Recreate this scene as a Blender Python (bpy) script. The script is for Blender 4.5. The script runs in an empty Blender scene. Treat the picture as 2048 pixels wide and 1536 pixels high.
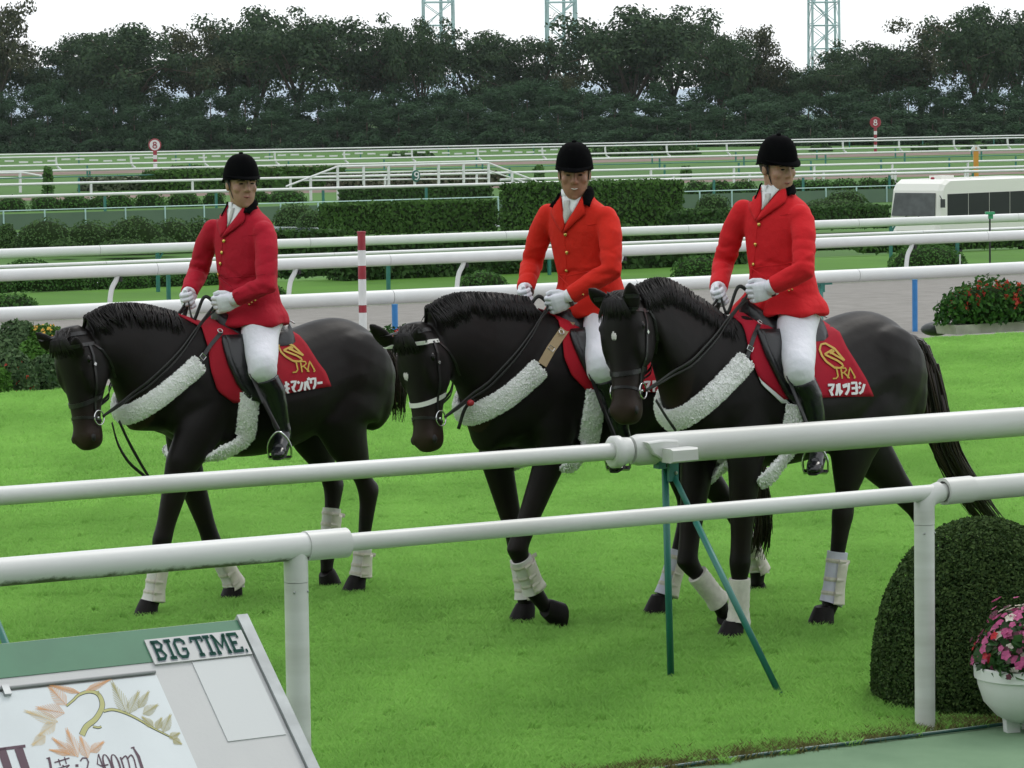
import bpy, math, random
import numpy as np
from mathutils import Vector, Matrix
from mathutils.bvhtree import BVHTree
rnd = random.Random(7)
rng = np.random.default_rng(11)
S = bpy.context.scene
COL = S.collection
# ------------------------------------------------------------------ camera, sky, sun, exposure
CAMZ, FPX = 2.75, 6827.0
PITCH = math.atan((768 - 229) / FPX)
ROLL = 0.0133
Fv = Vector((0, math.cos(PITCH), -math.sin(PITCH)))
_r0, _u0 = Vector((1, 0, 0)), Vector((0, math.sin(PITCH), math.cos(PITCH)))
Rv = _r0 * math.cos(ROLL) - _u0 * math.sin(ROLL)
Uv = _r0 * math.sin(ROLL) + _u0 * math.cos(ROLL)
CAM = Vector((0, 0, CAMZ))
cd = bpy.data.cameras.new('camera')
cd.sensor_width, cd.lens = 36.0, 120.0
cd.clip_start, cd.clip_end = 0.5, 6000
cam = bpy.data.objects.new('camera', cd)
COL.objects.link(cam)
cam.matrix_world = Matrix(((Rv.x, Uv.x, -Fv.x, 0), (Rv.y, Uv.y, -Fv.y, 0), (Rv.z, Uv.z, -Fv.z, CAMZ), (0, 0, 0, 1)))
S.camera = cam

SUN_EL, SUN_AZ = 54.0, 32.0          # azimuth clockwise from +Y (view direction): from behind-right of the scene
w = bpy.data.worlds.new('World'); S.world = w; w.use_nodes = True
nt = w.node_tree; nt.nodes.clear()
def N(t, **k):
    n = nt.nodes.new(t)
    for a, b in k.items(): setattr(n, a, b)
    return n
sky = N('ShaderNodeTexSky', sky_type='NISHITA', sun_disc=False, sun_elevation=math.radians(SUN_EL),
        sun_rotation=math.radians(SUN_AZ), air_density=1.0, dust_density=2.0)
tc = N('ShaderNodeTexCoord'); mp = N('ShaderNodeMapping'); mp.inputs['Scale'].default_value = (1, 1, 5)
noi = N('ShaderNodeTexNoise'); noi.inputs['Scale'].default_value = 2.2; noi.inputs['Detail'].default_value = 6
rmp = N('ShaderNodeValToRGB')
rmp.color_ramp.elements[0].position = .30; rmp.color_ramp.elements[0].color = (.74, .74, .74, 1)
rmp.color_ramp.elements[1].position = .62; rmp.color_ramp.elements[1].color = (1, 1, 1, 1)
mx = N('ShaderNodeMix', data_type='RGBA'); mx.inputs['B'].default_value = (12.2, 12.6, 13.0, 1)
bg = N('ShaderNodeBackground'); bg.inputs['Strength'].default_value = 0.1
out = N('ShaderNodeOutputWorld')
L = nt.links.new
L(tc.outputs['Generated'], mp.inputs['Vector']); L(mp.outputs['Vector'], noi.inputs['Vector'])
L(noi.outputs['Fac'], rmp.inputs['Fac']); L(rmp.outputs['Color'], mx.inputs['Factor'])
L(sky.outputs['Color'], mx.inputs['A']); L(mx.outputs['Result'], bg.inputs['Color']); L(bg.outputs['Background'], out.inputs['Surface'])
sd = bpy.data.lights.new('sun', 'SUN'); sd.energy = 0.8; sd.angle = math.radians(16); sd.color = (1, .96, .9)
so = bpy.data.objects.new('sun', sd); COL.objects.link(so)
_e, _a = math.radians(SUN_EL), math.radians(SUN_AZ)
so.rotation_euler = Vector((-math.sin(_a) * math.cos(_e), -math.cos(_a) * math.cos(_e), -math.sin(_e))).to_track_quat('-Z', 'Y').to_euler()
S.view_settings.view_transform = 'Standard'; S.view_settings.look = 'None'
S.view_settings.exposure = 0.16; S.view_settings.gamma = 1.0; S.view_settings.use_curve_mapping = False
S.cycles.max_bounces = 6; S.cycles.transparent_max_bounces = 8
# ------------------------------------------------------------------ projection helpers (photo pixels 2048 x 1536)
def ray(px, py):
    return Rv * ((px - 1024) / FPX) - Uv * ((py - 768) / FPX) + Fv
def ground(px, py, z=0.0):
    r = ray(px, py); return CAM + r * ((z - CAMZ) / r.z)
def at_depth(px, py, d):
    r = ray(px, py); return CAM + r * (d / r.y)
def pix(p):
    q = Vector(p) - CAM; d = q.dot(Fv)
    return (1024 + FPX * q.dot(Rv) / d, 768 - FPX * q.dot(Uv) / d)
def scale_at(p): return FPX / (Vector(p) - CAM).dot(Fv)
TH = math.atan(FPX / 10776.0)
CU = Vector((math.cos(TH), math.sin(TH), 0)); CV = Vector((-math.sin(TH), math.cos(TH), 0))
def uv(p): return (p.dot(CU), p.dot(CV))
def P(u, v, z=0.0): return CU * u + CV * v + Vector((0, 0, z))
# ------------------------------------------------------------------ materials
def mat(name, col, rough=.6, var=0.0, vscale=8.0, bump=0.0, bscale=60.0, metal=0.0, spec=.5, island=0.0, col2=None,
        coord='Object', sheen=0.0, vdetail=4.0, stretch=None, trans=0.0, coat=0.0):
    m = bpy.data.materials.new(name); m.use_nodes = True
    t = m.node_tree; b = t.nodes['Principled BSDF']
    b.inputs['Roughness'].default_value = rough; b.inputs['Metallic'].default_value = metal
    b.inputs['Specular IOR Level'].default_value = spec
    if sheen: b.inputs['Sheen Weight'].default_value = sheen
    if coat: b.inputs['Coat Weight'].default_value = coat
    b.inputs['Base Color'].default_value = (*col, 1)
    m.diffuse_color = (*col, 1)
    l = t.links.new
    src = None
    if var or bump:
        c = t.nodes.new('ShaderNodeNewGeometry' if coord == 'World' else 'ShaderNodeTexCoord'); vec = c.outputs['Position' if coord == 'World' else coord]
        if stretch:
            mpn = t.nodes.new('ShaderNodeMapping'); mpn.inputs['Scale'].default_value = stretch
            l(vec, mpn.inputs['Vector']); vec = mpn.outputs['Vector']
    c2 = col2 or tuple(x * .45 for x in col)
    fac = None
    if var:
        n = t.nodes.new('ShaderNodeTexNoise'); n.inputs['Scale'].default_value = vscale; n.inputs['Detail'].default_value = vdetail
        l(vec, n.inputs['Vector'])
        mr = t.nodes.new('ShaderNodeMapRange'); mr.inputs['From Min'].default_value = .35; mr.inputs['From Max'].default_value = .65
        mr.inputs['To Max'].default_value = var; l(n.outputs['Fac'], mr.inputs['Value']); fac = mr.outputs['Result']
    if island:
        g = t.nodes.new('ShaderNodeNewGeometry'); mu = t.nodes.new('ShaderNodeMath'); mu.operation = 'MULTIPLY'
        l(g.outputs['Random Per Island'], mu.inputs[0]); mu.inputs[1].default_value = island
        if fac is None: fac = mu.outputs[0]
        else:
            ad = t.nodes.new('ShaderNodeMath'); ad.operation = 'ADD'; ad.use_clamp = True
            l(fac, ad.inputs[0]); l(mu.outputs[0], ad.inputs[1]); fac = ad.outputs[0]
    if fac is not None:
        x = t.nodes.new('ShaderNodeMix'); x.data_type = 'RGBA'
        x.inputs['A'].default_value = (*col, 1); x.inputs['B'].default_value = (*c2, 1)
        l(fac, x.inputs['Factor']); l(x.outputs['Result'], b.inputs['Base Color'])
    if bump:
        n2 = t.nodes.new('ShaderNodeTexNoise'); n2.inputs['Scale'].default_value = bscale; n2.inputs['Detail'].default_value = 5
        l(vec, n2.inputs['Vector'])
        bp = t.nodes.new('ShaderNodeBump'); bp.inputs['Strength'].default_value = bump; bp.inputs['Distance'].default_value = .02
        l(n2.outputs['Fac'], bp.inputs['Height']); l(bp.outputs['Normal'], b.inputs['Normal'])
    if trans:
        tr = t.nodes.new('ShaderNodeBsdfTranslucent'); ms = t.nodes.new('ShaderNodeMixShader'); ms.inputs[0].default_value = trans
        o = t.nodes['Material Output']
        if fac is not None: l(x.outputs['Result'], tr.inputs['Color'])
        else: tr.inputs['Color'].default_value = (*col, 1)
        l(b.outputs[0], ms.inputs[1]); l(tr.outputs[0], ms.inputs[2]); l(ms.outputs[0], o.inputs['Surface'])
    return m
# ------------------------------------------------------------------ object helpers
def thing(name, label, cat, loc=(0, 0, 0), rotz=0.0, group=None):
    o = bpy.data.objects.new(name, None); o.empty_display_size = .2; COL.objects.link(o)
    o.location = loc; o.rotation_euler = (0, 0, rotz)
    o['label'] = label; o['category'] = cat
    if group: o['group'] = group
    return o
def tag(o, label, cat, group=None):
    o['label'] = label; o['category'] = cat
    if group: o['group'] = group
    return o
def dup(root, loc, rotz=None, label=None, scale=None):
    r = root.copy(); COL.objects.link(r); r.location = loc
    if rotz is not None: r.rotation_euler = (0, 0, rotz)
    if scale is not None: r.scale = scale
    if label: r['label'] = label
    for ch in list(root.children):
        c = ch.copy(); COL.objects.link(c); c.parent = r
        for g in list(ch.children):
            d = g.copy(); COL.objects.link(d); d.parent = c
    return r
def link_mesh(name, me, m=None, parent=None, kind=None):
    o = bpy.data.objects.new(name, me); COL.objects.link(o)
    if m is not None:
        for mm in (m if isinstance(m, (list, tuple)) else [m]): me.materials.append(mm)
    if parent is not None: o.parent = parent
    if kind: o['kind'] = kind
    return o
class MB:
    def __init__(s): s.v = []; s.f = []; s.mi = []; s.cur = 0
    def add(s, vs, fs):
        b = len(s.v); s.v += [tuple(v) for v in vs]; s.f += [tuple(i + b for i in f) for f in fs]; s.mi += [s.cur] * len(fs); return s
    def box(s, c, size, rx=None, up=None):
        """box centred at c; rx = direction of local x (horizontal), up defaults to +Z"""
        X = Vector(rx or (1, 0, 0)).normalized(); Z = Vector(up or (0, 0, 1)).normalized(); Y = Z.cross(X).normalized(); X = Y.cross(Z)
        h = [x / 2 for x in size]; c = Vector(c); vs = []
        for i in (-1, 1):
            for j in (-1, 1):
                for k in (-1, 1): vs.append(c + X * h[0] * i + Y * h[1] * j + Z * h[2] * k)
        return s.add(vs, [(0, 1, 3, 2), (4, 6, 7, 5), (0, 4, 5, 1), (2, 3, 7, 6), (0, 2, 6, 4), (1, 5, 7, 3)])
    def rings(s, rs, cap=True, close=True):
        n = len(rs[0]); b = len(s.v)
        for r in rs: s.v += [tuple(v) for v in r]
        fs = []
        for i in range(len(rs) - 1):
            for j in range(n if close else n - 1):
                k = (j + 1) % n
                fs.append((b + i * n + j, b + i * n + k, b + (i + 1) * n + k, b + (i + 1) * n + j))
        if cap: fs.append(tuple(b + j for j in range(n))[::-1]); fs.append(tuple(b + (len(rs) - 1) * n + j for j in range(n)))
        s.f += fs; s.mi += [s.cur] * len(fs); return s
    def tube(s, pts, rad, seg=10, ref=None, cap=True, flat=1.0, rb=None):
        """tube along pts; rad number or list; ref = direction of the first cross axis; flat scales 2nd axis"""
        pts = [Vector(p) for p in pts]; n = len(pts)
        rad = [rad] * n if not hasattr(rad, '__len__') else list(rad)
        rb = [r * flat for r in rad] if rb is None else ([rb] * n if not hasattr(rb, '__len__') else list(rb))
        rs = []; A = None
        for i, p in enumerate(pts):
            t = (pts[min(i + 1, n - 1)] - pts[max(i - 1, 0)]).normalized()
            if ref is not None: a = Vector(ref)
            elif A is not None: a = A
            else: a = Vector((0, 0, 1)) if abs(t.z) < .9 else Vector((1, 0, 0))
            a = a - t * a.dot(t)
            if a.length < 1e-6: a = t.orthogonal()
            a.normalize(); bb = t.cross(a); A = a
            rs.append([p + a * math.cos(2 * math.pi * j / seg) * rad[i] + bb * math.sin(2 * math.pi * j / seg) * rb[i] for j in range(seg)])
        return s.rings(rs, cap)
    def ball(s, c, r, seg=12, rg=8, X=None, Y=None, Z=None):
        c = Vector(c); r = (r, r, r) if not hasattr(r, '__len__') else r
        X = Vector(X or (1, 0, 0)); Y = Vector(Y or (0, 1, 0)); Z = Vector(Z or (0, 0, 1))
        rs = []
        for i in range(rg + 1):
            ph = math.pi * (i + (.02 if i == 0 else (-.02 if i == rg else 0))) / rg
            rs.append([c + X * (r[0] * math.sin(ph) * math.cos(2 * math.pi * j / seg)) + Y * (r[1] * math.sin(ph) * math.sin(2 * math.pi * j / seg)) - Z * (r[2] * math.cos(ph)) for j in range(seg)])
        return s.rings(rs)
    def mesh(s, name, smooth=False):
        me = bpy.data.meshes.new(name); me.from_pydata(s.v, [], s.f); me.update()
        if any(s.mi): me.polygons.foreach_set('material_index', s.mi)
        if smooth: me.polygons.foreach_set('use_smooth', [True] * len(me.polygons))
        return me
    def build(s, name, m=None, parent=None, smooth=False, kind=None, off=None):
        if off is not None: s.v = [(v[0] - off[0], v[1] - off[1], v[2] - off[2]) for v in s.v]
        return link_mesh(name, s.mesh(name, smooth), m, parent, kind)
def autosmooth(o, ang=40):
    me = o.data
    me.polygons.foreach_set('use_smooth', [True] * len(me.polygons))
    try: me.set_sharp_from_angle(angle=math.radians(ang))
    except Exception: pass
    return o
def np_mesh(name, V, Fq):
    """fast mesh from arrays: V (n,3), Fq (m,k)"""
    me = bpy.data.meshes.new(name); V = np.asarray(V, np.float32); Fq = np.asarray(Fq, np.int32)
    me.vertices.add(len(V)); me.vertices.foreach_set('co', V.ravel())
    m_, k = Fq.shape
    me.loops.add(m_ * k); me.loops.foreach_set('vertex_index', Fq.ravel())
    me.polygons.add(m_); me.polygons.foreach_set('loop_start', np.arange(0, m_ * k, k, dtype=np.int32))
    me.update(calc_edges=True); me.validate(); return me
def leaves(pts, nrm, size, jitter=.7, aspect=1.6):
    """one rhombic leaf per point, facing roughly along nrm; returns V, F"""
    pts = np.asarray(pts, float); nrm = np.asarray(nrm, float); n = len(pts)
    d = nrm + rng.normal(0, jitter, (n, 3)); d /= np.linalg.norm(d, axis=1)[:, None] + 1e-9
    a = np.cross(d, rng.normal(0, 1, (n, 3))); a /= np.linalg.norm(a, axis=1)[:, None] + 1e-9
    b = np.cross(d, a); sz = (size * rng.uniform(.6, 1.3, n))[:, None]
    V = np.stack([pts + a * sz * aspect * .5, pts + b * sz * .5, pts - a * sz * aspect * .5, pts - b * sz * .5], 1).reshape(-1, 3)
    return V, np.arange(4 * n).reshape(n, 4)
def catmull(pts, n=8):
    pts = [Vector(p) for p in pts]; q = [pts[0] * 2 - pts[1]] + pts + [pts[-1] * 2 - pts[-2]]; o = []
    for i in range(1, len(q) - 2):
        a, b, c, d = q[i - 1], q[i], q[i + 1], q[i + 2]
        for k in range(n):
            t = k / n
            o.append(.5 * ((2 * b) + (c - a) * t + (2 * a - 5 * b + 4 * c - d) * t * t + (3 * b - a - 3 * c + d) * t ** 3))
    o.append(pts[-1]); return o
def lerp(a, b, t): return a + (b - a) * t
def remeshed(mb, name, voxel, smooth=4, fac=.5, extra=None):
    """union of overlapping closed shells as ONE continuous mesh"""
    me = mb.mesh(name); o = bpy.data.objects.new(name, me); COL.objects.link(o)
    r = o.modifiers.new('r', 'REMESH'); r.mode = 'VOXEL'; r.voxel_size = voxel; r.use_smooth_shade = True
    if smooth: sm = o.modifiers.new('s', 'SMOOTH'); sm.iterations = smooth; sm.factor = fac
    dg = bpy.context.evaluated_depsgraph_get()
    res = bpy.data.meshes.new_from_object(o.evaluated_get(dg)); res.name = name
    bpy.data.objects.remove(o); bpy.data.meshes.remove(me)
    res.polygons.foreach_set('use_smooth', [True] * len(res.polygons))
    return res
def bvh_of(me):
    n = len(me.vertices); co = np.empty(n * 3, np.float32); me.vertices.foreach_get('co', co)
    return BVHTree.FromPolygons([tuple(x) for x in co.reshape(-1, 3).tolist()], [tuple(p.vertices) for p in me.polygons])
# ------------------------------------------------------------------ shared materials
M_white = mat('white_painted_metal', (.62, .63, .61), .42, var=.6, vscale=3, bump=.03, col2=(.44, .45, .41), vdetail=8)
M_whitefar = mat('white_rail_paint', (.68, .69, .68), .45, var=.3, vscale=1.5, col2=(.52, .53, .52))
M_green = mat('green_painted_steel', (.015, .16, .125), .45, var=.5, vscale=6, col2=(.02, .10, .085))
M_blue = mat('blue_painted_steel', (.03, .2, .5), .4, var=.3)
M_redpaint = mat('red_paint', (.30, .02, .035), .5, var=.4)
M_black = mat('black_rubber', (.012, .012, .012), .6)
M_steel = mat('brushed_steel', (.45, .47, .47), .35, metal=.8, var=.4, vscale=20)
# ================================================================== GROUND
def on_v(px, py, v):
    r = ray(px, py); return CAM + r * ((v - CAM.dot(CV)) / r.dot(CV))
V_TURF, V_EDGE, V_A, V_B, V_C = 11.62, 32.0, 49.0, 68.4, 77.6
PROFILE = [(-40, 0), (V_EDGE, 0), (33.2, -.35), (36, -1.3), (V_B - 8, -1.3), (V_B - 1, -1.6), (V_C + 2, -1.6), (92, -2.2), (3200, -2.2)]
def gz(v):
    for (a, za), (b, zb) in zip(PROFILE, PROFILE[1:]):
        if v <= b: return lerp(za, zb, (v - a) / (b - a))
    return PROFILE[-1][1]
def strip(name, v0, v1, m, u0=-60, u1=None, dz=0.0, us=12):
    vs = [v0] + [a for a, _ in PROFILE if v0 < a < v1] + [v1]
    mb = MB(); rows = []
    for v in vs:
        lim = u1 if u1 is not None else max(120, v * 2.6)
        lo = u0 if u1 is not None else min(u0, -v * 1.2)
        rows.append([P(lerp(lo, lim, i / us), v, gz(min(max(v, v0 + 1e-4), v1 - 1e-4)) + dz) for i in range(us + 1)])
    mb.rings(rows, cap=False, close=False)
    for f in range(len(mb.f)): mb.f[f] = mb.f[f][::-1]
    o = mb.build(name, m); o['kind'] = 'structure'
    if o.data.polygons[0].normal.z < 0: o.data.flip_normals()
    return o
M_lawn = mat('lawn_soil_and_thatch', (.19, .36, .07), .9, var=.8, vscale=1.2, col2=(.13, .27, .05), bump=.4, bscale=90, spec=.1)
M_dirt = mat('raked_dirt', (.25, .24, .22), .95, var=.9, vscale=2.6, col2=(.185, .176, .16), bump=.8, bscale=9, spec=.1, stretch=(1, 2.2, 1), vdetail=8)
M_turf2 = mat('distant_turf', (.085, .20, .028), .9, var=.9, vscale=.25, col2=(.066, .155, .026), spec=.1, vdetail=8)
M_infield = mat('infield_grass', (.076, .165, .038), .9, var=.9, vscale=.05, col2=(.058, .125, .032), spec=.1, vdetail=8)
M_astro = mat('artificial_turf', (.23, .36, .22), .9, var=.6, vscale=5, col2=(.19, .31, .185), bump=.7, bscale=320, spec=.1)
M_path = mat('brown_track', (.22, .165, .14), .95, var=.5, vscale=.3, spec=.1)
strip('artificial_turf', -40, V_TURF, M_astro, u0=-30, u1=40)
strip('lawn', V_TURF, 33.6, M_lawn, u0=-30, u1=90)
strip('dirt_track', 33.6, V_B - .1, M_dirt)
strip('turf_course', V_B - .1, 92, M_turf2)
strip('infield', 92, 3200, M_infield)
M_wf = mat('woodland_floor', (.022, .034, .018), .95, var=.6, vscale=.2, spec=.05)
mb = MB(); q = []
for x in range(-400, 2500, 100):
    d0 = FPX * 4.95 / ((304 - .0095 * x) - (229 - (x - 1024) * .0133)); a = at_depth(x, 300, d0 - 20); b = at_depth(x, 300, 1500)
    q.append((Vector((a.x, a.y, -2.19)), Vector((b.x, b.y, -2.19))))
mb.rings([[a for a, b in q], [b for a, b in q]], cap=False, close=False); o = mb.build('wood_floor', M_wf); o['kind'] = 'structure'
def path_strip(name, v0, v1, m, dz=.006): return strip(name, v0, v1, m, dz=dz)
path_strip('inner_dirt_track', 152, 158, M_path); path_strip('back_dirt_track', 196, 206, M_path); path_strip('far_dirt_track', 286, 304, M_path)
M_conc0 = mat('grandstand_concrete', (.18, .18, .17), .9, var=.4, vscale=.5)
# pale verge of dry grass where the lawn meets the artificial turf
M_dry = mat('dry_straw_grass', (.20, .19, .075), .9, island=.6, col2=(.10, .12, .035), spec=.1)

# ---------------------------------------------------------------- lawn grass: real blades, instanced patches joined as one stuff object
M_grass = mat('grass_blades', (.365, .655, .165), .7, island=.35, var=.6, vscale=1.1, vdetail=5, coord='World', stretch=(1, .45, 1), col2=(.225, .45, .10), spec=.06, trans=.45)
def grass_patch(name, size, n, h, wd):
    x = rng.uniform(-size / 2, size / 2, n); y = rng.uniform(-size / 2, size / 2, n)
    a = rng.uniform(0, 2 * np.pi, n); hh = h * rng.uniform(.5, 1.25, n); le = rng.normal(0, .55, (n, 2)) * hh[:, None]
    dx, dy = np.cos(a) * wd / 2, np.sin(a) * wd / 2
    z0 = np.zeros(n)
    Vv = np.stack([np.stack([x - dx, y - dy, z0], 1), np.stack([x + dx, y + dy, z0], 1),
                   np.stack([x + dx * .7 + le[:, 0] * .4, y + dy * .7 + le[:, 1] * .4, hh * .6], 1),
                   np.stack([x + le[:, 0], y + le[:, 1], hh], 1)], 1).reshape(-1, 3)
    me = np_mesh(name, Vv, np.arange(4 * n).reshape(n, 4)); me.materials.append(M_grass); return me
def scatter(name, patches, pts, kind='stuff', smin=.85, smax=1.2):
    """one object: a cloud of points that carries instanced grass patches through geometry nodes"""
    col = bpy.data.collections.new(name + '_source')
    for k, me in enumerate(patches): col.objects.link(bpy.data.objects.new(name + '_patch', me))
    me = bpy.data.meshes.new(name); me.vertices.add(len(pts)); me.vertices.foreach_set('co', np.asarray(pts, np.float32).ravel())
    o = link_mesh(name, me, None, None, kind)
    g = bpy.data.node_groups.new(name, 'GeometryNodeTree')
    g.interface.new_socket('Geometry', in_out='INPUT', socket_type='NodeSocketGeometry')
    g.interface.new_socket('Geometry', in_out='OUTPUT', socket_type='NodeSocketGeometry')
    nn = g.nodes.new; gi, go = nn('NodeGroupInput'), nn('NodeGroupOutput')
    ci = nn('GeometryNodeCollectionInfo'); ci.inputs['Collection'].default_value = col; ci.inputs['Separate Children'].default_value = True; ci.inputs['Reset Children'].default_value = True
    ip = nn('GeometryNodeInstanceOnPoints'); ip.inputs['Pick Instance'].default_value = True
    rv = nn('FunctionNodeRandomValue'); rv.data_type = 'INT'; rv.inputs[4].default_value = 0; rv.inputs[5].default_value = len(patches) - 1
    rz = nn('FunctionNodeRandomValue'); rz.data_type = 'INT'; rz.inputs[4].default_value = 0; rz.inputs[5].default_value = 3; rz.inputs['Seed'].default_value = 3
    mu = nn('ShaderNodeMath'); mu.operation = 'MULTIPLY'; mu.inputs[1].default_value = math.pi / 2
    cx = nn('ShaderNodeCombineXYZ'); rs = nn('FunctionNodeRandomValue'); rs.data_type = 'FLOAT'; rs.inputs[2].default_value = smin; rs.inputs[3].default_value = smax; rs.inputs['Seed'].default_value = 5
    cs = nn('ShaderNodeCombineXYZ'); cs.inputs[0].default_value = 1; cs.inputs[1].default_value = 1
    l = g.links.new
    l(gi.outputs[0], ip.inputs['Points']); l(ci.outputs[0], ip.inputs['Instance']); l(rv.outputs[2], ip.inputs['Instance Index'])
    l(rz.outputs[2], mu.inputs[0]); l(mu.outputs[0], cx.inputs[2]); l(cx.outputs[0], ip.inputs['Rotation'])
    l(rs.outputs[1], cs.inputs[2]); l(cs.outputs[0], ip.inputs['Scale']); l(ip.outputs[0], go.inputs[0])
    md = o.modifiers.new('scatter', 'NODES'); md.node_group = g
    return o
def frustum_pts(u0, u1, v0, v1, step, pad=1.0):
    o = []
    for i in range(int((v1 - v0) / step)):
        for j in range(int((u1 - u0) / step)):
            p = P(u0 + (j + .5) * step, v0 + (i + .5) * step, 0)
            if p.y > 9 and abs(p.x) < p.y * .158 + pad: o.append(p)
    return o
near = frustum_pts(-2, 30, V_TURF + .03, 22.13, .35)
scatter('grass', [grass_patch('grass_near', .40, 2300, .033, .0025) for k in range(4)], near)
far_ = frustum_pts(0, 50, 21.75, 32.2, .5)
scatter('grass', [grass_patch('grass_far', .56, 1600, .033, .0055) for k in range(3)], far_)
dp = []
while len(dp) < 900:
    u = rnd.uniform(6, 12); v = V_TURF + abs(rnd.gauss(0.02, .10)) - .01
    dp.append(P(u, v, 0))
gp = grass_patch('dry_grass_patch', .09, 26, .03, .003); gp.materials.clear(); gp.materials.append(M_dry)
scatter('dry_grass', [gp], dp)
# grandstand that rises behind and over the camera and shades this side (its roof edge ends short of the fence)
t = thing('grandstand', 'grandstand deck and roof behind the viewer, outside the picture', 'grandstand', (0, -20, 0))
for nm, c, sz in (('roof', (0, -4.6, 11), (150, 38, .8)), ('back_wall', (0, -24, 5.9), (150, .6, 9.4)), ('deck', (0, -6, .6), (150, 34, 1.2))):
    m = MB(); m.box(Vector(c), sz); m.build(nm, M_conc0, t)
for k in range(-4, 5):
    m = MB(); m.box(Vector((k * 16 + 8, -4, 5.9)), (.7, .7, 9.4)); m.build('column', M_conc0, t)
# green hose lying along the edge of the artificial turf
hb = MB(); hb.tube(catmull([P(u, 11.60 + .035 * math.sin(u * 1.7) - .02, .012) for u in np.arange(6.0, 13.1, .5)], 5), .0085, 8)
tag(autosmooth(hb.build('hose', mat('dark_green_hose', (.012, .07, .055), .4))), 'thin dark green hose lying along the edge of the artificial turf', 'hose')

# ================================================================== FOLIAGE HELPERS
def fol(name, a, b, tr=.15): return mat(name, a, .75, island=1.0, col2=b, spec=.08, trans=tr)
M_hedge = fol('clipped_hedge_leaves', (.068, .145, .030), (.038, .09, .020))
M_hedge_dark = fol('dark_hedge_leaves', (.052, .112, .028), (.030, .068, .020))
M_bush = fol('round_bush_leaves', (.068, .16, .034), (.038, .098, .024))
M_wild = fol('shrub_leaves', (.080, .15, .046), (.044, .09, .030))
M_box = fol('boxwood_leaves', (.078, .128, .038), (.026, .054, .018))
M_core = mat('shade_dark_core', (.018, .035, .010), .95, spec=.05, var=.6, vscale=6)  # solid core added to block light; inner shade put into its dark colour
M_wood = mat('bark', (.09, .07, .05), .9, var=.6, vscale=5, bump=.5)
def dome_pts(n, rx, ry, h, p=2.0, low=0.0):
    th = rng.uniform(0, 2 * np.pi, n); zz = rng.uniform(low, 1, n)
    rr = (1 - zz ** p) ** (1 / p)
    nrm = np.stack([np.cos(th) * rr ** (p - 1) / rx, np.sin(th) * rr ** (p - 1) / ry, zz ** (p - 1) / h], 1)
    nrm /= np.linalg.norm(nrm, axis=1)[:, None] + 1e-9
    return np.stack([np.cos(th) * rr * rx, np.sin(th) * rr * ry, zz * h], 1), nrm
def lumpy(pts, nrm, amp, sc, seed=0):
    """push points along their normal with a few sine waves: uneven, clipped outline"""
    r = np.random.default_rng(seed); d = np.zeros(len(pts))
    for k in range(6):
        kv = r.normal(0, 1, 3); kv *= sc * r.uniform(.6, 1.6) / np.linalg.norm(kv)
        d += np.sin(pts @ kv + r.uniform(0, 6.28))
    return pts + nrm * (d * amp / 2.4)[:, None]
def dome_mesh(rx, ry, h, n, size, p=2.0, amp=.04, seed=0, m=None, jit=.6, core=.9):
    pts, nr = dome_pts(n, rx, ry, h, p); pts = lumpy(pts, nr, amp * h, 5 / max(rx, h), seed)
    pts += nr * rng.normal(0, size * .35, (n, 1))
    V1, F1 = leaves(pts, nr, size, jit)
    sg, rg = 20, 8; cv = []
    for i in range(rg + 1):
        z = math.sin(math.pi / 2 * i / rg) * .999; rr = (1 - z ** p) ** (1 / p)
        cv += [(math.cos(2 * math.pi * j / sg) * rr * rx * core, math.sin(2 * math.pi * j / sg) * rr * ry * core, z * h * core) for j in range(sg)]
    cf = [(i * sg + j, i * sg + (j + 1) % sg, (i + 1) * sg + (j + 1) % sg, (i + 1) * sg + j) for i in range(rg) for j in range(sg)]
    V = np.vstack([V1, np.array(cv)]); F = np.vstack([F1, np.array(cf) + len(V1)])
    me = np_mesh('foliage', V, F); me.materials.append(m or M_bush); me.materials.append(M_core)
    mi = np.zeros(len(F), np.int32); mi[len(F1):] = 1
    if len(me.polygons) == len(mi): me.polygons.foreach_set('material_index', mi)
    return me
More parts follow.
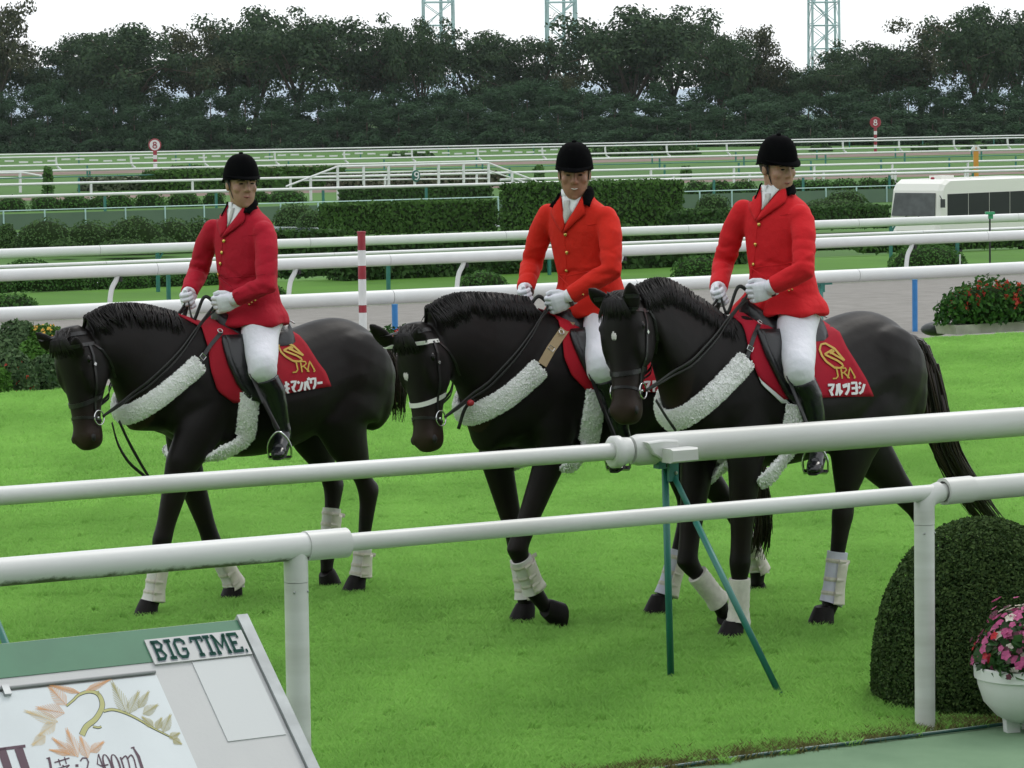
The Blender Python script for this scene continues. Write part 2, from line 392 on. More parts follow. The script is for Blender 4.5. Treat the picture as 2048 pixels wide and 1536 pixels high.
def box_hedge_mesh(Lx, D, H, size, dens, m, seed=0, amp=.03):
    fs = [((Lx, H), lambda a, b: (a, -D / 2, b), (0, -1, 0)), ((Lx, H), lambda a, b: (a, D / 2, b), (0, 1, 0)), ((D, H), lambda a, b: (-Lx / 2, a, b), (-1, 0, 0)),
          ((D, H), lambda a, b: (Lx / 2, a, b), (1, 0, 0)), ((Lx, D), None, (0, 0, 1))]
    PT, NR = [], []
    for (A, B), fn, nr in fs:
        n = int(A * B * dens); a = rng.uniform(-A / 2, A / 2, n)
        if fn is None: b = rng.uniform(-B / 2, B / 2, n); q = np.stack([a, b, np.full(n, H)], 1)
        else:
            b = rng.uniform(0, B, n); q = np.stack([np.broadcast_to(np.asarray(c, float), (n,)) for c in fn(a, b)], 1)
        PT.append(q); NR.append(np.tile(nr, (n, 1)))
    PT = np.vstack(PT); NR = np.vstack(NR).astype(float)
    PT = lumpy(PT, NR, amp, 2.2, seed) + NR * rng.normal(0, size * .3, (len(PT), 1))
    V1, F1 = leaves(PT, NR, size, .55)
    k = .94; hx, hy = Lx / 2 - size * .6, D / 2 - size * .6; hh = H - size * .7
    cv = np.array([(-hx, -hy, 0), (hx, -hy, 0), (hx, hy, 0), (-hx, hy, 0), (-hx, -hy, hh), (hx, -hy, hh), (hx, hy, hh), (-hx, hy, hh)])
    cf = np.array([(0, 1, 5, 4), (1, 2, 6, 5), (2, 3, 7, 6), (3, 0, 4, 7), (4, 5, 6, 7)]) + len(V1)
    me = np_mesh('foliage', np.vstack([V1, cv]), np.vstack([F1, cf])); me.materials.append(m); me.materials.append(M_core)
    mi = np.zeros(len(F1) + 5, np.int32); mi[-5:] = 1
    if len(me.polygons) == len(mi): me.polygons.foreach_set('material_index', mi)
    return me
# ================================================================== MOUNTAIN, TREE LINE, PYLONS
M_mount = mat('haze_pale_mountain', (.42, .50, .58), 1.0, var=.4, vscale=.004, spec=0)  # pale blue of distance haze is painted into the hill colour
mb = MB(); rows = [[], [], [], []]
for i in range(61):
    x = lerp(-1700, 1900, i / 60)
    h = 40 + 9 * math.sin(i * .35) + 5 * math.sin(i * .9 + 1) + 3 * math.sin(i * 2.1) + (18 if x < -520 else 0)
    for k, (dy, hf) in enumerate(((0, -.06), (200, .45), (420, 1.0), (1000, -.06))):
        rows[k].append(Vector((x, 4200 + dy + 60 * math.sin(i * 1.3 + k), -2.2 + hf * h * 1.45)))
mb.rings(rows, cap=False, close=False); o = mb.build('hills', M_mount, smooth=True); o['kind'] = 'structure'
M_leaf = [mat('tree_leaves_%s' % n, a,   .8, island=1.0, col2=b, spec=.04, trans=.15) for n, a, b in
          (('dull_green', (.056, .090, .042), (.028, .052, .030)), ('brownish_green', (.076, .080, .042), (.036, .050, .029)), ('dark_green', (.046, .088, .042), (.026, .056, .030)))]
def crown_mesh(clumps, per, size, m, squash=.6):
    PT, NR = [], []
    for c, r in clumps:
        n = max(8, int(per * r * r)); d = rng.normal(0, 1, (n, 3)); d /= np.linalg.norm(d, axis=1)[:, None]
        rr = rng.uniform(.45, 1.0, n)[:, None] * r; q = d * rr; q[:, 2] *= squash
        PT.append(np.array(c) + q); NR.append(d + np.array((0, 0, .5)))
    Vv, Ff = leaves(np.vstack(PT), np.vstack(NR), size, .5)
    me = np_mesh('crown', Vv, Ff); me.materials.append(m); return me
def tree_proto(kind, seed, h, wd):
    """tall spreading tree: tapered trunk, forking limbs, clumps of leaves carried at the limb ends, gaps between"""
    r = random.Random(seed); tb = MB(); clumps = []
    lean = r.uniform(-.4, .4); fork = h * r.uniform(.30, .4)
    tb.tube([(0, 0, -.2), (lean * .3, 0, fork * .5), (lean, .1, fork)], [.32, .26, .2], 7)
    nl = r.randint(5, 7)
    for k in range(nl):
        a = 2 * math.pi * k / nl + r.uniform(-.4, .4); out = wd * .5 * r.uniform(.45, 1.0); top = h * r.uniform(.66, .93) - out * .22
        mid = Vector((lean + math.cos(a) * out * .45, math.sin(a) * out * .45, lerp(fork, top, .62)))
        end = Vector((lean + math.cos(a) * out, math.sin(a) * out, top))
        tb.tube([(lean, .1, fork - .2), mid, end], [.16, .09, .04], 5); clumps.append((end + Vector((0, 0, .2)), r.uniform(1.2, 1.7))); clumps.append((mid + Vector((0, 0, .8)), r.uniform(1.2, 1.8)))
        for j in range(r.randint(6, 8)):
            t = r.uniform(.25, 1.05); b = mid.lerp(end, t) if t > .4 else Vector((lean, .1, fork)).lerp(mid, .5 + t)
            c = b + Vector((r.gauss(0, 1.3), r.gauss(0, 1.3), r.gauss(.2, .8)))
            clumps.append((c, r.uniform(.8, 1.6)))
            if j % 2 == 0: tb.tube([b, c], [.05, .02], 4)
    for j in range(7): clumps.append((Vector((lean + r.gauss(0, wd * .13), r.gauss(0, wd * .13), h * r.uniform(.82, .97))), r.uniform(.8, 1.4)))
    return tb.mesh('trunk', True), crown_mesh(clumps, 92, .19, M_leaf[kind])
def dense_proto(seed, h, wd):
    r = random.Random(seed); tb = MB(); tb.tube([(0, 0, -.2), (0, 0, h * .8)], [.2, .06], 6); cl = []
    for k in range(40):
        z = h * r.uniform(.0, .95); R = wd * .5 * math.sqrt(max(.06, 1 - (z / h) ** 2.6)) * r.uniform(.35, 1); a = r.uniform(0, 6.28)
        cl.append((Vector((math.cos(a) * R, math.sin(a) * R, z)), r.uniform(.8, 1.5)))
    return tb.mesh('trunk', True), crown_mesh(cl, 110, .22, M_leaf[2], .85)
def shrub_proto(seed):
    r = random.Random(seed); tb = MB(); tb.tube([(0, 0, -.2), (.1, 0, 2)], [.1, .04], 5); cl = []
    for k in range(26): a = r.uniform(0, 6.28); R = 2.6 * math.sqrt(r.random()); cl.append((Vector((math.cos(a) * R, math.sin(a) * R, r.uniform(.2, 2.6) * (1 - R * R / 12))), r.uniform(.5, .95)))
    return tb.mesh('trunk', True), crown_mesh(cl, 170, .2, M_leaf[2], .9)
PROT = {}
for k, sd_ in enumerate((3, 8, 15, 21)): PROT['t%d' % k] = (tree_proto((0, 1, 0, 0)[k], sd_, 10, (9, 8.2, 7.4, 9.6)[k]), 10.0)
for k in range(3): PROT['d%d' % k] = (dense_proto(40 + k, 10, 7.5), 10.0); PROT['s%d' % k] = (shrub_proto(70 + k), 3.0)
def plant_tree(name, key, loc, h, wscale, label, group, rot=None):
    (tm, cm), h0 = PROT[key]
    t = thing(name, label, 'tree', loc, rnd.uniform(0, 6.28) if rot is None else rot, group)
    link_mesh('trunk', tm, M_wood if not tm.materials else None, t); link_mesh('crown', cm, None, t)
    t.scale = (wscale, wscale, h / h0); return t
TALL = [  # photo px centre, top y, width px, label
    (0, 8, 140, 'tall tree at the far left end of the tree line, cut by the frame'), (105, 105, 140, 'lower tree just right of the far left tall tree'),
    (190, 72, 150, 'tree with a left sloping crown above the round eight sign'), (272, 45, 190, 'rounded tall tree above and left of the left rider'),
    (395, 58, 150, 'pale loose tree with a thin top near the left rider'), (508, 20, 170, 'tall tree with a pointed top right above the left rider'),
    (600, 40, 170, 'brownish tree right of the pointed tall tree'), (700, 30, 170, 'broad brown tree left of the first pylon'),
    (790, 70, 120, 'loose tree next to the first pylon on its left'), (840, 42, 110, 'tree standing in front of the first pylon'),
    (955, 68, 150, 'tree right of the first pylon with a flat top'), (1065, 70, 150, 'tree left of the second pylon with a rounded top'),
    (1150, 150, 90, 'low tree right in front of the second pylon'), (1255, 18, 210, 'tallest broad tree right of the second pylon'),
    (1350, 34, 170, 'brown topped tree in the middle of the highest group'), (1440, 62, 130, 'tree on the right shoulder of the highest group'),
    (1505, 60, 130, 'spiky tree above the right rider'), (1590, 138, 100, 'low tree in the gap left of the third pylon'),
    (1665, 130, 110, 'low tree at the foot of the third pylon'), (1735, 80, 150, 'tree right of the third pylon with a stepped left side'),
    (1840, 42, 180, 'broad tree above the white bus'), (1950, 18, 150, 'tall tree near the right edge of the frame'), (2035, 28, 140, 'tree at the right end of the tree line')]
BASEY = lambda x: 304 - .0095 * x
DEP = lambda x: FPX * 4.95 / (BASEY(x) - (229 - (x - 1024) * .0133))
for i, (x, ty, wpx, lab) in enumerate(TALL):
    d = DEP(x) * (1.0 + .02 * (i % 3)); p = at_depth(x, BASEY(x), d); p.z = -2.2
    s = scale_at(p); h = CAMZ + ((229 - (x - 1024) * .0133) - ty) / s + 2.2
    plant_tree('tall_tree', 't%d' % ((i * 5 + 1) % 4), p, h * 1.02, wpx / s / 8.0 * 1.12, lab, 'tall trees along the far side of the racecourse')
# second row of tall trees close behind fills the crowns
for i in range(9):
    x = -30 + i * 255 + rnd.uniform(-25, 25); d = DEP(x) + 22 + rnd.uniform(0, 14); p = at_depth(x, 300, d); p.z = -2.2; s = scale_at(p)
    near_t = min(TALL, key=lambda t: abs(t[0] - x)); ty = near_t[1] + rnd.uniform(35, 75)
    h = CAMZ + ((229 - (x - 1024) * .0133) - ty) / s + 2.2
    plant_tree('tall_tree', 't%d' % (i % 4), p, h, 1.45, 'loose crowned tree in the back row of the tree line', 'trees in the back row of the tree line')
k = 0
for row, (dd, ty0) in enumerate(((-16, 222), (-9, 190), (-2, 176))):
    for i in range(34):
        x = -60 + i * 66 + row * 31 + rnd.uniform(-14, 14); d = DEP(x) + dd; p = at_depth(x, 300, d); p.z = -2.2; s = scale_at(p)
        h = CAMZ + ((229 - (x - 1024) * .0133) - (ty0 + rnd.uniform(-22, 22))) / s + 2.2
        plant_tree('evergreen_tree', 'd%d' % (k % 3), p, h, 1.05 + rnd.uniform(-.1, .2), 'dense dark evergreen in the clipped belt below the tall trees', 'dense evergreens below the tall trees'); k += 1
mb_ = []
for i in range(26):
    x = -60 + i * 88 + rnd.uniform(-10, 10); d = DEP(x) - 20; p = at_depth(x, 300, d); p.z = -2.2
    plant_tree('evergreen_tree', 's%d' % (i % 3), p, 3.0 + rnd.uniform(-.5, .9), 1.35, 'low bushy evergreen at the foot of the dark tree belt', 'low evergreens at the foot of the tree belt')
# ---------------------------------------------------------------- lattice pylons
M_pyl = mat('pale_green_galvanised_steel', (.40, .58, .56), .5, var=.3, vscale=.5)
def pylon(xc, wpx, label, levels):
    d = 600.0; p = at_depth(xc, 280, d); p.z = -2.2; s = scale_at(p); W = wpx / s; H = 40.0
    t = thing('lattice_pylon', label, 'pylon', p, .06, 'lattice pylons behind the tree line')
    hw = W / 2; co = [(-hw, -hw), (hw, -hw), (hw, hw), (-hw, hw)]
    for cx, cy in co:
        m = MB(); m.tube([(cx, cy, 0), (cx * .92, cy * .92, H)], [.24, .2], 6); m.build('leg', M_pyl, t)
    step = 46 / s; n = int(H / step); off = (levels - 0) / s
    z0 = CAMZ + ((229 - (xc - 1024) * .0133) - levels) / s + 2.2
    zs = sorted({round(z0 + k * step, 3) for k in range(-12, 12) if 0 < z0 + k * step < H})
    for z0_, z1_ in zip(zs, zs[1:]):
        for a in range(4):
            A, B = co[a], co[(a + 1) % 4]
            if a in (0, 2):
                m = MB(); m.tube([(*A, z0_), (*B, z0_)], .10, 5); m.build('crossbar', M_pyl, t)
                m = MB(); m.tube([(*A, z0_), (*B, z1_)], .07, 4); m.tube([(*B, z0_), (*A, z1_)], .07, 4); m.build('diagonal_brace', M_pyl, t)
            else:
                m = MB(); m.tube([(*A, z0_), (*B, z0_)], .08, 5); m.tube([(*A, z0_), (*B, z1_)], .06, 4); m.build('side_brace', M_pyl, t)
    for k, (za, zb) in enumerate(zip(zs, zs[1:])):
        sg = 1 if k % 2 else -1
        m = MB(); m.box((0, 0, (za + zb) / 2), (math.hypot(hw * 1.5, zb - za), .8, .16), rx=(hw * 1.5 * sg, 0, zb - za), up=Vector((-(zb - za) * sg, 0, hw * 1.5)))
        m.build('stair_flight', M_pyl, t)
    m = MB(); m.tube([(.5, 0, 0), (.5, 0, H)], .3, 6); m.build('cable_duct', M_pyl, t)
pylon(880, 62, 'pale green lattice pylon left of the middle rider', 6)
pylon(1125, 59, 'pale green lattice pylon above the middle rider', 6)
pylon(1649, 56, 'pale green lattice pylon right of the right rider', 6)

# ---------------------------------------------------------------- the air: thin even haze round the whole place
hz_ = bpy.data.materials.new('thin_haze'); hz_.use_nodes = True; ht = hz_.node_tree; ht.nodes.clear()
hv = ht.nodes.new('ShaderNodeVolumePrincipled'); hv.inputs['Color'].default_value = (.80, .92, .88, 1); hv.inputs['Density'].default_value = .000045
hout = ht.nodes.new('ShaderNodeOutputMaterial'); ht.links.new(hv.outputs[0], hout.inputs['Volume'])
m = MB(); m.box((2000, 2500, 18), (26000, 24000, 44.5)); hazeo = m.build('haze', hz_); hazeo['kind'] = 'stuff'
# ================================================================== RAILS ON THE COURSE
def rail_run(name, label, v, zr, u0, u1, w_, h_, post=None, step=4.0, sections=6.0, group='white rails round the racecourse', ustart=None, clamp=False):
    """a white running rail: one tube per section, posts as separate parts"""
    t = thing(name, label, 'rail', P((u0 + u1) / 2, v, gz(v)), 0, group); off = t.location
    u = u0
    while u < u1 - .1:
        e = min(u + sections, u1); m = MB(); q = []
        for uu in (u + .006, e - .006):
            q.append([P(uu, v, zr) + CV * (math.cos(a) * w_ / 2) + Vector((0, 0, math.sin(a) * h_ / 2)) for a in [2 * math.pi * j / 12 for j in range(12)]])
        m.rings(q); autosmooth(m.build('rail_section', M_whitefar, t, off=off)); u = e
    u = (u0 + 1.0) if ustart is None else ustart
    while u < u1:
        post(t, off, u, v, zr); u += step
    return t
def s_post(t, off, u, v, zr):
    """white S-curved post with a dark clamp, leaning back under the rail"""
    z0 = gz(v); m = MB()
    pts = catmull([P(u - .16, v, z0 - .05), P(u - .155, v + .01, z0 + .30), P(u - .09, v + .03, z0 + .62), P(u + .02, v + .02, z0 + .82), P(u + .045, v, zr - .08)], 5)
    m.tube(pts, .062, 8, ref=CU, rb=.05); m.build('post', M_whitefar, t, True, off=off)
    m = MB(); m.box(P(u + .11, v - .02, zr - .19), (.06, .07, .10), rx=CU); m.build('clamp', M_black, t, off=off)
def green_post(t, off, u, v, zr):
    z0 = gz(v); m = MB(); m.box(P(u, v, (z0 + zr) / 2 - .06), (.085, .06, zr - z0 - .1), rx=CU); m.build('post', M_green, t, off=off)
    m = MB(); m.tube([P(u + .02, v, zr - .30), P(u + .16, v, zr - .10)], .03, 6); m.build('bracket', M_green, t, off=off)
def tripod_post(t, off, u, v, zr):
    z0 = gz(v)
    m = MB(); m.tube([P(u, v, z0), P(u, v, zr - .1)], .035, 8); m.build('leg', M_green, t, off=off)
    m = MB(); m.tube([P(u - .02, v - .02, zr - .2), P(u - .42, v - .55, z0)], .024, 8); m.build('strut', M_green, t, off=off)
    m = MB(); m.box(P(u, v, zr - .16), (.09, .10, .22), rx=CU); m.box(P(u + .05, v, zr - .12), (.34, .08, .04), rx=CU); m.build('head_plate', M_green, t, off=off)
rail_run('running_rail', 'nearest wide white rail, along the near edge of the grey dirt track', V_A, -.25, 14, 52, .2, .235, tripod_post, 5.72, 4.9, ustart=uv(on_v(1643, 640, V_A))[0] - 22.88)
rail_run('running_rail', 'white rail on curved white posts along the far edge of the dirt track', V_B, -.58, 22, 72, .2, .27, s_post, 4.5, 6.0, ustart=uv(on_v(590, 600, V_B))[0] - 9)
rail_run('running_rail', 'thin white rail with dark green posts just behind the curved posts', V_B + 2.6, -.52, 22, 78, .1, .09, green_post, 5.9, 6.0, ustart=uv(on_v(337, 580, V_B + 2.6))[0] - 5.9)
rail_run('running_rail', 'white rail with hidden green posts in front of the clipped hedges', V_C, -.5, 25, 82, .16, .25, green_post, 5.9, 6.0, ustart=uv(on_v(315, 520, V_C))[0] - 5.9)
def far_post(t, off, u, v, zr):
    m = MB(); m.box(P(u, v, (gz(v) + zr) / 2), (.12, .12, zr - gz(v)), rx=CU); m.build('post', M_whitefar, t, off=off)
def far_green(t, off, u, v, zr):
    m = MB(); m.box(P(u, v, (gz(v) + zr) / 2 - .05), (.12, .1, zr - gz(v) - .1), rx=CU); m.build('post', M_green, t, off=off)
def far_lean(t, off, u, v, zr):
    m = MB(); m.tube(catmull([P(u + .5, v, gz(v)), P(u + .22, v, gz(v) + .18), P(u + .05, v, gz(v) + .6), P(u, v, zr)], 4), .12, 6); m.build('post', M_whitefar, t, off=off)
U_ = lambda px, v: uv(on_v(px, 330, v))[0]
def far_rail(label, v, h, post, step, px0=-60, px1=2110, th=.16):
    return rail_run('running_rail', label, v, -2.2 + h, U_(px0, v), U_(px1, v), th, th, post, step, 12.0)
far_rail('white rail behind the row of domed bushes', 161.5, 1.1, far_green, 6.5)
far_rail('white rail with short white posts in front of the inner dirt track', 178.0, .95, far_post, 6.0, 1000)
far_rail('white rail behind the left box hedge on short posts', 192.0, 1.1, far_post, 7.0)
far_rail('white rail beyond the ramp with the nine sign', 242.2, 1.1, far_green, 9)
far_rail('white rail along the front of the far dirt track', 272, 1.1, far_green, 10)
far_rail('white rail on leaning posts at the left, before the dark tree belt', 318, 1.3, far_lean, 8.4)
far_rail('farthest white rail right in front of the dark tree belt', 346, 1.3, far_green, 12)
# thin teal fence on the far straight
t = rail_run('low_wire_fence', 'thin teal fence line across the far straight', 214, -1.1, U_(-60, 214), U_(2110, 214), .07, .07, far_green, 7, 14, group='low green fences')
for c in t.children: c.data.materials.clear(); c.data.materials.append(M_green)
# sagging rope with white flags between leaning posts (left)
mb = MB()
for k in range(46):
    u0_ = U_(-10, 316) + k * 1.55; sag = .25 * math.sin(k * .58) ** 2
    mb.box(P(u0_, 316, -1.15 - sag), (.95, .1, .16), rx=CU)
tag(mb.build('flag_rope', M_whitefar), 'sagging rope with white flags under the leaning post rail on the left', 'rope')

# ---------------------------------------------------------------- poles and signs
def glyph8(o, r, m, y, W):
    pass
def ring_text(parent, off, c, r, m, X, Z, digit):
    mb = MB()
    def rg(cc, ra, rb, w_):
        pts = [Vector(cc) + X * math.cos(a) * ra + Z * math.sin(a) * rb for a in np.linspace(0, 2 * math.pi, 15)]
        mb.tube(pts, w_, 4, cap=False)
    if digit == '8': rg(c + Z * r * .28, r * .26, r * .22, r * .09); rg(c - Z * r * .27, r * .33, r * .27, r * .09)
    if digit == '9':
        rg(c + Z * r * .25, r * .32, r * .3, r * .11)
        mb.tube([c + X * r * .32 + Z * r * .25, c + X * r * .30 - Z * r * .2, c + X * r * .05 - Z * r * .52, c - X * r * .28 - Z * r * .45], r * .11, 4)
    if digit == '6':
        rg(c - Z * r * .2, r * .26, r * .26, r * .08); mb.tube([c - X * r * .26 - Z * r * .2, c - X * r * .15 + Z * r * .3, c + X * r * .2 + Z * r * .45], r * .08, 4)
    mb.build('digit', m, parent, off=off)
def furlong_pole(px, ytop, ybase_, s, rdisc, label, ring, face, digit_m, nz, v=None):
    d = FPX / s; p = at_depth(px, ybase_, d); zc = at_depth(px, ytop, d).z; p.z = -2.2
    t = thing('furlong_pole', label, 'furlong pole', p)
    n = nz; L_ = zc - rdisc - p.z
    for k in range(n):
        m = MB(); m.tube([(0, 0, L_ * k / n), (0, 0, L_ * (k + 1) / n - .002)], .19, 10)
        m.build('band', M_redpaint if (n - k) % 2 else M_whitefar, t)
    X, Z = Vector((1, 0, 0)), Vector((0, 0, 1)); c = Vector((0, 0, zc - p.z))
    m = MB(); m.tube([c + Vector((0, .06, 0)), c - Vector((0, .06, 0))], rdisc, 20); m.build('disc', face, t)
    m = MB(); m.tube([c + Vector((math.cos(a) * rdisc, -.03, math.sin(a) * rdisc)) for a in np.linspace(0, 2 * math.pi, 21)], rdisc * .12, 5, cap=False); m.build('rim', ring, t)
    ring_text(t, None, c + Vector((0, -.07, 0)), rdisc, digit_m, X, Z, '8')
    return t
furlong_pole(311, 290, 352, 21, .55, 'red and white pole with a white disc reading 8 behind the left box hedge', M_redpaint, M_whitefar, M_redpaint, 5)
furlong_pole(1751, 245, 303, 16.9, .60, 'red and white pole with a red disc and white 8 above the white bus', M_redpaint, M_redpaint, M_whitefar, 7)
M_orange = mat('orange_paint', (.55, .25, .03), .5)
d = FPX / 28; p = at_depth(1952, 357, d); p.z = -2.2
t = thing('distance_marker', 'orange pole topped by a white triangular board behind the bus', 'marker', p)
zt = at_depth(1952, 290, d).z + 2.2
m = MB(); m.box((0, 0, (zt - .35) / 2), (.34, .22, zt - .35)); m.build('pole', M_orange, t)
m = MB(); m.rings([[Vector((-.42, y, zt - .42)), Vector((.42, y, zt - .42)), Vector((.12, y, zt)), Vector((-.12, y, zt))] for y in (-.14, .14)]); m.build('board', M_whitefar, t)
ring_text(t, None, Vector((0, -.16, zt - .22)), .2, M_orange, Vector((1, 0, 0)), Vector((0, 0, 1)), '6')
# striped post on the dirt track edge
p = on_v(726, 660, 47.6); p.z = -1.3; s = scale_at(p); H = (660 - 464) / s * .985 + .1
ztop = on_v(726, 464, 47.6).z + 1.3
t = thing('striped_post', 'dark red and white striped post standing in front of the white rails', 'post', p)
zs = [ztop - k for k in (0, .46 / 2, .95 / 2, 1.9 / 2, 2.6 / 2, 3.4 / 2)]
bounds = [464, 500, 531, 558, 585, 610, 625, 660]
zz = [on_v(726, y, 47.6).z + 1.3 for y in bounds]; zz[-1] = -.05
for k in range(len(zz) - 1):
    if k == 1: pass
    m = MB(); m.tube([(0, 0, zz[k + 1]), (0, 0, zz[k] - .002)], .064, 14); autosmooth(m.build('band', (M_redpaint if k in (0, 2, 5) else M_whitefar), t))
m = MB(); m.tube([(0, 0, zz[0] - .02), (0, 0, zz[0] + .012)], .072, 14); autosmooth(m.build('cap', M_redpaint, t))
# blue post under the nearest rail
p = on_v(1830, 655, V_A - .35); p.z = -1.3
t = thing('blue_post', 'plain blue post under the nearest rail beside the red flower trough', 'post', p)
m = MB(); m.tube([(0, 0, -.02), (0, 0, .93)], .05, 14); autosmooth(m.build('shaft', M_blue, t)); m = MB(); m.tube([(0, 0, .932), (0, 0, .95)], .053, 14); autosmooth(m.build('cap', M_blue, t))
p = on_v(790, 650, V_A - .35); p.z = -1.3
t = thing('blue_post', 'blue post under the nearest rail behind the middle horse', 'post', p)
m = MB(); m.tube([(0, 0, -.02), (0, 0, .93)], .05, 14); autosmooth(m.build('shaft', M_blue, t)); m = MB(); m.tube([(0, 0, .932), (0, 0, .95)], .053, 14); autosmooth(m.build('cap', M_blue, t))
# sprinkler box on a thin pole
p = on_v(1980, 545, V_B + 1.2); p.z = -1.6; zt = on_v(1980, 424, V_B + 1.2).z + 1.6
t = thing('sprinkler', 'small green sprinkler head on a thin dark pole at the right', 'sprinkler', p)
m = MB(); m.tube([(0, 0, 0), (0, 0, zt - .1)], .025, 6); m.build('pole', M_black, t)
m = MB(); m.box((0, 0, zt - .03), (.24, .2, .07)); m.box((.02, 0, zt - .12), (.12, .1, .12)); m.build('head', mat('bright_green_plastic', (.03, .3, .12), .4), t)
p = on_v(1920, 520, V_B + 1.6); p.z = -1.6
t = thing('marker_stick', 'short red and white marker stick beside the round bush at the right', 'marker', p)
m = MB(); m.tube([(0, 0, 0), (0, 0, .22)], .02, 6); m.build('lower_band', M_redpaint, t); m = MB(); m.tube([(0, 0, .22), (0, 0, .5)], .02, 6); m.build('upper_band', M_whitefar, t)

# ================================================================== WHITE RAMP FENCE, MESH SCREEN
VR = uv(ground(675, 400, -2.2))[1]
def rr(px, py): return on_v(px, py, VR)
t = thing('ramp_fence', 'white post and rail fence with sloping ends and a round green nine sign', 'fence', Vector((rr(829, 380).x, rr(829, 380).y, -2.2))); off = t.location
tops = {621: 353, 675: 332, 727: 331, 777: 329.5, 829: 328.5, 877: 327, 927: 326, 977: 325, 1024: 343}
for px, yt in tops.items():
    a = rr(px, yt); m = MB(); m.box(Vector((a.x, a.y, (a.z - 2.2) / 2)), (.12, .12, a.z + 2.2), rx=CU); m.build('post', M_whitefar, t, off=off)
for seg in ([(572, 373), (675, 333)], [(675, 333), (977, 326)], [(977, 326), (1024, 344), (1072, 362)],):
    m = MB(); m.tube([rr(*q) for q in seg], .058, 6); m.build('top_rail', M_whitefar, t, off=off)
for seg in ([(640, 347), (975, 340)], [(606, 361), (977, 357)], [(977, 341), (1060, 368)]):
    m = MB(); m.tube([rr(*q) for q in seg], .045, 6); m.build('middle_rail', M_whitefar, t, off=off)
c = rr(829, 352) - CV * .15; M_sg = mat('dark_green_sign', (.015, .12, .09), .5)
m = MB(); q = []
for dv in (0, -.05): q.append([c + CV * dv + CU * (.29 * math.cos(a)) + Vector((0, 0, .36 * math.sin(a) * (1 if abs(math.sin(a)) < .98 else 1))) for a in np.linspace(0, 2 * math.pi, 20, endpoint=False)])
m.rings(q); sg = m.build('sign_disc', M_sg, t, off=off)
ring_text(sg, off, c - CV * .09, .42, M_whitefar, CU, Vector((0, 0, 1)), '9')
# second such fence at the far left
VL = uv(ground(40, 385, -2.2))[1]
t = thing('ramp_fence', 'end of another white ramp fence at the left edge', 'fence', Vector((on_v(40, 380, VL).x, on_v(40, 380, VL).y, -2.2))); off = t.location
for px, yt in ((40, 346), (93, 354), (-20, 347)):
    a = on_v(px, yt, VL); m = MB(); m.box(Vector((a.x, a.y, (a.z - 2.2) / 2)), (.15, .15, a.z + 2.2), rx=CU); m.build('post', M_whitefar, t, off=off)
for seg in ([(-40, 347), (45, 345), (97, 354)], [(-40, 356), (93, 357)]):
    m = MB(); m.tube([on_v(*q, VL) for q in seg], .06, 6); m.build('rail', M_whitefar, t, off=off)
# long grey-green mesh screen
VM = uv(ground(1024, 428, -2.2))[1]
zt = on_v(1024, 393, VM).z
M_mesh = mat('grey_green_windbreak_mesh', (.115, .175, .115), .9, var=.5, vscale=1.2, col2=(.10, .15, .11), spec=.05)
t = thing('mesh_screen', 'long low grey green windbreak screen on thin posts across the infield', 'screen', P(U_(1000, VM), VM, -2.2)); off = t.location
u0_, u1_ = U_(-80, VM), U_(2150, VM); st = 2.05; k = 0; u = u0_
while u < u1_:
    m = MB(); m.box(P(u + st / 2, VM, (-2.2 + zt - .15) / 2), (st - .02, .02, zt - .15 + 2.2), rx=CU); m.build('mesh_panel', M_mesh, t, off=off)
    m = MB(); m.box(P(u, VM - .03, (-2.2 + zt) / 2), (.06, .05, zt + 2.2), rx=CU); m.build('post', M_pyl, t, off=off); u += st
m = MB(); m.tube([P(u0_, VM - .03, zt), P(u1_, VM - .03, zt)], .025, 5); m.build('top_wire', M_pyl, t, off=off)

# ================================================================== HEDGES
def hedge(px0, px1, ytop, ybase_, z, D, label, m=None, size=.11, dens=170, seed=0, at=None, name='box_hedge', grp=None):
    """box hedge along the course; pixel figures are for its middle"""
    pm = (px0 + px1) / 2; v = uv(ground(pm, ybase_, z))[1]; zt = on_v(pm, ytop, v).z
    a, b = on_v(px0, ybase_, v), on_v(px1, ybase_, v); Lx = (uv(b)[0] - uv(a)[0])
    t = thing(name, label, 'hedge', Vector(((a.x + b.x) / 2 + CV.x * D / 2, (a.y + b.y) / 2 + CV.y * D / 2, z)), TH, grp)
    link_mesh('foliage', box_hedge_mesh(Lx, D, zt - z, size, dens, m or M_hedge, seed), None, t)
    return t
hedge(668, 995, 405, 466, -2.0, 1.2, 'mid green clipped hedge behind the white rails, below the ramp fence', seed=1)
hedge(1055, 1369, 366, 463, -2.0, 2.0, 'tall clipped hedge right behind the middle rider', seed=2)
hedge(1368, 1782, 418, 462, -2.0, 1.2, 'long dark hedge between the right rider and the bus', M_hedge_dark, seed=3)
hedge(690, 1500, 465, 545, -1.6, .9, 'long dark hedge along the far side of the white rails', M_hedge_dark, seed=4, dens=150)
hedge(560, 690, 463, 553, -1.6, .9, 'short dark hedge section between the left rider and the long hedge', M_hedge_dark, seed=14, dens=150)
hedge(322, 692, 340, 377, -2.2, 3, 'box hedge behind the left rider with a flat top', M_hedge, .2, 60, 5)
hedge(350, 410, 333, 341, -2.2, 1, 'small flat hedge on top of the box hedge line', M_hedge, .2, 60, 6)
hedge(703, 985, 374, 402, -2.2, 1.5, 'low dark hedge under the ramp fence', M_hedge_dark, .15, 90, 7)
hedge(1020, 1075, 360, 378, -2.2, 1.5, 'small box hedge at the right end of the ramp fence', M_hedge_dark, .15, 90, 8)
hedge(1500, 1760, 478, 502, -1.75, .8, 'low clipped hedge in front of the dark hedge, beside the right rider', M_hedge, .1, 170, 9)
hedge(1740, 2060, 470, 500, -1.75, .8, 'low clipped hedge along the rail in front of the bus', M_hedge, .1, 170, 19)
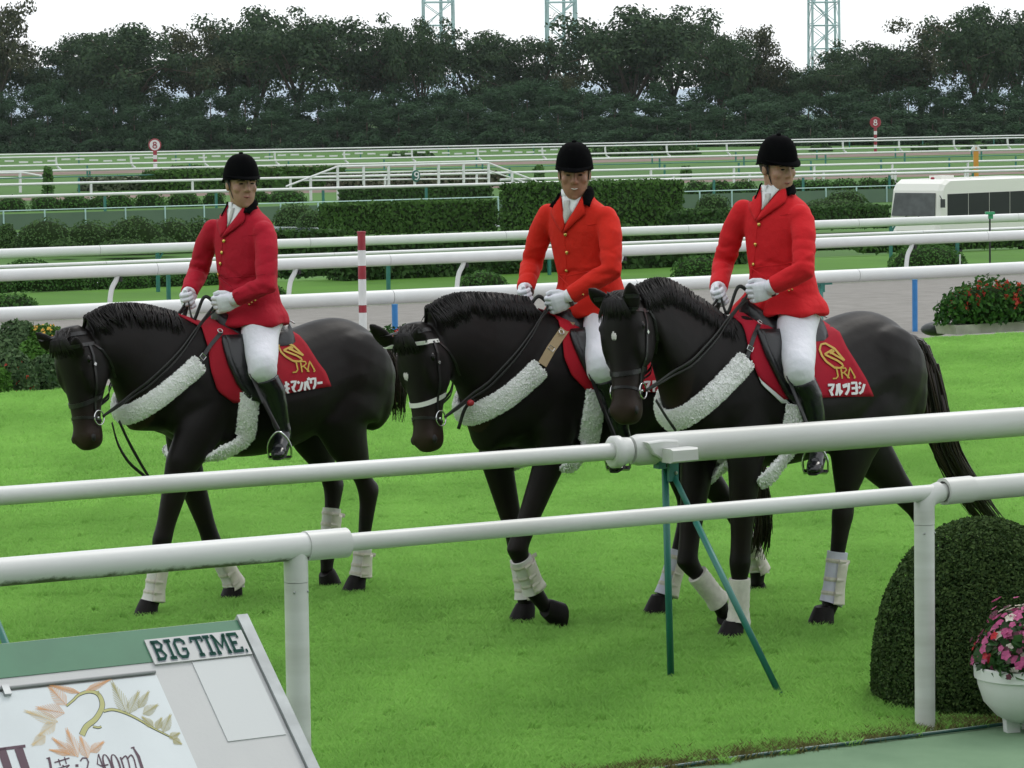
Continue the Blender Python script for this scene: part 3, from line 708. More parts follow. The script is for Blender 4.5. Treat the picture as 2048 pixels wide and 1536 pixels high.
t = hedge(188, 330, 357, 381, -2.2, 2.5, 'olive unclipped hedge behind the left bushes', mat('olive_leaves', (.085, .115, .05), .7, island=1, col2=(.04, .055, .025)), .22, 50, 10)
hedge(690, 1010, 350, 376, -2.2, 2.5, 'olive brown shrub belt behind the ramp fence', mat('olive_brown_leaves', (.095, .095, .05), .7, island=1, col2=(.05, .06, .03)), .22, 50, 11)
hedge(1195, 1400, 298, 311, -2.2, 2, 'far hedge strip before the tree belt, behind the middle rider', M_hedge_dark, .4, 12, 12)
# topiary columns
def topiary(px, ytop, ybase_, wpx, label):
    p = ground(px, ybase_, -2.2); s = scale_at(p); H = on_v(px, ytop, uv(p)[1]).z + 2.2
    t = thing('topiary', label, 'topiary', p, 0, 'clipped topiary columns')
    link_mesh('foliage', dome_mesh(wpx / 2 / s, wpx / 2 / s, H, 420, .16, 5, .02, int(px)), None, t)
    m = MB(); m.tube([(0, 0, -.1), (0, 0, H * .3)], .08, 6); m.build('trunk', M_wood, t)
topiary(97, 334, 391, 16, 'clipped column bush at the far left, beside the ramp fence')
topiary(560, 345, 383, 17, 'clipped column bush just left of the ramp fence')
topiary(1078, 332, 367, 16, 'clipped column bush right of the ramp fence')
topiary(1372, 333, 357, 18, 'small clipped column between the middle and right riders')
# ---------------------------------------------------------------- domed bushes
DOMES = {}
def dome(px, ybase_, wpx, hpx, z, label, grp=None, m=None, n=None, size=None, p_=2.3, key=None, name='domed_bush', cat='bush'):
    p = ground(px, ybase_, z); s = scale_at(p); r = wpx / 2 / s; h = hpx / s
    t = thing(name, label, cat, p, rnd.uniform(0, 6), grp)
    me = dome_mesh(r, r, h, n or max(220, min(1800, int(wpx * hpx * .22))), size or max(.05, 3.4 / s), p_, .05, int(px * 7 + ybase_), m or M_bush)
    link_mesh('foliage', me, None, t); return t
G1 = 'domed bushes in a row on the left, above the mesh screen'
for i, (x, w_, nm) in enumerate(((22, 66, 'at the left edge'), (93, 68, 'second from the left edge'), (148, 62, 'third from the left edge'), (196, 56, 'under the left eight sign pole'), (236, 66, 'left of the middle of the row'),
                      (300, 66, 'in the middle of the row'), (367, 68, 'just left of the left rider'), (428, 46, 'half hidden by the left rider'))):
    dome(x, 424 - .028 * x, w_, 32 if i != 3 else 26, -2.2, 'domed bush in the row above the mesh screen, ' + nm, G1)
dome(573, 404, 80, 26, -2.2, 'wide domed bush at the left foot of the ramp fence')
dome(515, 404, 50, 26, -2.2, 'domed bush right of the left rider\'s collar')
G2 = 'domed bushes in a row between the right rider and the bus'
for i, (x, w_) in enumerate(((1395, 54), (1440, 48), (1487, 56), (1600, 46), (1640, 60), (1690, 62), (1740, 56), (1778, 40))):
    dome(x, 388 - .012 * (x - 1390), w_, 27, -2.2, 'domed bush in the far row, %s' % ('just right of the tall hedge', 'second right of the tall hedge', 'left of the right rider', 'touching the right rider\'s collar', 'first clear of the right rider', 'halfway to the bus', 'second left of the bus', 'nearest to the bus')[i], G2)
for i, (x, b_, w_, h_, lab) in enumerate(((590, 452, 90, 44, 'brownish mound right of the left rider'), (632, 454, 80, 34, 'low mound above the pond glimpse'), (1027, 450, 70, 44, 'grey green mound between the two clipped hedges'),
    (1425, 421, 70, 32, 'low mound just left of the right rider\'s shoulder'), (1690, 420, 90, 40, 'pointed mound left of the bus'), (1660, 424, 120, 26, 'broad mound at the right rider\'s shoulder'))):
    dome(x, b_, w_, h_, -2.1, lab, 'mounds of shrubs in the infield', M_wild)
# loose shrubs, left middle
for i, (x, b_, w_, h_, lab) in enumerate(((14, 498, 50, 52, 'dark upright shrub at the left edge above the rails'), (90, 498, 140, 62, 'big rounded shrub mass at the left'), (180, 497, 120, 55, 'rounded shrub left of the middle of the bank'), (268, 495, 130, 64, 'highest brown tipped shrub in the left bank'),
     (345, 492, 120, 54, 'shrub behind the left rider\'s elbow'), (400, 490, 100, 52, 'shrub hidden partly by the left rider'), (130, 505, 60, 28, 'small light shrub in front of the bank'), (250, 503, 110, 26, 'low brownish shrub in front of the bank'), (330, 500, 60, 24, 'small pale shrub before the left rider'))):
    dome(x, b_, w_, h_, -1.95, lab, 'shrubs on the left bank', M_wild, p_=2.0, n=900)
G3 = 'rounded bushes between the two white rails'
for i, (x, b_, w_, h_, z, lab) in enumerate(((60, 580, 130, 62, -1.6, 'wide bush between the two rails at the left'), (-5, 585, 70, 40, -1.6, 'bush at the left edge between the rails'), (150, 578, 100, 45, -1.6, 'dark bush behind the first curved post'), (245, 576, 110, 58, -1.6, 'broad bush between the rails before the left rider'),
     (330, 571, 110, 40, -1.6, 'low bush behind the left rider\'s arm'), (395, 570, 80, 40, -1.6, 'low bush behind the left rider\'s waist'), (440, 568, 80, 38, -1.6, 'bush hidden behind the left rider'),
     (20, 622, 110, 34, -1.45, 'flat bush above the nearest rail at the left edge'), (545, 594, 60, 22, -1.6, 'small bush beside the left rider\'s coat tail'), (965, 575, 100, 32, -1.6, 'bush just left of the middle rider\'s elbow'),
     (1400, 553, 110, 42, -1.55, 'bush between the middle and right riders'), (1855, 540, 160, 50, -1.55, 'large domed bush in front of the bus'), (1010, 500, 70, 26, -1.6, 'bush behind the middle rider\'s elbow'), (1310, 490, 120, 24, -1.65, 'light bush under the tall hedge'), (1420, 488, 90, 20, -1.65, 'light bush beside the right rider\'s sleeve'))):
    dome(x, b_, w_, h_, z, lab, G3)
for x, y, w_ in ((1240, 310, 60), (1640, 303, 40), (1850, 302, 50), (1950, 301, 40), (820, 316, 90)):
    dome(x, y, w_, 10, -2.2, {1240: 'far low mound behind the middle rider', 1640: 'far low mound right of the right rider\'s cap', 1850: 'far low mound above the bus roof', 1950: 'far low mound beside the orange marker', 820: 'far low mound above the nine sign'}[x], 'low mounds on the far straight', M_hedge_dark, n=160, size=.5)
# pond glimpses
M_water = mat('pond_water', (.20, .26, .28), .12, spec=.6, bump=.25, bscale=4)
vp0 = uv(ground(600, 466, -2.18))[1]; vp1 = uv(ground(600, 448, -2.18))[1]
mb = MB(); mb.rings([[P(U_(-40, vp0), vp0, -2.18), P(U_(1100, vp0), vp0, -2.18)], [P(U_(-40, vp1), vp1, -2.18), P(U_(1100, vp1), vp1, -2.18)]], cap=False, close=False); o = mb.build('water', M_water); o['kind'] = 'structure'
vp0, vp1 = V_C + 4.4, V_C + 9.0; zz_ = gz(vp0) + .03
mb = MB(); mb.rings([[P(U_(60, vp0), vp0, zz_), P(U_(440, vp0), vp0, zz_)], [P(U_(60, vp1), vp1, zz_), P(U_(440, vp1), vp1, zz_)]], cap=False, close=False); o = mb.build('water', M_water); o['kind'] = 'structure'

# ================================================================== BUS
M_cream = mat('cream_bus_paint', (.70, .70, .64), .35, coat=.3); M_glass = mat('dark_bus_glass', (.018, .022, .022), .35, spec=.15); M_wsc = mat('windscreen_grey_reflection', (.085, .095, .095), .3, spec=.3, var=.7, vscale=3, col2=(.04, .045, .045))  # windscreen grey has reflected light and interior tone painted into its colour
M_dark = mat('bus_dark_trim', (.03, .035, .035), .5)
d = FPX / 60; pf = at_depth(1778, 520, d); HB = math.radians(47)   # heading: front points to the left and towards us
t = thing('minibus', 'cream minibus with a large windscreen and dark side windows, parked behind the hedge', 'bus', (pf.x, pf.y, -2.2), 0)
bx = Vector((math.cos(HB), math.sin(HB), 0)); by = Vector((-bx.y, bx.x, 0))     # bx runs back along the bus, -by faces... right-hand front corner at origin
# cross axis: far front corner is the origin, the near side is towards +w
wv = Vector((math.sin(HB), -math.cos(HB), 0)); BW, BL, BH = 2.03, 6.6, 2.62
def bp_(l, w_, z): return bx * l + wv * w_ + Vector((0, 0, z))
prof = [(.0, .45), (-.05, .95), (.0, 1.32), (.14, 2.26), (.26, 2.48), (.55, BH), (BL - .3, BH), (BL - .05, 2.35), (BL, 1.3), (BL, .45)]
mb = MB(); mb.rings([[bp_(l + (.12 if w_ in (0, BW) else 0), w_, z - (.05 if w_ in (0, BW) and z > 2.4 else 0)) for l, z in prof] for w_ in (0, .12, BW - .12, BW)])
bus = mb.build('body', M_cream, t)
def panel(name, quad, m, parent, depth=.03):
    n = (quad[1] - quad[0]).cross(quad[3] - quad[0]).normalized()
    if n.dot(Vector((0, -1, .0))) < 0: n = -n
    mb = MB(); mb.rings([[q - n * .01 for q in quad], [q + n * depth for q in quad]]); return mb.build(name, m, parent)
sl = lambda z: lerp(.0, .14, (z - 1.32) / .94)
ws = [bp_(sl(1.42) - .02, .14, 1.42), bp_(sl(1.42) - .02, BW - .14, 1.42), bp_(sl(2.18) - .02, BW - .2, 2.18), bp_(sl(2.18) - .02, .2, 2.18)]
wsn = panel('windscreen', ws, M_wsc, t)
m = MB(); m.tube([bp_(-.03, .7, 1.40), bp_(.1, 1.35, 1.62)], .012, 5); m.tube([bp_(-.03, 1.2, 1.40), bp_(.08, 1.75, 1.6)], .012, 5); m.build('wiper', M_dark, t)
for k in range(5):
    a = .50 + k * 1.2; panel('side_window', [bp_(a, BW, 1.36), bp_(a + 1.16, BW, 1.36), bp_(a + 1.16, BW, 2.14), bp_(a, BW, 2.14)], M_glass, t, .012)
for a in (.95, 5.2):
    m = MB(); m.tube([bp_(a, BW + .02, .38), bp_(a, BW - .22, .38)], .38, 18); wh = m.build('wheel', M_black, t); m = MB(); m.tube([bp_(a, BW + .035, .38), bp_(a, BW, .38)], .2, 14); m.build('rim', M_steel, wh)
for a in (.25, BW - .25):
    m = MB(); m.tube([bp_(-.1, a, .85), bp_(.1, a, .85)], .11, 12); m.build('headlight', mat('lamp_glass', (.7, .7, .66), .15), t)
m = MB(); m.box(bp_(-.08, BW / 2, .55), (.2, BW, .22), rx=bx); m.build('bumper', M_dark, t)
m = MB(); m.box(bp_(1.6, 1.0, BH + .05), (.7, .5, .12), rx=bx); m.build('roof_vent', M_cream, t)
m = MB(); m.ball(bp_(.75, 1.25, BH + .03), (.07, .07, .05)); m.build('roof_lamp', M_redpaint, t)
m = MB(); m.box(bp_(.02, BW + .16, 1.85), (.05, .16, .28), rx=bx); m.tube([bp_(.1, BW - .02, 2.1), bp_(.02, BW + .14, 1.95)], .015, 5); m.build('wing_mirror', M_dark, t)

# ================================================================== FLOWER TROUGHS, LEFT FLOWER BANK
M_salvia = mat('red_salvia_flowers', (.55, .03, .03), .6, island=.7, col2=(.6, .10, .03), trans=.2)
M_conc = mat('pale_concrete', (.42, .40, .36), .85, var=.5, vscale=6)
M_fl = fol('flower_plant_leaves', (.045, .12, .02), (.015, .05, .012))
def spikes(n, rx, ry, h, z0):
    PT, NR = [], []
    for k in range(n):
        a, r = rnd.uniform(0, 6.28), math.sqrt(rnd.random()); x, y = math.cos(a) * r * rx, math.sin(a) * r * ry
        zb = z0 + h * math.sqrt(max(.1, 1 - r * r)) * rnd.uniform(.75, 1.0)
        for j in range(16):
            PT.append((x + rnd.gauss(0, .012), y + rnd.gauss(0, .012), zb + rnd.uniform(0, .13))); NR.append((rnd.gauss(0, 1), rnd.gauss(0, 1), .4))
    return leaves(PT, NR, .03, .3)
def trough(px0, px1, ybox0, ybox1, yfol, z, v, label, nspk=40, box=True):
    a, b = on_v(px0, ybox1, v), on_v(px1, ybox1, v); L_ = uv(b)[0] - uv(a)[0]; c = (a + b) / 2; c.z = z
    t = thing('flower_trough', label, 'flower trough', c, TH, 'flower troughs along the lawn edge'); s = scale_at(c); hb_ = max(.08, (ybox1 - ybox0) / s); hf = (ybox0 - yfol) / s
    if box:
        m = MB(); m.rings([[Vector((sx * L_ / 2 * k_, sy * .2 * k_, zz_)) for sx, sy in ((-1, -1), (1, -1), (1, 1), (-1, 1))] for k_, zz_ in ((.96, 0), (1, hb_), (.95, hb_), (.9, hb_ - .03))]); m.build('box', M_conc, t)
    pts, nr = dome_pts(int(1300 * L_), L_ * .52, .34, hf * .95, 3); pts = lumpy(pts, nr, .05, 9, 3); pts += nr * rng.normal(0, .03, (len(pts), 1)); pts[:, 2] += hb_
    Vv, Ff = leaves(pts, nr, .045, .6); me = np_mesh('foliage', Vv, Ff); me.materials.append(M_fl); link_mesh('foliage', me, None, t)
    m = MB(); m.ball((0, 0, hb_ + hf * .35), (L_ * .46, .26, hf * .48), 12, 6); m.build('inner_core', M_core, t)
    Vv, Ff = spikes(nspk, L_ * .48, .32, hf * .85, hb_); me = np_mesh('flowers', Vv, Ff); me.materials.append(M_salvia); link_mesh('flowers', me, None, t)
trough(1890, 2080, 652, 671, 568, -.02, 32.6, 'flower trough of red salvia in a pale box at the right lawn edge', 46)
trough(700, 880, 668, 690, 605, -.12, 32.9, 'red and green flower trough behind the left horse\'s rump', 34)
trough(1600, 1668, 640, 655, 596, -.25, 33.4, 'small leafy plant trough behind the right rider', 4)
trough(555, 575, 640, 655, 626, -.2, 33.0, 'scrap of a flower trough behind the left rider\'s coat', 2)
trough(1430, 1470, 655, 668, 618, -.2, 33.2, 'patch of orange flowers behind the right rider\'s hand', 10)
# black coiled hose / tyre at the trough
p = on_v(1872, 664, 33.0); p.z = -.06
t = thing('sandbag', 'dark weight bag lying at the foot of the tripod beside the flower trough', 'bag', p, TH)
m = MB(); m.ball((0, 0, .08), (.22, .14, .09), 14, 8); m.build('bag_body', M_dark, t, True); m = MB(); m.tube([(.2, 0, .1), (.27, .02, .12), (.3, 0, .05)], .02, 6); m.build('tied_neck', M_dark, t, True)
# left bank: mixed clipped domes with flowers
M_yel = mat('yellow_flowers', (.6, .38, .03), .6, island=.5, col2=(.6, .2, .03), trans=.2)
M_silver = fol('grey_green_leaves', (.10, .16, .07), (.035, .07, .03)); M_lime = fol('bright_green_leaves', (.08, .19, .03), (.03, .08, .015))
for i, (x, b_, w_, h_, m_, fl, lab) in enumerate(((-20, 760, 110, 100, M_silver, None, 'grey green mound at the left edge of the lawn'), (38, 700, 90, 55, M_silver, None, 'upper grey green mound above the flower bank'), (88, 700, 80, 50, M_lime, M_yel, 'yellow flecked mound behind the left horse\'s ear'),
      (22, 782, 90, 78, M_silver, M_salvia, 'mound dotted with red flowers at the left'), (70, 745, 90, 60, M_lime, M_yel, 'green mound with yellow flowers beside the left horse\'s face'), (92, 778, 80, 66, M_silver, M_salvia, 'mound with a red flower line under the left horse\'s face'), (-10, 788, 60, 50, M_lime, None, 'green mound at the lower left of the flower bank'), (55, 784, 40, 50, M_silver, M_salvia, 'small red flowering clump between two mounds'), (130, 770, 60, 60, M_lime, None, 'mound hidden behind the left horse\'s face'))):
    t = dome(x, b_, w_, h_, -.02 if b_ > 740 else -.3, lab, 'mounds of the flower bank on the left lawn edge', m_, n=2200, size=.035, name='flower_mound')
    if fl:
        r = w_ / 2 / scale_at(t.location); h = h_ / scale_at(t.location); pts, nr = dome_pts(160, r * 1.02, r * 1.02, h * 1.03, 2.3)
        sel = (np.sin(pts[:, 0] * 9 + i) + np.sin(pts[:, 2] * 13 + i * 2)) > .5; pts, nr = pts[sel], nr[sel]
        if len(pts): Vv, Ff = leaves(pts, nr, .045, .4); me = np_mesh('flowers', Vv, Ff); me.materials.append(fl); link_mesh('flowers', me, None, t)
# ================================================================== NEAR WHITE PIPE FENCE
V_F = 11.72
t = thing('pipe_fence', 'nearest white pipe fence with stout round posts and thick sleeves, by the artificial turf', 'fence', P(9.5, V_F, 0)); off = t.location
def fz(px, py): return on_v(px, py, V_F)
pr_ = {}
uL, uR = uv(fz(600, 1093))[0], uv(fz(1852, 990))[0]
zr = (fz(600, 1093).z + fz(1852, 988).z) / 2; dzr = fz(1852, 986).z - fz(600, 1093).z
zf = lambda u: fz(600, 1093).z + dzr * (u - uL) / (uR - uL)
M_white2 = mat('weathered_white_pipe', (.63, .64, .62), .38, var=.75, vscale=2.2, col2=(.45, .46, .42), vdetail=9, bump=.02, stretch=(.35, .35, 4))
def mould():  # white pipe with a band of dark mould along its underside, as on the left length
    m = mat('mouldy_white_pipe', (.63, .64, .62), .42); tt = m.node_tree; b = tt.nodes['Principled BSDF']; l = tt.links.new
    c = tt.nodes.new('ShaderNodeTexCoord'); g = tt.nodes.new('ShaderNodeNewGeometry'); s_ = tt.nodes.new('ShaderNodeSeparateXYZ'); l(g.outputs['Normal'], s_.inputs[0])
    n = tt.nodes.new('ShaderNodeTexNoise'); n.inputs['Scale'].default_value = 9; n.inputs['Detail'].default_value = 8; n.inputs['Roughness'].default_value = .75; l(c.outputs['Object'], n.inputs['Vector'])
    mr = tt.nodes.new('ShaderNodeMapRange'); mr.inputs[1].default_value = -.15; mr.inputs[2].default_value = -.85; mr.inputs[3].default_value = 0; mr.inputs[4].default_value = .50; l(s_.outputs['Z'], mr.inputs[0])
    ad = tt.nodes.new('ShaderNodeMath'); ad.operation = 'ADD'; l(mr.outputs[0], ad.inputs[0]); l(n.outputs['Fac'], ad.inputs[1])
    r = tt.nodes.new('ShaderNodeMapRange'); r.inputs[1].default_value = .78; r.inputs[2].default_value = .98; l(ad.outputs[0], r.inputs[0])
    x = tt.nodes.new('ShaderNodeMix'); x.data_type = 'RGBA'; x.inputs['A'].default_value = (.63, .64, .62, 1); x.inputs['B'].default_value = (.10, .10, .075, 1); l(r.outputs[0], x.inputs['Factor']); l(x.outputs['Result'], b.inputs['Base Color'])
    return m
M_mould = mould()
def pipe(name, u0, u1, r, m=M_white2):
    mb = MB(); mb.tube([P(u0, V_F, zf(u0)), P(u1, V_F, zf(u1))], r, 20); return autosmooth(mb.build(name, m, t, off=off))
uS0, uS1 = uv(fz(612, 1092))[0], uv(fz(692, 1086))[0]; uT0, uT1 = uv(fz(1886, 985))[0], uv(fz(1940, 982))[0]
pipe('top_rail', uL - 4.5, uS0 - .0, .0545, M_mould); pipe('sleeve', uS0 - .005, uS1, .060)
pipe('top_rail', uS1 - .02, uT0 + .05, .036); pipe('top_rail', uT1 - .01, uR + 3.2, .0535)
mb = MB(); N_ = 24
for rr0, rr1, ua, ub in ((.060, .046, uT0, uT1),):
    q = [[P(ua, V_F, zf(ua)) + CV * math.cos(a) * r_ + Vector((0, 0, math.sin(a) * r_)) + CU * du for a in [2 * math.pi * j / N_ for j in range(N_)]] for r_, du in ((.046, .06), (.046, 0), (.060, 0), (.060, ub - ua), (.05, ub - ua + .004))]
    mb.rings(q, cap=False)
autosmooth(mb.build('sleeve', M_white2, t, off=off))
def fpost(u, r, hood):
    zt = zf(u) - .02
    mb = MB(); mb.tube([P(u, V_F, -.03), P(u, V_F, zt - .12)], r, 20); autosmooth(mb.build('post', M_white2, t, off=off))
    mb = MB(); mb.tube([P(u, V_F, zt - .118), P(u, V_F, zt - .03), P(u + .03, V_F, zt + .005), P(u + .09, V_F, zt + .02)] if hood else [P(u, V_F, zt - .118), P(u, V_F, zt)], r * 1.02, 20, ref=CV); autosmooth(mb.build('elbow', M_white2, t, off=off))
    for s_ in (-1, 1):
        mb = MB(); q_ = P(u, V_F, zt - .155) + (CU * s_ * .62 - CV * .78) * (r + .001); mb.ball(q_, .005, 8, 5); mb.build('screw', M_steel, t, off=off)
fpost(uL - .02, .0475, False); fpost(uR - .01, .0455, True)
fpost(uL - 3.15, .0475, False); fpost(uR + 3.1, .0455, True)

# ================================================================== MOVABLE WHITE RAIL ON GREEN TRIPODS
V_2 = 13.47
def r2(px, py): return on_v(px, py, V_2)
t = thing('movable_rail', 'white movable rail on slim green tripods, thin pipe left and wide oval rail right', 'rail', P(9.4, V_2, 0)); off = t.location
pL, pM, pR = r2(0, 992), r2(1235, 902), r2(2048, 843)
z2 = lambda u: lerp(pL.z, pM.z, (u - uv(pL)[0]) / (uv(pM)[0] - uv(pL)[0]))
uM = uv(pM)[0]
mb = MB(); u0_ = uv(pL)[0] - 3; mb.tube([P(u0_, V_2, z2(u0_)), P(uM + .02, V_2, z2(uM))], .0415, 20); autosmooth(mb.build('thin_rail', M_white2, t, off=off))
def ovalring(u, a, b, z): return [P(u, V_2 + math.cos(x) * a, z + math.sin(x) * b) for x in [2 * math.pi * j / 28 for j in range(28)]]
zo = lambda u: lerp(r2(1300, 898).z, r2(2048, 843).z, (u - uv(r2(1300, 898))[0]) / (uv(r2(2048, 843))[0] - uv(r2(1300, 898))[0]))
mb = MB(); uo = uv(r2(1262, 900))[0]; ue = uv(pR)[0] + 2.5
mb.rings([ovalring(uo, .055, .066, zo(uo)), ovalring(uo + .04, .07, .076, zo(uo)), ovalring(ue, .07, .076, zo(ue))]); autosmooth(mb.build('wide_rail', M_white2, t, off=off), 50)
# collar end fitting
mb = MB(); uc = uv(r2(1222, 903))[0]
mb.rings([ovalring(uc, .046, .046, z2(uc)), ovalring(uc - .002, .06, .066, z2(uc) - .004), ovalring(uc + .008, .068, .078, z2(uc) - .004), ovalring(uc + .045, .068, .078, z2(uc) - .004), ovalring(uc + .06, .058, .068, z2(uc) - .004), ovalring(uc + .1, .055, .062, z2(uc))])
autosmooth(mb.build('collar', M_white2, t, off=off), 50)
# wedge shaped clamp block
cb = r2(1322, 897); ub_ = uv(cb)[0]; zb = cb.z
def face(vv, e=0): return [P(ub_ - .145 + e, vv, zb + .045 - e), P(ub_ - .045, vv, zb + .05 - e), P(ub_ + .035 - e, vv, zb + .045 - e), P(ub_ + .035 - e, vv, zb - .052 + e), P(ub_ - .035, vv, zb - .055 + e), P(ub_ - .11 + e, vv, zb - .015 + e)]
mb = MB(); mb.rings([face(V_2 - .02), face(V_2 - .095), face(V_2 - .10, .006)]); mb.build('clamp_block', M_white2, t, off=off)
def face2(vv, e=0): return [P(ub_ - .06 + e, vv, zb + .012 - e), P(ub_ + .10 - e, vv, zb + .012 - e), P(ub_ + .105 - e, vv, zb - .054 + e), P(ub_ - .06 + e, vv, zb - .056 + e)]
mb = MB(); mb.rings([face2(V_2 - .09), face2(V_2 - .165), face2(V_2 - .175, .008)]); mb.build('clamp_lug', M_white2, t, off=off)
def tripod(du, hd=True):
    top = r2(1330, 935) + CU * du; ub2 = uv(top)[0]; zt = top.z; ft = r2(1342, 1358) + CU * du
    mb = MB(); mb.tube([P(uv(ft)[0], V_2, -.02), P(ub2, V_2 - .0, zt)], .017, 10); mb.build('leg', M_green, t, True, off=off)
    a = ground(1560, 1390) + CU * du; b = P(ub2 + .03, V_2 - .02, zt - .03); mid = b.lerp(a, .22)
    mb = MB(); mb.tube([b, mid], .014, 10); mb.tube([mid, a], .016, 10); mb.build('strut', M_green, t, True, off=off)
    mb = MB(); mb.box(P(ub2 + .025, V_2 - .03, zt + .0), (.055, .02, .13), rx=CU); mb.box(P(ub2 - .01, V_2, zt + .045), (.12, .07, .035), rx=CU); mb.box(P(ub2 - .045, V_2 - .02, zt + .025), (.04, .05, .05), rx=CU); mb.build('head_plate', M_green, t, off=off)
    for dz in (.03, -.025):
        mb = MB(); mb.ball(P(ub2 + .035, V_2 - .043, zt + dz), .009, 8, 5); mb.build('bolt', M_steel, t, off=off)
tripod(0)
# left tripod: same design one rail length away; its strut shows at the left edge
duL = (uv(ground(45, 1290))[0] - uv(ground(1560, 1390))[0]); 
tripod(-3.70); tripod(3.4)

# ================================================================== ROUND CLIPPED BUSH AND FLOWER BOWL
p = ground(1972, 1398); s = scale_at(p)
t = thing('round_bush', 'big clipped round bush behind the right fence post', 'bush', p)
rx = 236 / s; H = (1398 - 1064) / s + .05
me = dome_mesh(rx, rx, H, 62000, .0115, 2.1, .04, 3, M_box, .85, .94)
link_mesh('foliage', me, None, t); m = MB(); m.tube([(0, 0, -.05), (0, 0, H * .5)], .03, 8); m.build('trunk', M_wood, t)
pb = ground(2052, 1462); s = scale_at(pb)
t = thing('flower_bowl', 'white footed bowl planter overflowing with pink, red and white flowers', 'planter', pb)
M_bowl = mat('white_moulded_bowl', (.74, .75, .73), .4, var=.3, vscale=4, col2=(.66, .67, .65))
k = 1 / s
prof = [(38, 22), (60, 34), (85, 62), (96, 95), (98, 108), (103, 110), (104, 132), (99, 134), (92, 128), (60, 120), (1, 120)]
mb = MB(); mb.rings([[Vector((math.cos(a) * r_ * k, math.sin(a) * r_ * k, z_ * k)) for a in np.linspace(0, 2 * math.pi, 40, endpoint=False)] for r_, z_ in prof]); autosmooth(mb.build('bowl', M_bowl, t), 35)
for a in (math.radians(195), math.radians(315), math.radians(75)):
    X = Vector((math.cos(a), math.sin(a), 0)); Y = Vector((-X.y, X.x, 0)); mb = MB()
    mb.rings([[X * 16 * k + Y * w_, X * 44 * k + Y * w_, X * 50 * k + Y * w_ + Vector((0, 0, 62 * k)), X * 20 * k + Y * w_ + Vector((0, 0, 42 * k))] for w_ in (-.022, .022)]); mb.build('foot', M_bowl, t)
M_soil = mat('potting_soil', (.03, .022, .016), .95)
m = MB(); m.ball((0, 0, 118 * k), (86 * k, 86 * k, 40 * k), 16, 8); m.build('soil', M_soil, t, True)
FLM = {n: mat(n + '_begonia_petals', a, .5, island=.8, col2=b, trans=.3) for n, a, b in (('pink', (.62, .13, .30), (.45, .05, .20)), ('red', (.60, .012, .02), (.42, .01, .03)), ('white', (.75, .72, .62), (.62, .58, .45)), ('leaf', (.05, .14, .03), (.02, .06, .02)), ('wine', (.10, .02, .04), (.16, .04, .07)))}
def bloom(PT, col):
    Vs, Fs, n0 = [], [], 0
    for c, nrm, r_ in PT:
        nrm = Vector(nrm).normalized(); A = nrm.orthogonal().normalized(); B = nrm.cross(A); ph = rnd.uniform(0, 6)
        for j in range(5):
            a = ph + j * 1.257 + rnd.uniform(-.2, .2); d_ = A * math.cos(a) + B * math.sin(a); sd_ = nrm.cross(d_)
            q = [c + nrm * .002, c + d_ * r_ * .6 + sd_ * r_ * .45 + nrm * r_ * .35, c + d_ * r_ + nrm * r_ * .2, c + d_ * r_ * .6 - sd_ * r_ * .45 + nrm * r_ * .35]
            Vs += [tuple(x) for x in q]; Fs.append((n0, n0 + 1, n0 + 2, n0 + 3)); n0 += 4
    me = np_mesh(col, Vs, Fs); me.materials.append(FLM[col]); return me
def rand_top(n, xr=None, lo=.0):
    o = []
    while len(o) < n:
        a = rnd.uniform(0, 6.28); zz_ = rnd.uniform(lo, 1); r_ = math.sqrt(1 - zz_ ** 2)
        nrm = Vector((math.cos(a) * r_, math.sin(a) * r_, zz_ * .8 + .1)); c = Vector((math.cos(a) * r_ * 98 * k, math.sin(a) * r_ * 98 * k, (122 + zz_ * 122 * rnd.uniform(.80, 1.12)) * k)) + nrm * rnd.gauss(0, .02)
        if xr and not xr(c): continue
        o.append((c, nrm, rnd.uniform(.014, .029)))
    return o
for nm, col, n, fn, lo in (('pink_flowers', 'pink', 230, lambda c: c.z > (128 + .9 * abs(c.x + .03) / k * .9) * k or c.x < -.16, 0), ('red_flowers', 'red', 16, lambda c: c.x < -.13 and c.z < 205 * k and c.y < .05, .1), ('white_flowers', 'white', 75, lambda c: c.x > -.15 and c.y < .05, .05), ('pink_flowers', 'wine', 40, None, 0)):
    link_mesh(nm, bloom(rand_top(n, fn, lo), col), None, t)['kind'] = 'stuff'
pts, nr = dome_pts(700, 98 * k, 98 * k, 118 * k, 2); pts[:, 2] += 120 * k; Vv, Ff = leaves(pts + nr * rng.normal(0, .012, (700, 1)), nr, .038, .9); me = np_mesh('leaves', Vv, Ff); me.materials.append(FLM['leaf']); link_mesh('leaves', me, None, t)

# ================================================================== SLOPING INFORMATION BOARD
TRp = at_depth(489, 1238, 11.25)
best = None
for k_ in range(20, 80):
    tl = math.radians(k_); W_ = -CV * math.cos(tl) - Vector((0, 0, 1)) * math.sin(tl); q = pix(TRp + W_ * .6); sl_ = (q[0] - 489) / (q[1] - 1238)
    e = abs(sl_ - (628 - 489) / (1536 - 1238)); best = min(best, (e, k_)) if best else (e, k_)
TILT = math.radians(best[1]); BW_ = -CV * math.cos(TILT) - Vector((0, 0, 1)) * math.sin(TILT); BA = -CU; BN = BW_.cross(BA).normalized()
if BN.z < 0: BN = -BN
def bd(px, py, h=0.0):
    r = ray(px, py); q = CAM + r * ((TRp - CAM).dot(BN) / r.dot(BN)); return q + BN * h
t = thing('race_board', 'sloping race information board with a green band and a pine branch poster', 'board', Vector((TRp.x, TRp.y, 0)), 0); off = t.location
M_panel = mat('pale_steel_panel', (.50, .51, .50), .45, var=.35, vscale=6, bump=.02, col2=(.45, .46, .46)); M_band = mat('green_band_paint', (.055, .185, .10), .45, var=.2, vscale=8)
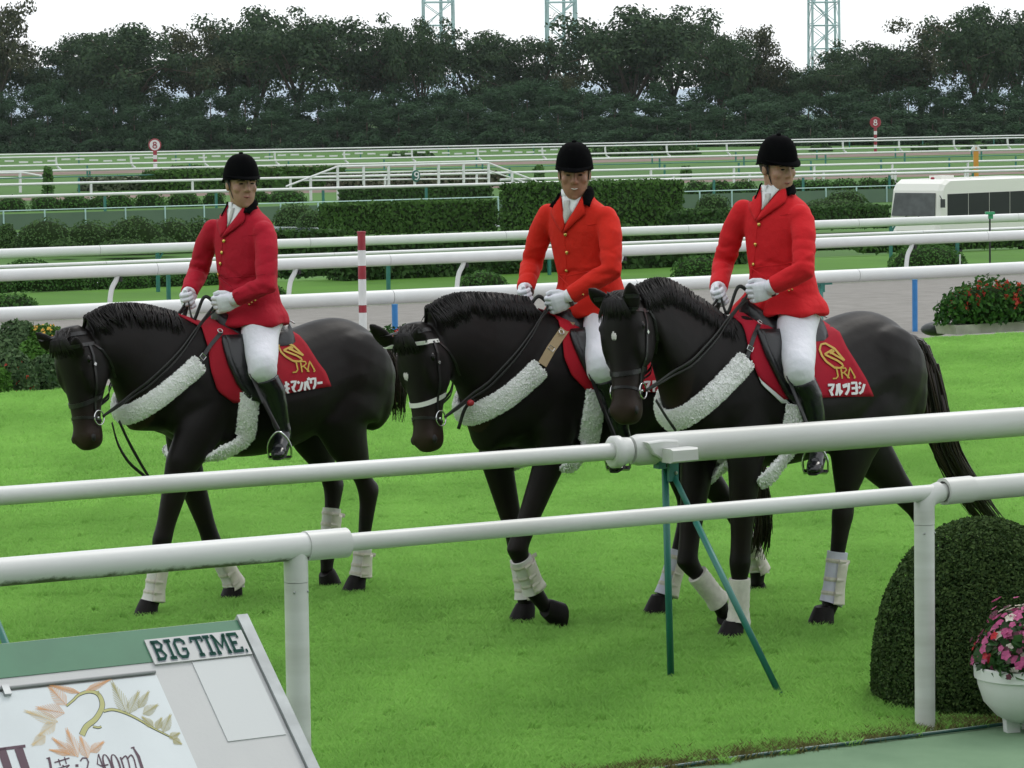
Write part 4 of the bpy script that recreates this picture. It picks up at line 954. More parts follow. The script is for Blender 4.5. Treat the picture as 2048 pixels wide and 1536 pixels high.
M_poster = mat('poster_paper', (.63, .68, .69), .35, var=.15, vscale=4); M_sheet = mat('off_white_sheet', (.54, .565, .56), .4)
La, Lb = 2.6, 1.35
def BP(a, b, h=0.0): return TRp + BA * a + BW_ * b + BN * h
def ab(px, py): q = bd(px, py) - TRp; return q.dot(BA), q.dot(BW_)
def slab(name, quad, h0, h1, m, parent=None):
    mb = MB(); mb.rings([[BP(a, b, h0) for a, b in quad], [BP(a, b, h1) for a, b in quad]]); return mb.build(name, m, parent or t, off=off)
slab('panel', [(.03, .0), (La, .0), (La, Lb), (.03, Lb)], -.06, 0, M_panel)
slab('edge_strip', [(-.012, -.012), (.028, -.012), (.028, Lb), (-.012, Lb)], -.065, .012, mat('brushed_edge', (.40, .43, .43), .4, metal=.3, var=.4, vscale=12))
bb = ab(200, 1336)[1]; xa = ab(303, 1290)
slab('green_band', [(.03, .003), (La, .003), (La, bb), (.03, bb)], .0, .003, M_band)
c4 = [ab(288, 1283), ab(486, 1262), ab(498, 1311), ab(308, 1332)]
b0_, b1_ = (c4[0][1] + c4[1][1]) / 2, (c4[2][1] + c4[3][1]) / 2; a0_, a1_ = (c4[1][0] + c4[2][0]) / 2, (c4[0][0] + c4[3][0]) / 2
slab('name_plate', [(a0_, b0_), (a1_, b0_), (a1_, b1_), (a0_, b1_)], .0, .008, M_panel)
pa = ab(311, 1346); pa2 = ab(385, 1520); a_p = (pa[0] + pa2[0]) / 2
slab('poster', [(a_p, pa[1] + .012), (La - .1, pa[1] + .012), (La - .1, Lb - .03), (a_p, Lb - .03)], .0, .004, M_poster)
mb = MB(); mb.tube([BP(a_p, pa[1], .006), BP(La - .1, pa[1], .006)], .006, 8); mb.build('poster_rail', mat('grey_poster_rail', (.26, .27, .27), .5), t, off=off)
hx = ab(8, 1378); slab('poster_clip', [(hx[0] - .012, pa[1] - .008), (hx[0] + .012, pa[1] - .008), (hx[0] + .012, pa[1] + .03), (hx[0] - .012, pa[1] + .03)], .004, .016, M_steel)
s4 = [ab(385, 1327), ab(565, 1468), ab(455, 1484)]
slab('blank_sheet', [(.045, b1_ + .004), ((s4[0][0] + s4[2][0]) / 2, b1_ + .004), ((s4[0][0] + s4[2][0]) / 2, s4[2][1]), (.045, s4[2][1])], .0, .003, M_sheet)
mb = MB(); mb.box(BP(.3, 1.0, -.5), (.06, .06, 1.0), rx=BA); mb.build('leg', M_panel, t, off=off)
# ---- lettering helpers: flat ribbons on the board
def ribbon(mb, pts, wd, place, closed=False):
    """flat ribbon of width wd along 2-D points, placed by place(x, y)"""
    n = len(pts); L1, R1 = [], []
    for i in range(n):
        p0, p1 = pts[max(i - 1, 0)], pts[min(i + 1, n - 1)]
        if closed: p0, p1 = pts[(i - 1) % n], pts[(i + 1) % n]
        dx, dy = p1[0] - p0[0], p1[1] - p0[1]; q = math.hypot(dx, dy) or 1; ww = wd[i] if hasattr(wd, '__len__') else wd
        ox, oy = -dy / q * ww / 2, dx / q * ww / 2
        L1.append(place(pts[i][0] + ox, pts[i][1] + oy)); R1.append(place(pts[i][0] - ox, pts[i][1] - oy))
    b = len(mb.v); mb.v += [tuple(x) for x in L1 + R1]
    m_ = n if closed else n - 1
    for i in range(m_): mb.f.append((b + i, b + (i + 1) % n, b + n + (i + 1) % n, b + n + i)); mb.mi.append(mb.cur)
def arc(cx, cy, rx, ry, a0, a1, n=14): return [(cx + rx * math.cos(math.radians(a0 + (a1 - a0) * i / n)), cy + ry * math.sin(math.radians(a0 + (a1 - a0) * i / n))) for i in range(n + 1)]
# BIG TIME. block letters (x right 0..w, y up 0..1)
BL_ = {'B': (.8, [[(.08, .1), (.5, .1), (.66, .25), (.5, .52), (.66, .75), (.5, .9), (.08, .9)], [(.2, .1), (.2, .9)], [(.2, .52), (.5, .52)]]),
       'I': (.5, [[(.25, .1), (.25, .9)], [(.06, .1), (.44, .1)], [(.06, .9), (.44, .9)]]),
       'G': (.8, [[(.68, .68), (.68, .8), (.55, .9), (.25, .9), (.12, .75), (.12, .25), (.25, .1), (.55, .1), (.68, .25), (.68, .45), (.45, .45)]]),
       'T': (.75, [[(.375, .1), (.375, .9)], [(.05, .72), (.05, .9), (.7, .9), (.7, .72)], [(.22, .1), (.53, .1)]]),
       'M': (.95, [[(.05, .1), (.28, .1)], [(.16, .1), (.16, .9)], [(.16, .9), (.475, .35), (.79, .9)], [(.79, .9), (.79, .1)], [(.68, .1), (.9, .1)], [(.04, .9), (.2, .9)], [(.75, .9), (.91, .9)]]),
       'E': (.75, [[(.65, .72), (.65, .9), (.06, .9)], [(.18, .1), (.18, .9)], [(.18, .5), (.5, .5)], [(.06, .1), (.65, .1), (.65, .28)]]), ' ': (.28, []), '.': (.2, [[(.05, .08), (.16, .08)]])}
M_let = mat('dark_green_letters', (.015, .065, .045), .8, var=.4, vscale=14, col2=(.025, .045, .06), spec=.1); M_out = mat('silver_letter_edge', (.42, .44, .50), .35)
txt = 'BIG TIME.'; tot = sum(BL_[c][0] for c in txt); sx = (a1_ - a0_ - .02) / tot; hy = (b1_ - b0_) * .86
for wdt, hh, mm, nm in ((.30, .0095, M_out, 'letter_outline'), (.21, .0115, M_let, 'lettering')):
    mb = MB(); x = 0
    for ch in txt:
        for stp in BL_[ch][1]:
            pl = lambda X, Y, x=x: BP(a1_ - .01 - (x * sx + X * sx), b1_ - (b1_ - b0_) * .07 - Y * hy, hh)
            pp = stp
            ribbon(mb, pp, wdt * .72, pl)
            for q_ in (pp[0], pp[-1]) if len(pp) > 2 else (): pass
        x += BL_[ch][0]
    mb.build(nm, mm, t, off=off)
# poster art: branch, needle fans, big II and the distance line; figures are photo pixels on the board plane
PH = .0052
def pp_(x, y, h=PH): return bd(x, y, h)
M_br = mat('printed_branch_olive', (.40, .40, .15), .5); M_or = mat('printed_orange', (.68, .36, .16), .5); M_or2 = mat('printed_straw', (.64, .50, .27), .5); M_ol = mat('printed_olive', (.40, .37, .16), .5); M_pu = mat('printed_plum', (.055, .015, .035), .45); M_ink = mat('printed_dark_outline', (.03, .05, .05), .5)
mb = MB()
sp = lambda pts: [(p.x, p.y) for p in catmull([Vector((x, y, 0)) for x, y in pts], 6)]
c1 = sp([(163, 1472), (172, 1455), (190, 1440), (202, 1420), (203, 1405), (195, 1390), (178, 1385), (158, 1391), (146, 1402), (132, 1414)])
w1 = list(np.interp(np.linspace(0, 1, len(c1)), [0, .4, .6, 1], [11, 9, 6, 3]))
c2 = sp([(206, 1424), (225, 1421), (250, 1428), (275, 1440), (300, 1455), (325, 1468), (345, 1478)]); w2 = list(np.interp(np.linspace(0, 1, len(c2)), [0, 1], [5, 1.6]))
c3 = sp([(185, 1455), (196, 1457), (202, 1455)]); w3 = [3] * len(c3); c4_ = sp([(196, 1392), (194, 1384)])
mbo = MB()
for c_, w_ in ((c1, w1), (c2, w2), (c3, w3), (c4_, [4] * len(c4_))):
    ribbon(mbo, c_, [q + 2.2 for q in w_], lambda X, Y: pp_(X, Y, PH - .0007)); ribbon(mb, c_, w_, pp_)
mbo.build('branch_outline', M_ink, t, off=off); mb.build('printed_branch', M_br, t, off=off)
def needles(mb, base, tip, wd_, n=11):
    bx_, by_ = base; tx, ty = tip; dx, dy = tx - bx_, ty - by_; L_ = math.hypot(dx, dy); ux, uy = dx / L_, dy / L_
    ribbon(mb, [base, tip], .8, pp_)
    for i in range(n):
        f = i / (n - 1); cx, cy = bx_ + dx * f * .8, by_ + dy * f * .8; e = wd_ * (.55 + .45 * math.sin(math.pi * min(1, f + .15)))
        for s_ in (-1, 1):
            ex, ey = cx + ux * L_ * .28 - uy * e * s_ * (1 - .75 * f), cy + uy * L_ * .28 + ux * e * s_ * (1 - .75 * f)
            ribbon(mb, [(cx, cy), (ex, ey)], .8, pp_)
for nm, m_, lst in (('printed_needles', M_or, [((132, 1412), (98, 1376), 17), ((128, 1428), (74, 1418), 18), ((160, 1388), (98, 1372), 7), ((170, 1384), (218, 1362), 8), ((155, 1516), (133, 1462), 15), ((150, 1514), (106, 1480), 12), ((175, 1518), (160, 1476), 14), ((180, 1506), (206, 1486), 12), ((140, 1510), (100, 1502), 8)]),
                    ('printed_needles', M_or2, [((115, 1446), (52, 1425), 14), ((110, 1448), (78, 1472), 15), ((90, 1474), (64, 1492), 14)]),
                    ('printed_needles', M_ol, [((254, 1430), (224, 1368), 16), ((258, 1428), (276, 1386), 15), ((276, 1418), (296, 1386), 11), ((285, 1430), (314, 1412), 13), ((306, 1456), (284, 1436), 10), ((312, 1460), (322, 1438), 10), ((325, 1466), (340, 1432), 13), ((338, 1478), (358, 1468), 10), ((345, 1480), (362, 1490), 9)])):
    mb = MB()
    for b_, t_, w_ in lst: needles(mb, b_, t_, w_)
    mb.build(nm, m_, t, off=off)
mb = MB()
for stp, w_ in (([(2, 1500), (14, 1536), (30, 1590)], 17), ([(36, 1498), (49, 1536), (66, 1590)], 17), ([(-12, 1502), (50, 1494)], 6),
                # 【 】 brackets
                ([(97, 1518), (100, 1532), (104, 1560)], 5), ([(92, 1519), (99, 1517)], 2.5), ([(266, 1498), (276, 1515), (284, 1540)], [3, 6, 6]), ([(261, 1498), (268, 1496)], 2.5),
                # 芝
                ([(108, 1527), (138, 1518)], 2.6), ([(116, 1520), (120, 1533)], 2.4), ([(128, 1516), (132, 1530)], 2.4), ([(124, 1532), (128, 1536)], 2.6), ([(112, 1540), (138, 1532)], 2.4), ([(138, 1532), (126, 1544), (112, 1556)], 2.4), ([(112, 1556), (150, 1556)], 2.6),
                # ・ 2 , 4 0 0 m
                ([(150, 1533), (156, 1533)], 5), ([(160, 1524), (164, 1518), (172, 1518), (176, 1526), (174, 1536), (168, 1548), (182, 1546)], 3), ([(184, 1544), (184, 1550)], 3),
                ([(212, 1556), (196, 1510), (194, 1530), (202, 1534), (216, 1531)], 2.8)):
    ribbon(mb, stp, w_, pp_)
for cx in (214, 231): ribbon(mb, arc(cx, 1531, 7, 20, 0, 360, 20), [1.6 + 2.2 * abs(math.cos(i / 20 * 6.28)) for i in range(21)], lambda X, Y, c_=cx: pp_(X + (Y - 1531) * .3, Y))
ribbon(mb, [(240, 1516), (250, 1548)], 3.2, pp_); ribbon(mb, sp([(242, 1521), (250, 1514), (255, 1522), (260, 1544)]), 2.8, pp_); ribbon(mb, sp([(254, 1520), (261, 1512), (267, 1520), (272, 1540)]), 2.8, pp_)
mb.build('printed_text', M_pu, t, off=off)
# ================================================================== HORSES
HEAD_A = math.radians(38)
FW = Vector((-math.cos(HEAD_A), -math.sin(HEAD_A), 0)); LF = Vector((math.sin(HEAD_A), -math.cos(HEAD_A), 0))
HROT = math.atan2(FW.y, FW.x)
def coat_mat(name, col, muzzle):
    m = mat(name, col, .5, var=.5, vscale=5, col2=tuple(x * .6 for x in col), bump=.2, bscale=7, spec=.19, sheen=.0)
    t = m.node_tree; b = t.nodes['Principled BSDF']; l = t.links.new
    a = t.nodes.new('ShaderNodeAttribute'); a.attribute_name = 'muzzle'
    x = t.nodes.new('ShaderNodeMix'); x.data_type = 'RGBA'; x.inputs['B'].default_value = (*muzzle, 1)
    l(b.inputs['Base Color'].links[0].from_socket, x.inputs['A']); l(a.outputs['Fac'], x.inputs['Factor']); l(x.outputs['Result'], b.inputs['Base Color'])
    return m
M_coat = coat_mat('black_brown_horse_coat', (.0062, .0046, .0038), (.026, .015, .010))
M_hair = mat('black_horse_hair', (.006, .0055, .006), .45, island=.8, col2=(.014, .011, .010), spec=.25)
M_tailb = mat('brown_black_tail_hair', (.011, .009, .008), .4, island=1, col2=(.04, .026, .016), spec=.4)
M_hoof = mat('dark_hoof_horn', (.006, .005, .005), .6, var=.5, vscale=20, col2=(.014, .012, .010), spec=.15)
M_eye = mat('wet_dark_eye', (.004, .003, .0025), .25, spec=.3)
M_starw = mat('white_forehead_hair', (.6, .58, .55), .8)
class Horse: pass
def solve(H, px, py, yl):
    """point of the horse's own lengthwise plane (local y = yl) seen at a photo pixel"""
    r = ray(px, py); c = CAM - H.o; t = (yl - c.dot(LF)) / r.dot(LF); p = c + r * t
    return Vector((p.dot(FW), yl, p.z))
def to_local(H, p): q = p - H.o; return Vector((q.dot(FW), q.dot(LF), q.z))
def to_world(H, q): return H.o + FW * q.x + LF * q.y + Vector((0, 0, q.z))
def hit(H, px, py, bvh=None, yfall=.28):
    r = ray(px, py); d = Vector((r.dot(FW), r.dot(LF), r.z)).normalized(); c = to_local(H, CAM)
    h = (bvh or H.bvh).ray_cast(c, d, 60)
    if h[0] is None:
        q = solve(H, px, py, yfall); n = (bvh or H.bvh).find_nearest(q); return n[0], (n[1] if n[1].dot(d) < .3 else -n[1])
    return h[0], (h[1] if h[1].dot(d) < 0 else -h[1])
def ell(c, A, B, n=20, p=2.0, egg=0.0):
    o = []
    for j in range(n):
        a = 2 * math.pi * j / n; ca, sa = math.cos(a), math.sin(a)
        x = math.copysign(abs(ca) ** (2 / p), ca); y = math.copysign(abs(sa) ** (2 / p), sa)
        o.append(c + A * (x * (1 - egg * y)) + B * y)
    return o
def smooth_rows(T, n):
    """Catmull-Rom between rows of numbers, returned as (row, row, 0) triples"""
    A = [np.array(t, float) for t in T]; Q = [2 * A[0] - A[1]] + A + [2 * A[-1] - A[-2]]; o = []
    for i in range(1, len(Q) - 2):
        a, b, c, d = Q[i - 1], Q[i], Q[i + 1], Q[i + 2]
        for k in range(n):
            t = k / n; r = .5 * (2 * b + (c - a) * t + (2 * a - 5 * b + 4 * c - d) * t * t + (3 * b - a - 3 * c + d) * t ** 3); o.append((r, r, 0))
    o.append((A[-1], A[-1], 0)); return o
def build_body(H):
    S_, dx = H.S, H.dx; mb = MB()
    # trunk: x, top z, bottom z, half width, egg (narrower on top)
    T = [(.755, 1.27, 1.10, .09), (.70, 1.36, 1.02, .165), (.58, 1.50, .93, .215), (.44, 1.60, .88, .235), (.36, 1.615, .86, .245), (.22, 1.565, .835, .272), (.02, 1.52, .84, .286), (-.18, 1.545, .885, .282), (-.36, 1.585, .965, .268),
         (-.52, 1.595, 1.02, .274), (-.66, 1.555, 1.03, .258), (-.78, 1.47, 1.08, .205), (-.86, 1.38, 1.14, .14), (-.90, 1.31, 1.2, .06)]
    T = [((x if x > -.2 else -.2 + (x + .2) * .93), a_, b_, c_) for x, a_, b_, c_ in T]
    T = [tuple(np.array(a) * (1 - f) + np.array(b) * f) for a, b, f in smooth_rows(T, 4)]
    rs = []
    for x, zt, zb, hw in T:
        zc = lerp(zb, zt, .46); q = []
        for j in range(26):
            a = 2 * math.pi * j / 26; ca, sa = math.cos(a), math.sin(a)
            y = math.copysign(abs(ca) ** .92, ca) * hw * (1 - .20 * max(0, sa)); z = zc + (math.copysign(abs(sa) ** .95, sa)) * ((zt - zc) if sa > 0 else (zc - zb))
            q.append(Vector((x * S_ + dx, y * S_, z * S_)))
        rs.append(q)
    mb.rings(rs)
    V3 = lambda x, y, z: Vector((x * S_ + dx, y * S_, z * S_))
    for sy in (1, -1):   # shoulder blade, breast, buttock and flank muscles
        mb.ball(V3(.46, sy * .145, 1.17), (.17 * S_, .085 * S_, .25 * S_), X=(.93, 0, -.36), Z=(.36, 0, .93))
        mb.ball(V3(.64, sy * .09, 1.14), (.13 * S_, .10 * S_, .15 * S_))
        mb.ball(V3(-.51, sy * .145, 1.25), (.27 * S_, .13 * S_, .28 * S_), X=(.9, 0, .43), Z=(-.43, 0, .9))
        mb.ball(V3(-.65, sy * .12, 1.17), (.15 * S_, .115 * S_, .24 * S_))
    # neck
    H.crest = []; rs = []; nw = H.neckw
    rs.append(ell(V3(.30, 0, 1.27), Vector((0, .19 * S_, 0)), Vector((.05, 0, .30)) * S_, 22))
    for (c, u), hw, yb in zip(H.neck, nw, H.necky):
        C_, U2 = solve(H, *c, yb), solve(H, *u, yb); H.crest.append(C_)
        mid = (C_ + U2) / 2; rs.append(ell(mid, Vector((0, hw * S_, 0)), (C_ - U2) / 2, 22, 2.0, .28))
    mb.rings(rs)
    # head
    (f0, y0), (f1, y1), yaw = H.head
    P0, P1 = solve(H, *f0, y0), solve(H, *f1, y1); D = (P1 - P0); Lh = D.length; D.normalize(); ps = math.radians(yaw)
    Lt = Vector((-math.sin(ps), math.cos(ps), 0)); Lt = (Lt - D * Lt.dot(D)).normalized(); Nf = Lt.cross(D)
    if Nf.dot(Vector((math.cos(ps), math.sin(ps), 0))) < 0: Nf = -Nf
    H.P0, H.D, H.Lt, H.Nf, H.Lh = P0, D, Lt, Nf, Lh; k = H.hk * S_
    HS = [(-.10, .045, .10, -.035), (-.02, .064, .17, -.012), (.08, .086, .225, 0), (.19, .104, .265, .004), (.30, .098, .285, .0), (.42, .084, .262, -.003), (.54, .070, .212, -.006), (.66, .062, .172, -.006), (.78, .059, .150, -.003), (.88, .064, .146, .002), (.955, .062, .136, -.002), (1.0, .050, .115, -.010), (1.03, .030, .07, -.026)]
    HS = [tuple(r) for r, _, _ in smooth_rows(HS, 2)]
    rs = []
    for t, w_, d_, fo in HS:
        fr = P0 + D * (t * Lh) + Nf * (fo * k); c = fr - Nf * (d_ * k / 2)
        rs.append(ell(c, Lt * (w_ * k), Nf * (d_ * k / 2), 20, 2.25, -.16))
    mb.rings(rs); H.hp = lambda t, l, n: P0 + D * (t * Lh) + Lt * (l * k) + Nf * (n * k)
    for s in (1, -1):
        mb.ball(H.hp(.215, s * .088, -.055), (.026 * k, .02 * k, .032 * k), 10, 8, X=Nf, Y=Lt, Z=D)      # eye socket bulge
        mb.ball(H.hp(.30, s * .080, -.11), (.10 * k, .022 * k, .13 * k), 12, 8, X=Nf, Y=Lt, Z=D)         # cheek
        mb.ball(H.hp(.905, s * .046, -.028), (.030 * k, .022 * k, .036 * k), 10, 8, X=Nf, Y=Lt, Z=D)     # nostril rim
        a, b = H.hp(.24, s * .088, -.045), H.hp(.52, s * .050, -.055); mb.tube([a, b], [.016 * k, .007 * k], 8)   # facial crest
    mb.ball(H.hp(.965, 0, -.10), (.035 * k, .036 * k, .034 * k), 12, 8, X=Nf, Y=Lt, Z=D)                 # chin
    for base, tip, y_b, y_t, sw in H.ears:
        B_, T_ = solve(H, *base, y_b), solve(H, *tip, y_t); ax = (T_ - B_).normalized()
        sd = (LF * 0 + Vector(sw)); sd = (sd - ax * sd.dot(ax)).normalized(); nn = ax.cross(sd); q = []
        for t, w_ in ((-.18, .030), (0, .040), (.25, .050), (.5, .048), (.75, .034), (.92, .018), (1.0, .008)):
            q.append(ell(B_.lerp(T_, t), sd * (w_ * S_), nn * (.019 * S_ if t < .9 else .012), 12))
        mb.rings(q)
    # legs
    H.leg = {}
    for nm, (pts, yl) in H.legs.items():
        fore = nm in ('NF', 'OF'); sg = 1 if nm[0] == 'N' else -1
        pt = [solve(H, *q, yl[i] * sg * S_) for i, q in enumerate(pts)]
        if fore:
            E, K, Fe, G = pt
            top = V3(.44, sg * .15, 1.18)
            ch = [(top, .14, .085), (top.lerp(E, .55), .135, .086), (E, .100, .072), (E.lerp(K, .35), .076, .062), (E.lerp(K, .75), .057, .05), (K + (E - K).normalized() * .05, .056, .05), (K, .060, .054), (K + (Fe - K).normalized() * .06, .050, .044), (K.lerp(Fe, .35), .040, .034), (K.lerp(Fe, .75), .038, .032), (Fe, .050, .042)]
        else:
            K, Fe, G = pt[-3:]
            st = V3(-.42, sg * .165, 1.0); st.x += (K.x - (-.72 * S_ + dx)) * .28
            hip = V3(-.56, sg * .13, 1.26)
            if len(pt) == 4: st = st.lerp(pt[0], .8)
            ch = [(hip, .24, .12), (hip.lerp(st, .6), .235, .125), (st, .185, .105), (st.lerp(K, .3), .135, .085), (st.lerp(K, .62), .082, .062), (K + (st - K).normalized() * .10, .056, .044), (K, .068, .050), (K + (Fe - K).normalized() * .07, .054, .043), (K.lerp(Fe, .45), .043, .036), (K.lerp(Fe, .8), .040, .034), (Fe, .052, .043)]
            hk = K + Vector((-.03, 0, .02)) * S_; mb.ball(hk, (.04 * S_, .032 * S_, .05 * S_))
        pd = (G - Fe).normalized(); ch += [(Fe.lerp(G, .42), .040, .036), (Fe.lerp(G, .62), .042, .040)]
        mb.tube([c[0] for c in ch], [c[1] * S_ for c in ch], 16, ref=(1, 0, 0) if not (abs((K - Fe).normalized().x) > .8) else (0, 0, 1), rb=[c[2] * S_ for c in ch])
        H.leg[nm] = (K, Fe, G, pt)
    me = remeshed(mb, 'body', .0105, 20, .5)
    n = len(me.vertices); co = np.empty(n * 3, np.float32); me.vertices.foreach_get('co', co); co = co.reshape(-1, 3)
    d = (co - np.array(P0)) @ np.array(D) / Lh; lat = np.linalg.norm(co - np.array(P0 + D * Lh * .6), axis=1)
    at = me.attributes.new('muzzle', 'FLOAT', 'POINT')
    mz = np.clip((d - .55) / .35, 0, 1) * (lat < .5) + .35 * np.clip((.95 - co[:, 2]) / .3, 0, 1) * (co[:, 2] > .45) * .4
    at.data.foreach_set('value', mz.astype(np.float32)); H.bvh = bvh_of(me)
    return me
def lock(mb, pts, r0, seg=4): mb.tube(pts, [r0 * .8, r0, r0 * .8, r0 * .15][:len(pts)] if len(pts) == 4 else [r0 * (1 - i / len(pts)) + .0006 for i in range(len(pts))], seg)
def finish_horse(H, label):
    me = build_body(H); S_ = H.S
    H.root = t = thing('horse', label, 'horse', H.o, HROT, 'ridden black horses')
    link_mesh('body', me, M_coat, t)
    # hooves
    for nm, (K, Fe, G, pt) in H.leg.items():
        ax = (G - Fe).normalized(); toe = H.toe[nm]; mb = MB()
        if toe is None: toe = math.degrees(math.atan2(ax.z, ax.x)) + 48
        fw_ = Vector((math.cos(math.radians(toe)), 0, math.sin(math.radians(toe)))); up = Vector((-fw_.z, 0, fw_.x)); sd = Vector((0, 1, 0))
        if H.toe[nm] is None or toe < -20: G = Fe.lerp(G, .62) - up * (.100 * S_) + fw_ * (.016 * S_)
        rs = []
        for h_, ra, rb_, off_ in ((0, .070, .066, .018), (.012, .071, .067, .018), (.05, .064, .060, .003), (.085, .056, .053, -.010), (.112, .046, .044, -.018)):
            rs.append(ell(G + up * (h_ * S_) + fw_ * (off_ * S_), fw_ * (ra * S_), sd * (rb_ * S_), 16, 2.3))
        mb.rings(rs); autosmooth(mb.build('hoof', M_hoof, t), 50)
        # cover the pastern with coat between fetlock and hoof
    for s in (1, -1):
        m = MB(); m.ball(H.hp(.215, s * .098, -.058), (.018 * S_, .013 * S_, .021 * S_), 12, 8, X=H.Nf, Y=H.Lt, Z=H.D); m.build('eye', M_eye, t, True)
        m = MB(); m.ball(H.hp(.915, s * .062, -.026), (.016 * S_, .010 * S_, .022 * S_), 10, 8, X=H.Nf, Y=H.Lt, Z=H.D); m.build('nostril', mat('nostril_shadow_skin', (.004, .003, .003), .6) if 'nostril_shadow_skin' not in bpy.data.materials else bpy.data.materials['nostril_shadow_skin'], t, True)
    # mane
    cr = catmull(H.crest[::-1], 8); mb = MB(); r = random.Random(5 + int(H.o.x * 10))
    for i in range(900):
        f = r.random() * (len(cr) - 1.01); j = int(f); p = cr[j].lerp(cr[j + 1], f - j)
        side = 1 if r.random() < H.maneside else -1; ln = r.uniform(.05, .14) * S_; tang = (cr[min(j + 1, len(cr) - 1)] - cr[max(j - 1, 0)]).normalized(); back = r.gauss(.15, .25)
        nr_ = Vector((-tang.z, 0, tang.x)); nr_ = nr_ if nr_.z > 0 else -nr_
        o_ = tang * r.gauss(0, .01) + Vector((0, r.gauss(0, .008), 0)); q = [p + o_ - nr_ * .012, p + o_ + nr_ * r.uniform(.004, .014) + Vector((0, side * .012, 0))]
        for e, dn in ((.5, .035), (1, .09)):
            w_ = p + o_ + Vector((0, side * (.03 + dn * .6), 0)) - nr_ * (ln * e) + tang * (back * ln * e); nn = H.bvh.find_nearest(w_); q.append(nn[0] + nn[1] * (.010 if e < 1 else .006))
        lock(mb, q, .0046)
    mb.build('mane', M_hair, t, True)
    # forelock
    mb = MB()
    for i in range(70):
        a = H.hp(-.06 + r.uniform(-.03, .02), r.uniform(-.05, .05), -.03); l_ = r.uniform(-.07, .07)
        lock(mb, [a, H.hp(.0, l_ * .7, .014), H.hp(.09, l_, .012), H.hp(.11 + r.uniform(0, .07), l_ * 1.15, .005)], .0045)
    mb.build('forelock', M_hair, t, True)
    # tail
    tp = [solve(H, *q, yy) for q, yy in H.tail]; tp = [Vector((-.745 * S_ + H.dx, 0, 1.44 * S_))] + tp; path = catmull(tp, 5); n = len(path); mb = MB()
    mb.tube(path[:6], [.035, .034, .032, .028, .02, .01], 8)
    for i in range(240):
        f0 = r.uniform(0, .35); e = int(n * r.uniform(.82, 1.0)) + 1; a0 = r.uniform(0, 6.28); rr_ = math.sqrt(r.random()); q = []
        for j in range(int(f0 * n), e, 3):
            u = j / n; sp_ = H.tailw * (.3 + .7 * math.sin(min(1, u * 1.15) * 1.9)) * rr_; wob = .012 * math.sin(u * 9 + i)
            q.append(path[j] + Vector((math.cos(a0) * sp_ + wob, math.sin(a0) * sp_ * .7, math.sin(a0 * 2) * .01)))
        if len(q) > 2: lock(mb, q, .0065)
    mb.build('tail', M_tailb, t, True)
    if H.star:
        c, sz = H.star; mb = MB()
        hc, hn = hit(H, *c); A = hn.orthogonal().normalized(); B = hn.cross(A)
        for i in range(60):
            a, d_ = r.uniform(0, 6.28), r.random() ** .7 * sz * (.55 + .45 * math.cos(2.5 * i)); p = hc + A * math.cos(a) * d_ + B * math.sin(a) * d_ * 1.2
            nn = H.bvh.find_nearest(p)
            if nn[0] is None: continue
            p = nn[0]; mb.tube([p, p + nn[1] * .004 + H.D * .012, p + nn[1] * .003 + H.D * .022], [.0028, .003, .0008], 4)
        mb.build('star_marking', M_starw, t)
    return t
def boot(H, nm, f0, f1, m, strap=True, style='boot', push=.0):
    """white leg boot or bandage round a cannon bone, from fraction f0 (knee) to f1 (fetlock)"""
    K, Fe, G, pt = H.leg[nm]; S_ = H.S; n = 12; pts = []; ra = []; rb_ = []
    hd = nm in ('NH', 'OH')
    for i in range(n + 1):
        f = lerp(f0, f1, i / n); p = K.lerp(Fe, f) if f <= 1 else Fe.lerp(G, (f - 1) * 1.0); pts.append(p)
        base = lerp(.052, .047, min(1, f)) if f < .8 else lerp(.047, .060, min(1, (f - .8) / .25)); base += .006
        wv = .0022 * (i % 2) if style == 'wrap' else 0
        ra.append((base + wv) * S_); rb_.append((base * .9 + wv) * S_)
    mb = MB(); mb.tube(pts, ra, 18, ref=(1, 0, 0) if abs((K - Fe).normalized().x) < .8 else (0, 0, 1), rb=rb_)
    b = autosmooth(mb.build('leg_boot' if style == 'boot' else 'leg_bandage', m, H.root), 60)
    ax = (Fe - K).normalized(); fr = Vector((1, 0, 0)) - ax * ax.x; fr.normalize()
    if style == 'boot':
        mb = MB(); pn = []
        for i in range(2, n + 1):        # stiff outer shell on the rear outside
            p = pts[i]; w_ = ra[i] + .006; sgn = 1 if nm[0] == 'N' else -1; q = []
            for aa in np.linspace(math.radians(60), math.radians(215), 9): q.append(p + fr * math.cos(aa) * w_ + Vector((0, 1, 0)) * math.sin(aa) * w_ * .93)
            pn.append(q)
        mb.rings(pn, cap=False, close=False); sh = mb.build('boot_shell', M_bootshell, b, True)
        sh.modifiers.new('t', 'SOLIDIFY').thickness = .004
        if strap:
            for f in (.22, .5, .78):
                i = int(f * n); p = pts[i]; mb = MB(); mb.tube([p + fr * math.cos(a) * (ra[i] + .002) + Vector((0, 1, 0)) * math.sin(a) * (rb_[i] + .002) for a in np.linspace(0, 2 * math.pi, 15)], .011 * S_, 4, ref=ax, rb=.0022, cap=False)
                ct = p + fr * .3 * ra[i] + Vector((0, 1.03 * rb_[i] + .008, 0)); mb.tube([ct - fr * .03, ct + fr * .02 + Vector((0, .002, 0))], .012, 4, ref=ax, rb=.003)
                if f == .22: e = p - fr * (ra[i] + .006); mb.tube([e, e - fr * .035 + ax * .004], .012, 4, ref=ax, rb=.003)
                mb.build('boot_strap', M_strapw, b)
    return b
M_bootw = mat('white_neoprene_boot', (.62, .60, .57), .7, var=.35, vscale=30, col2=(.50, .48, .45)); M_bootl = mat('pale_lilac_boot', (.56, .55, .66), .7, var=.3, vscale=30, col2=(.48, .47, .56))
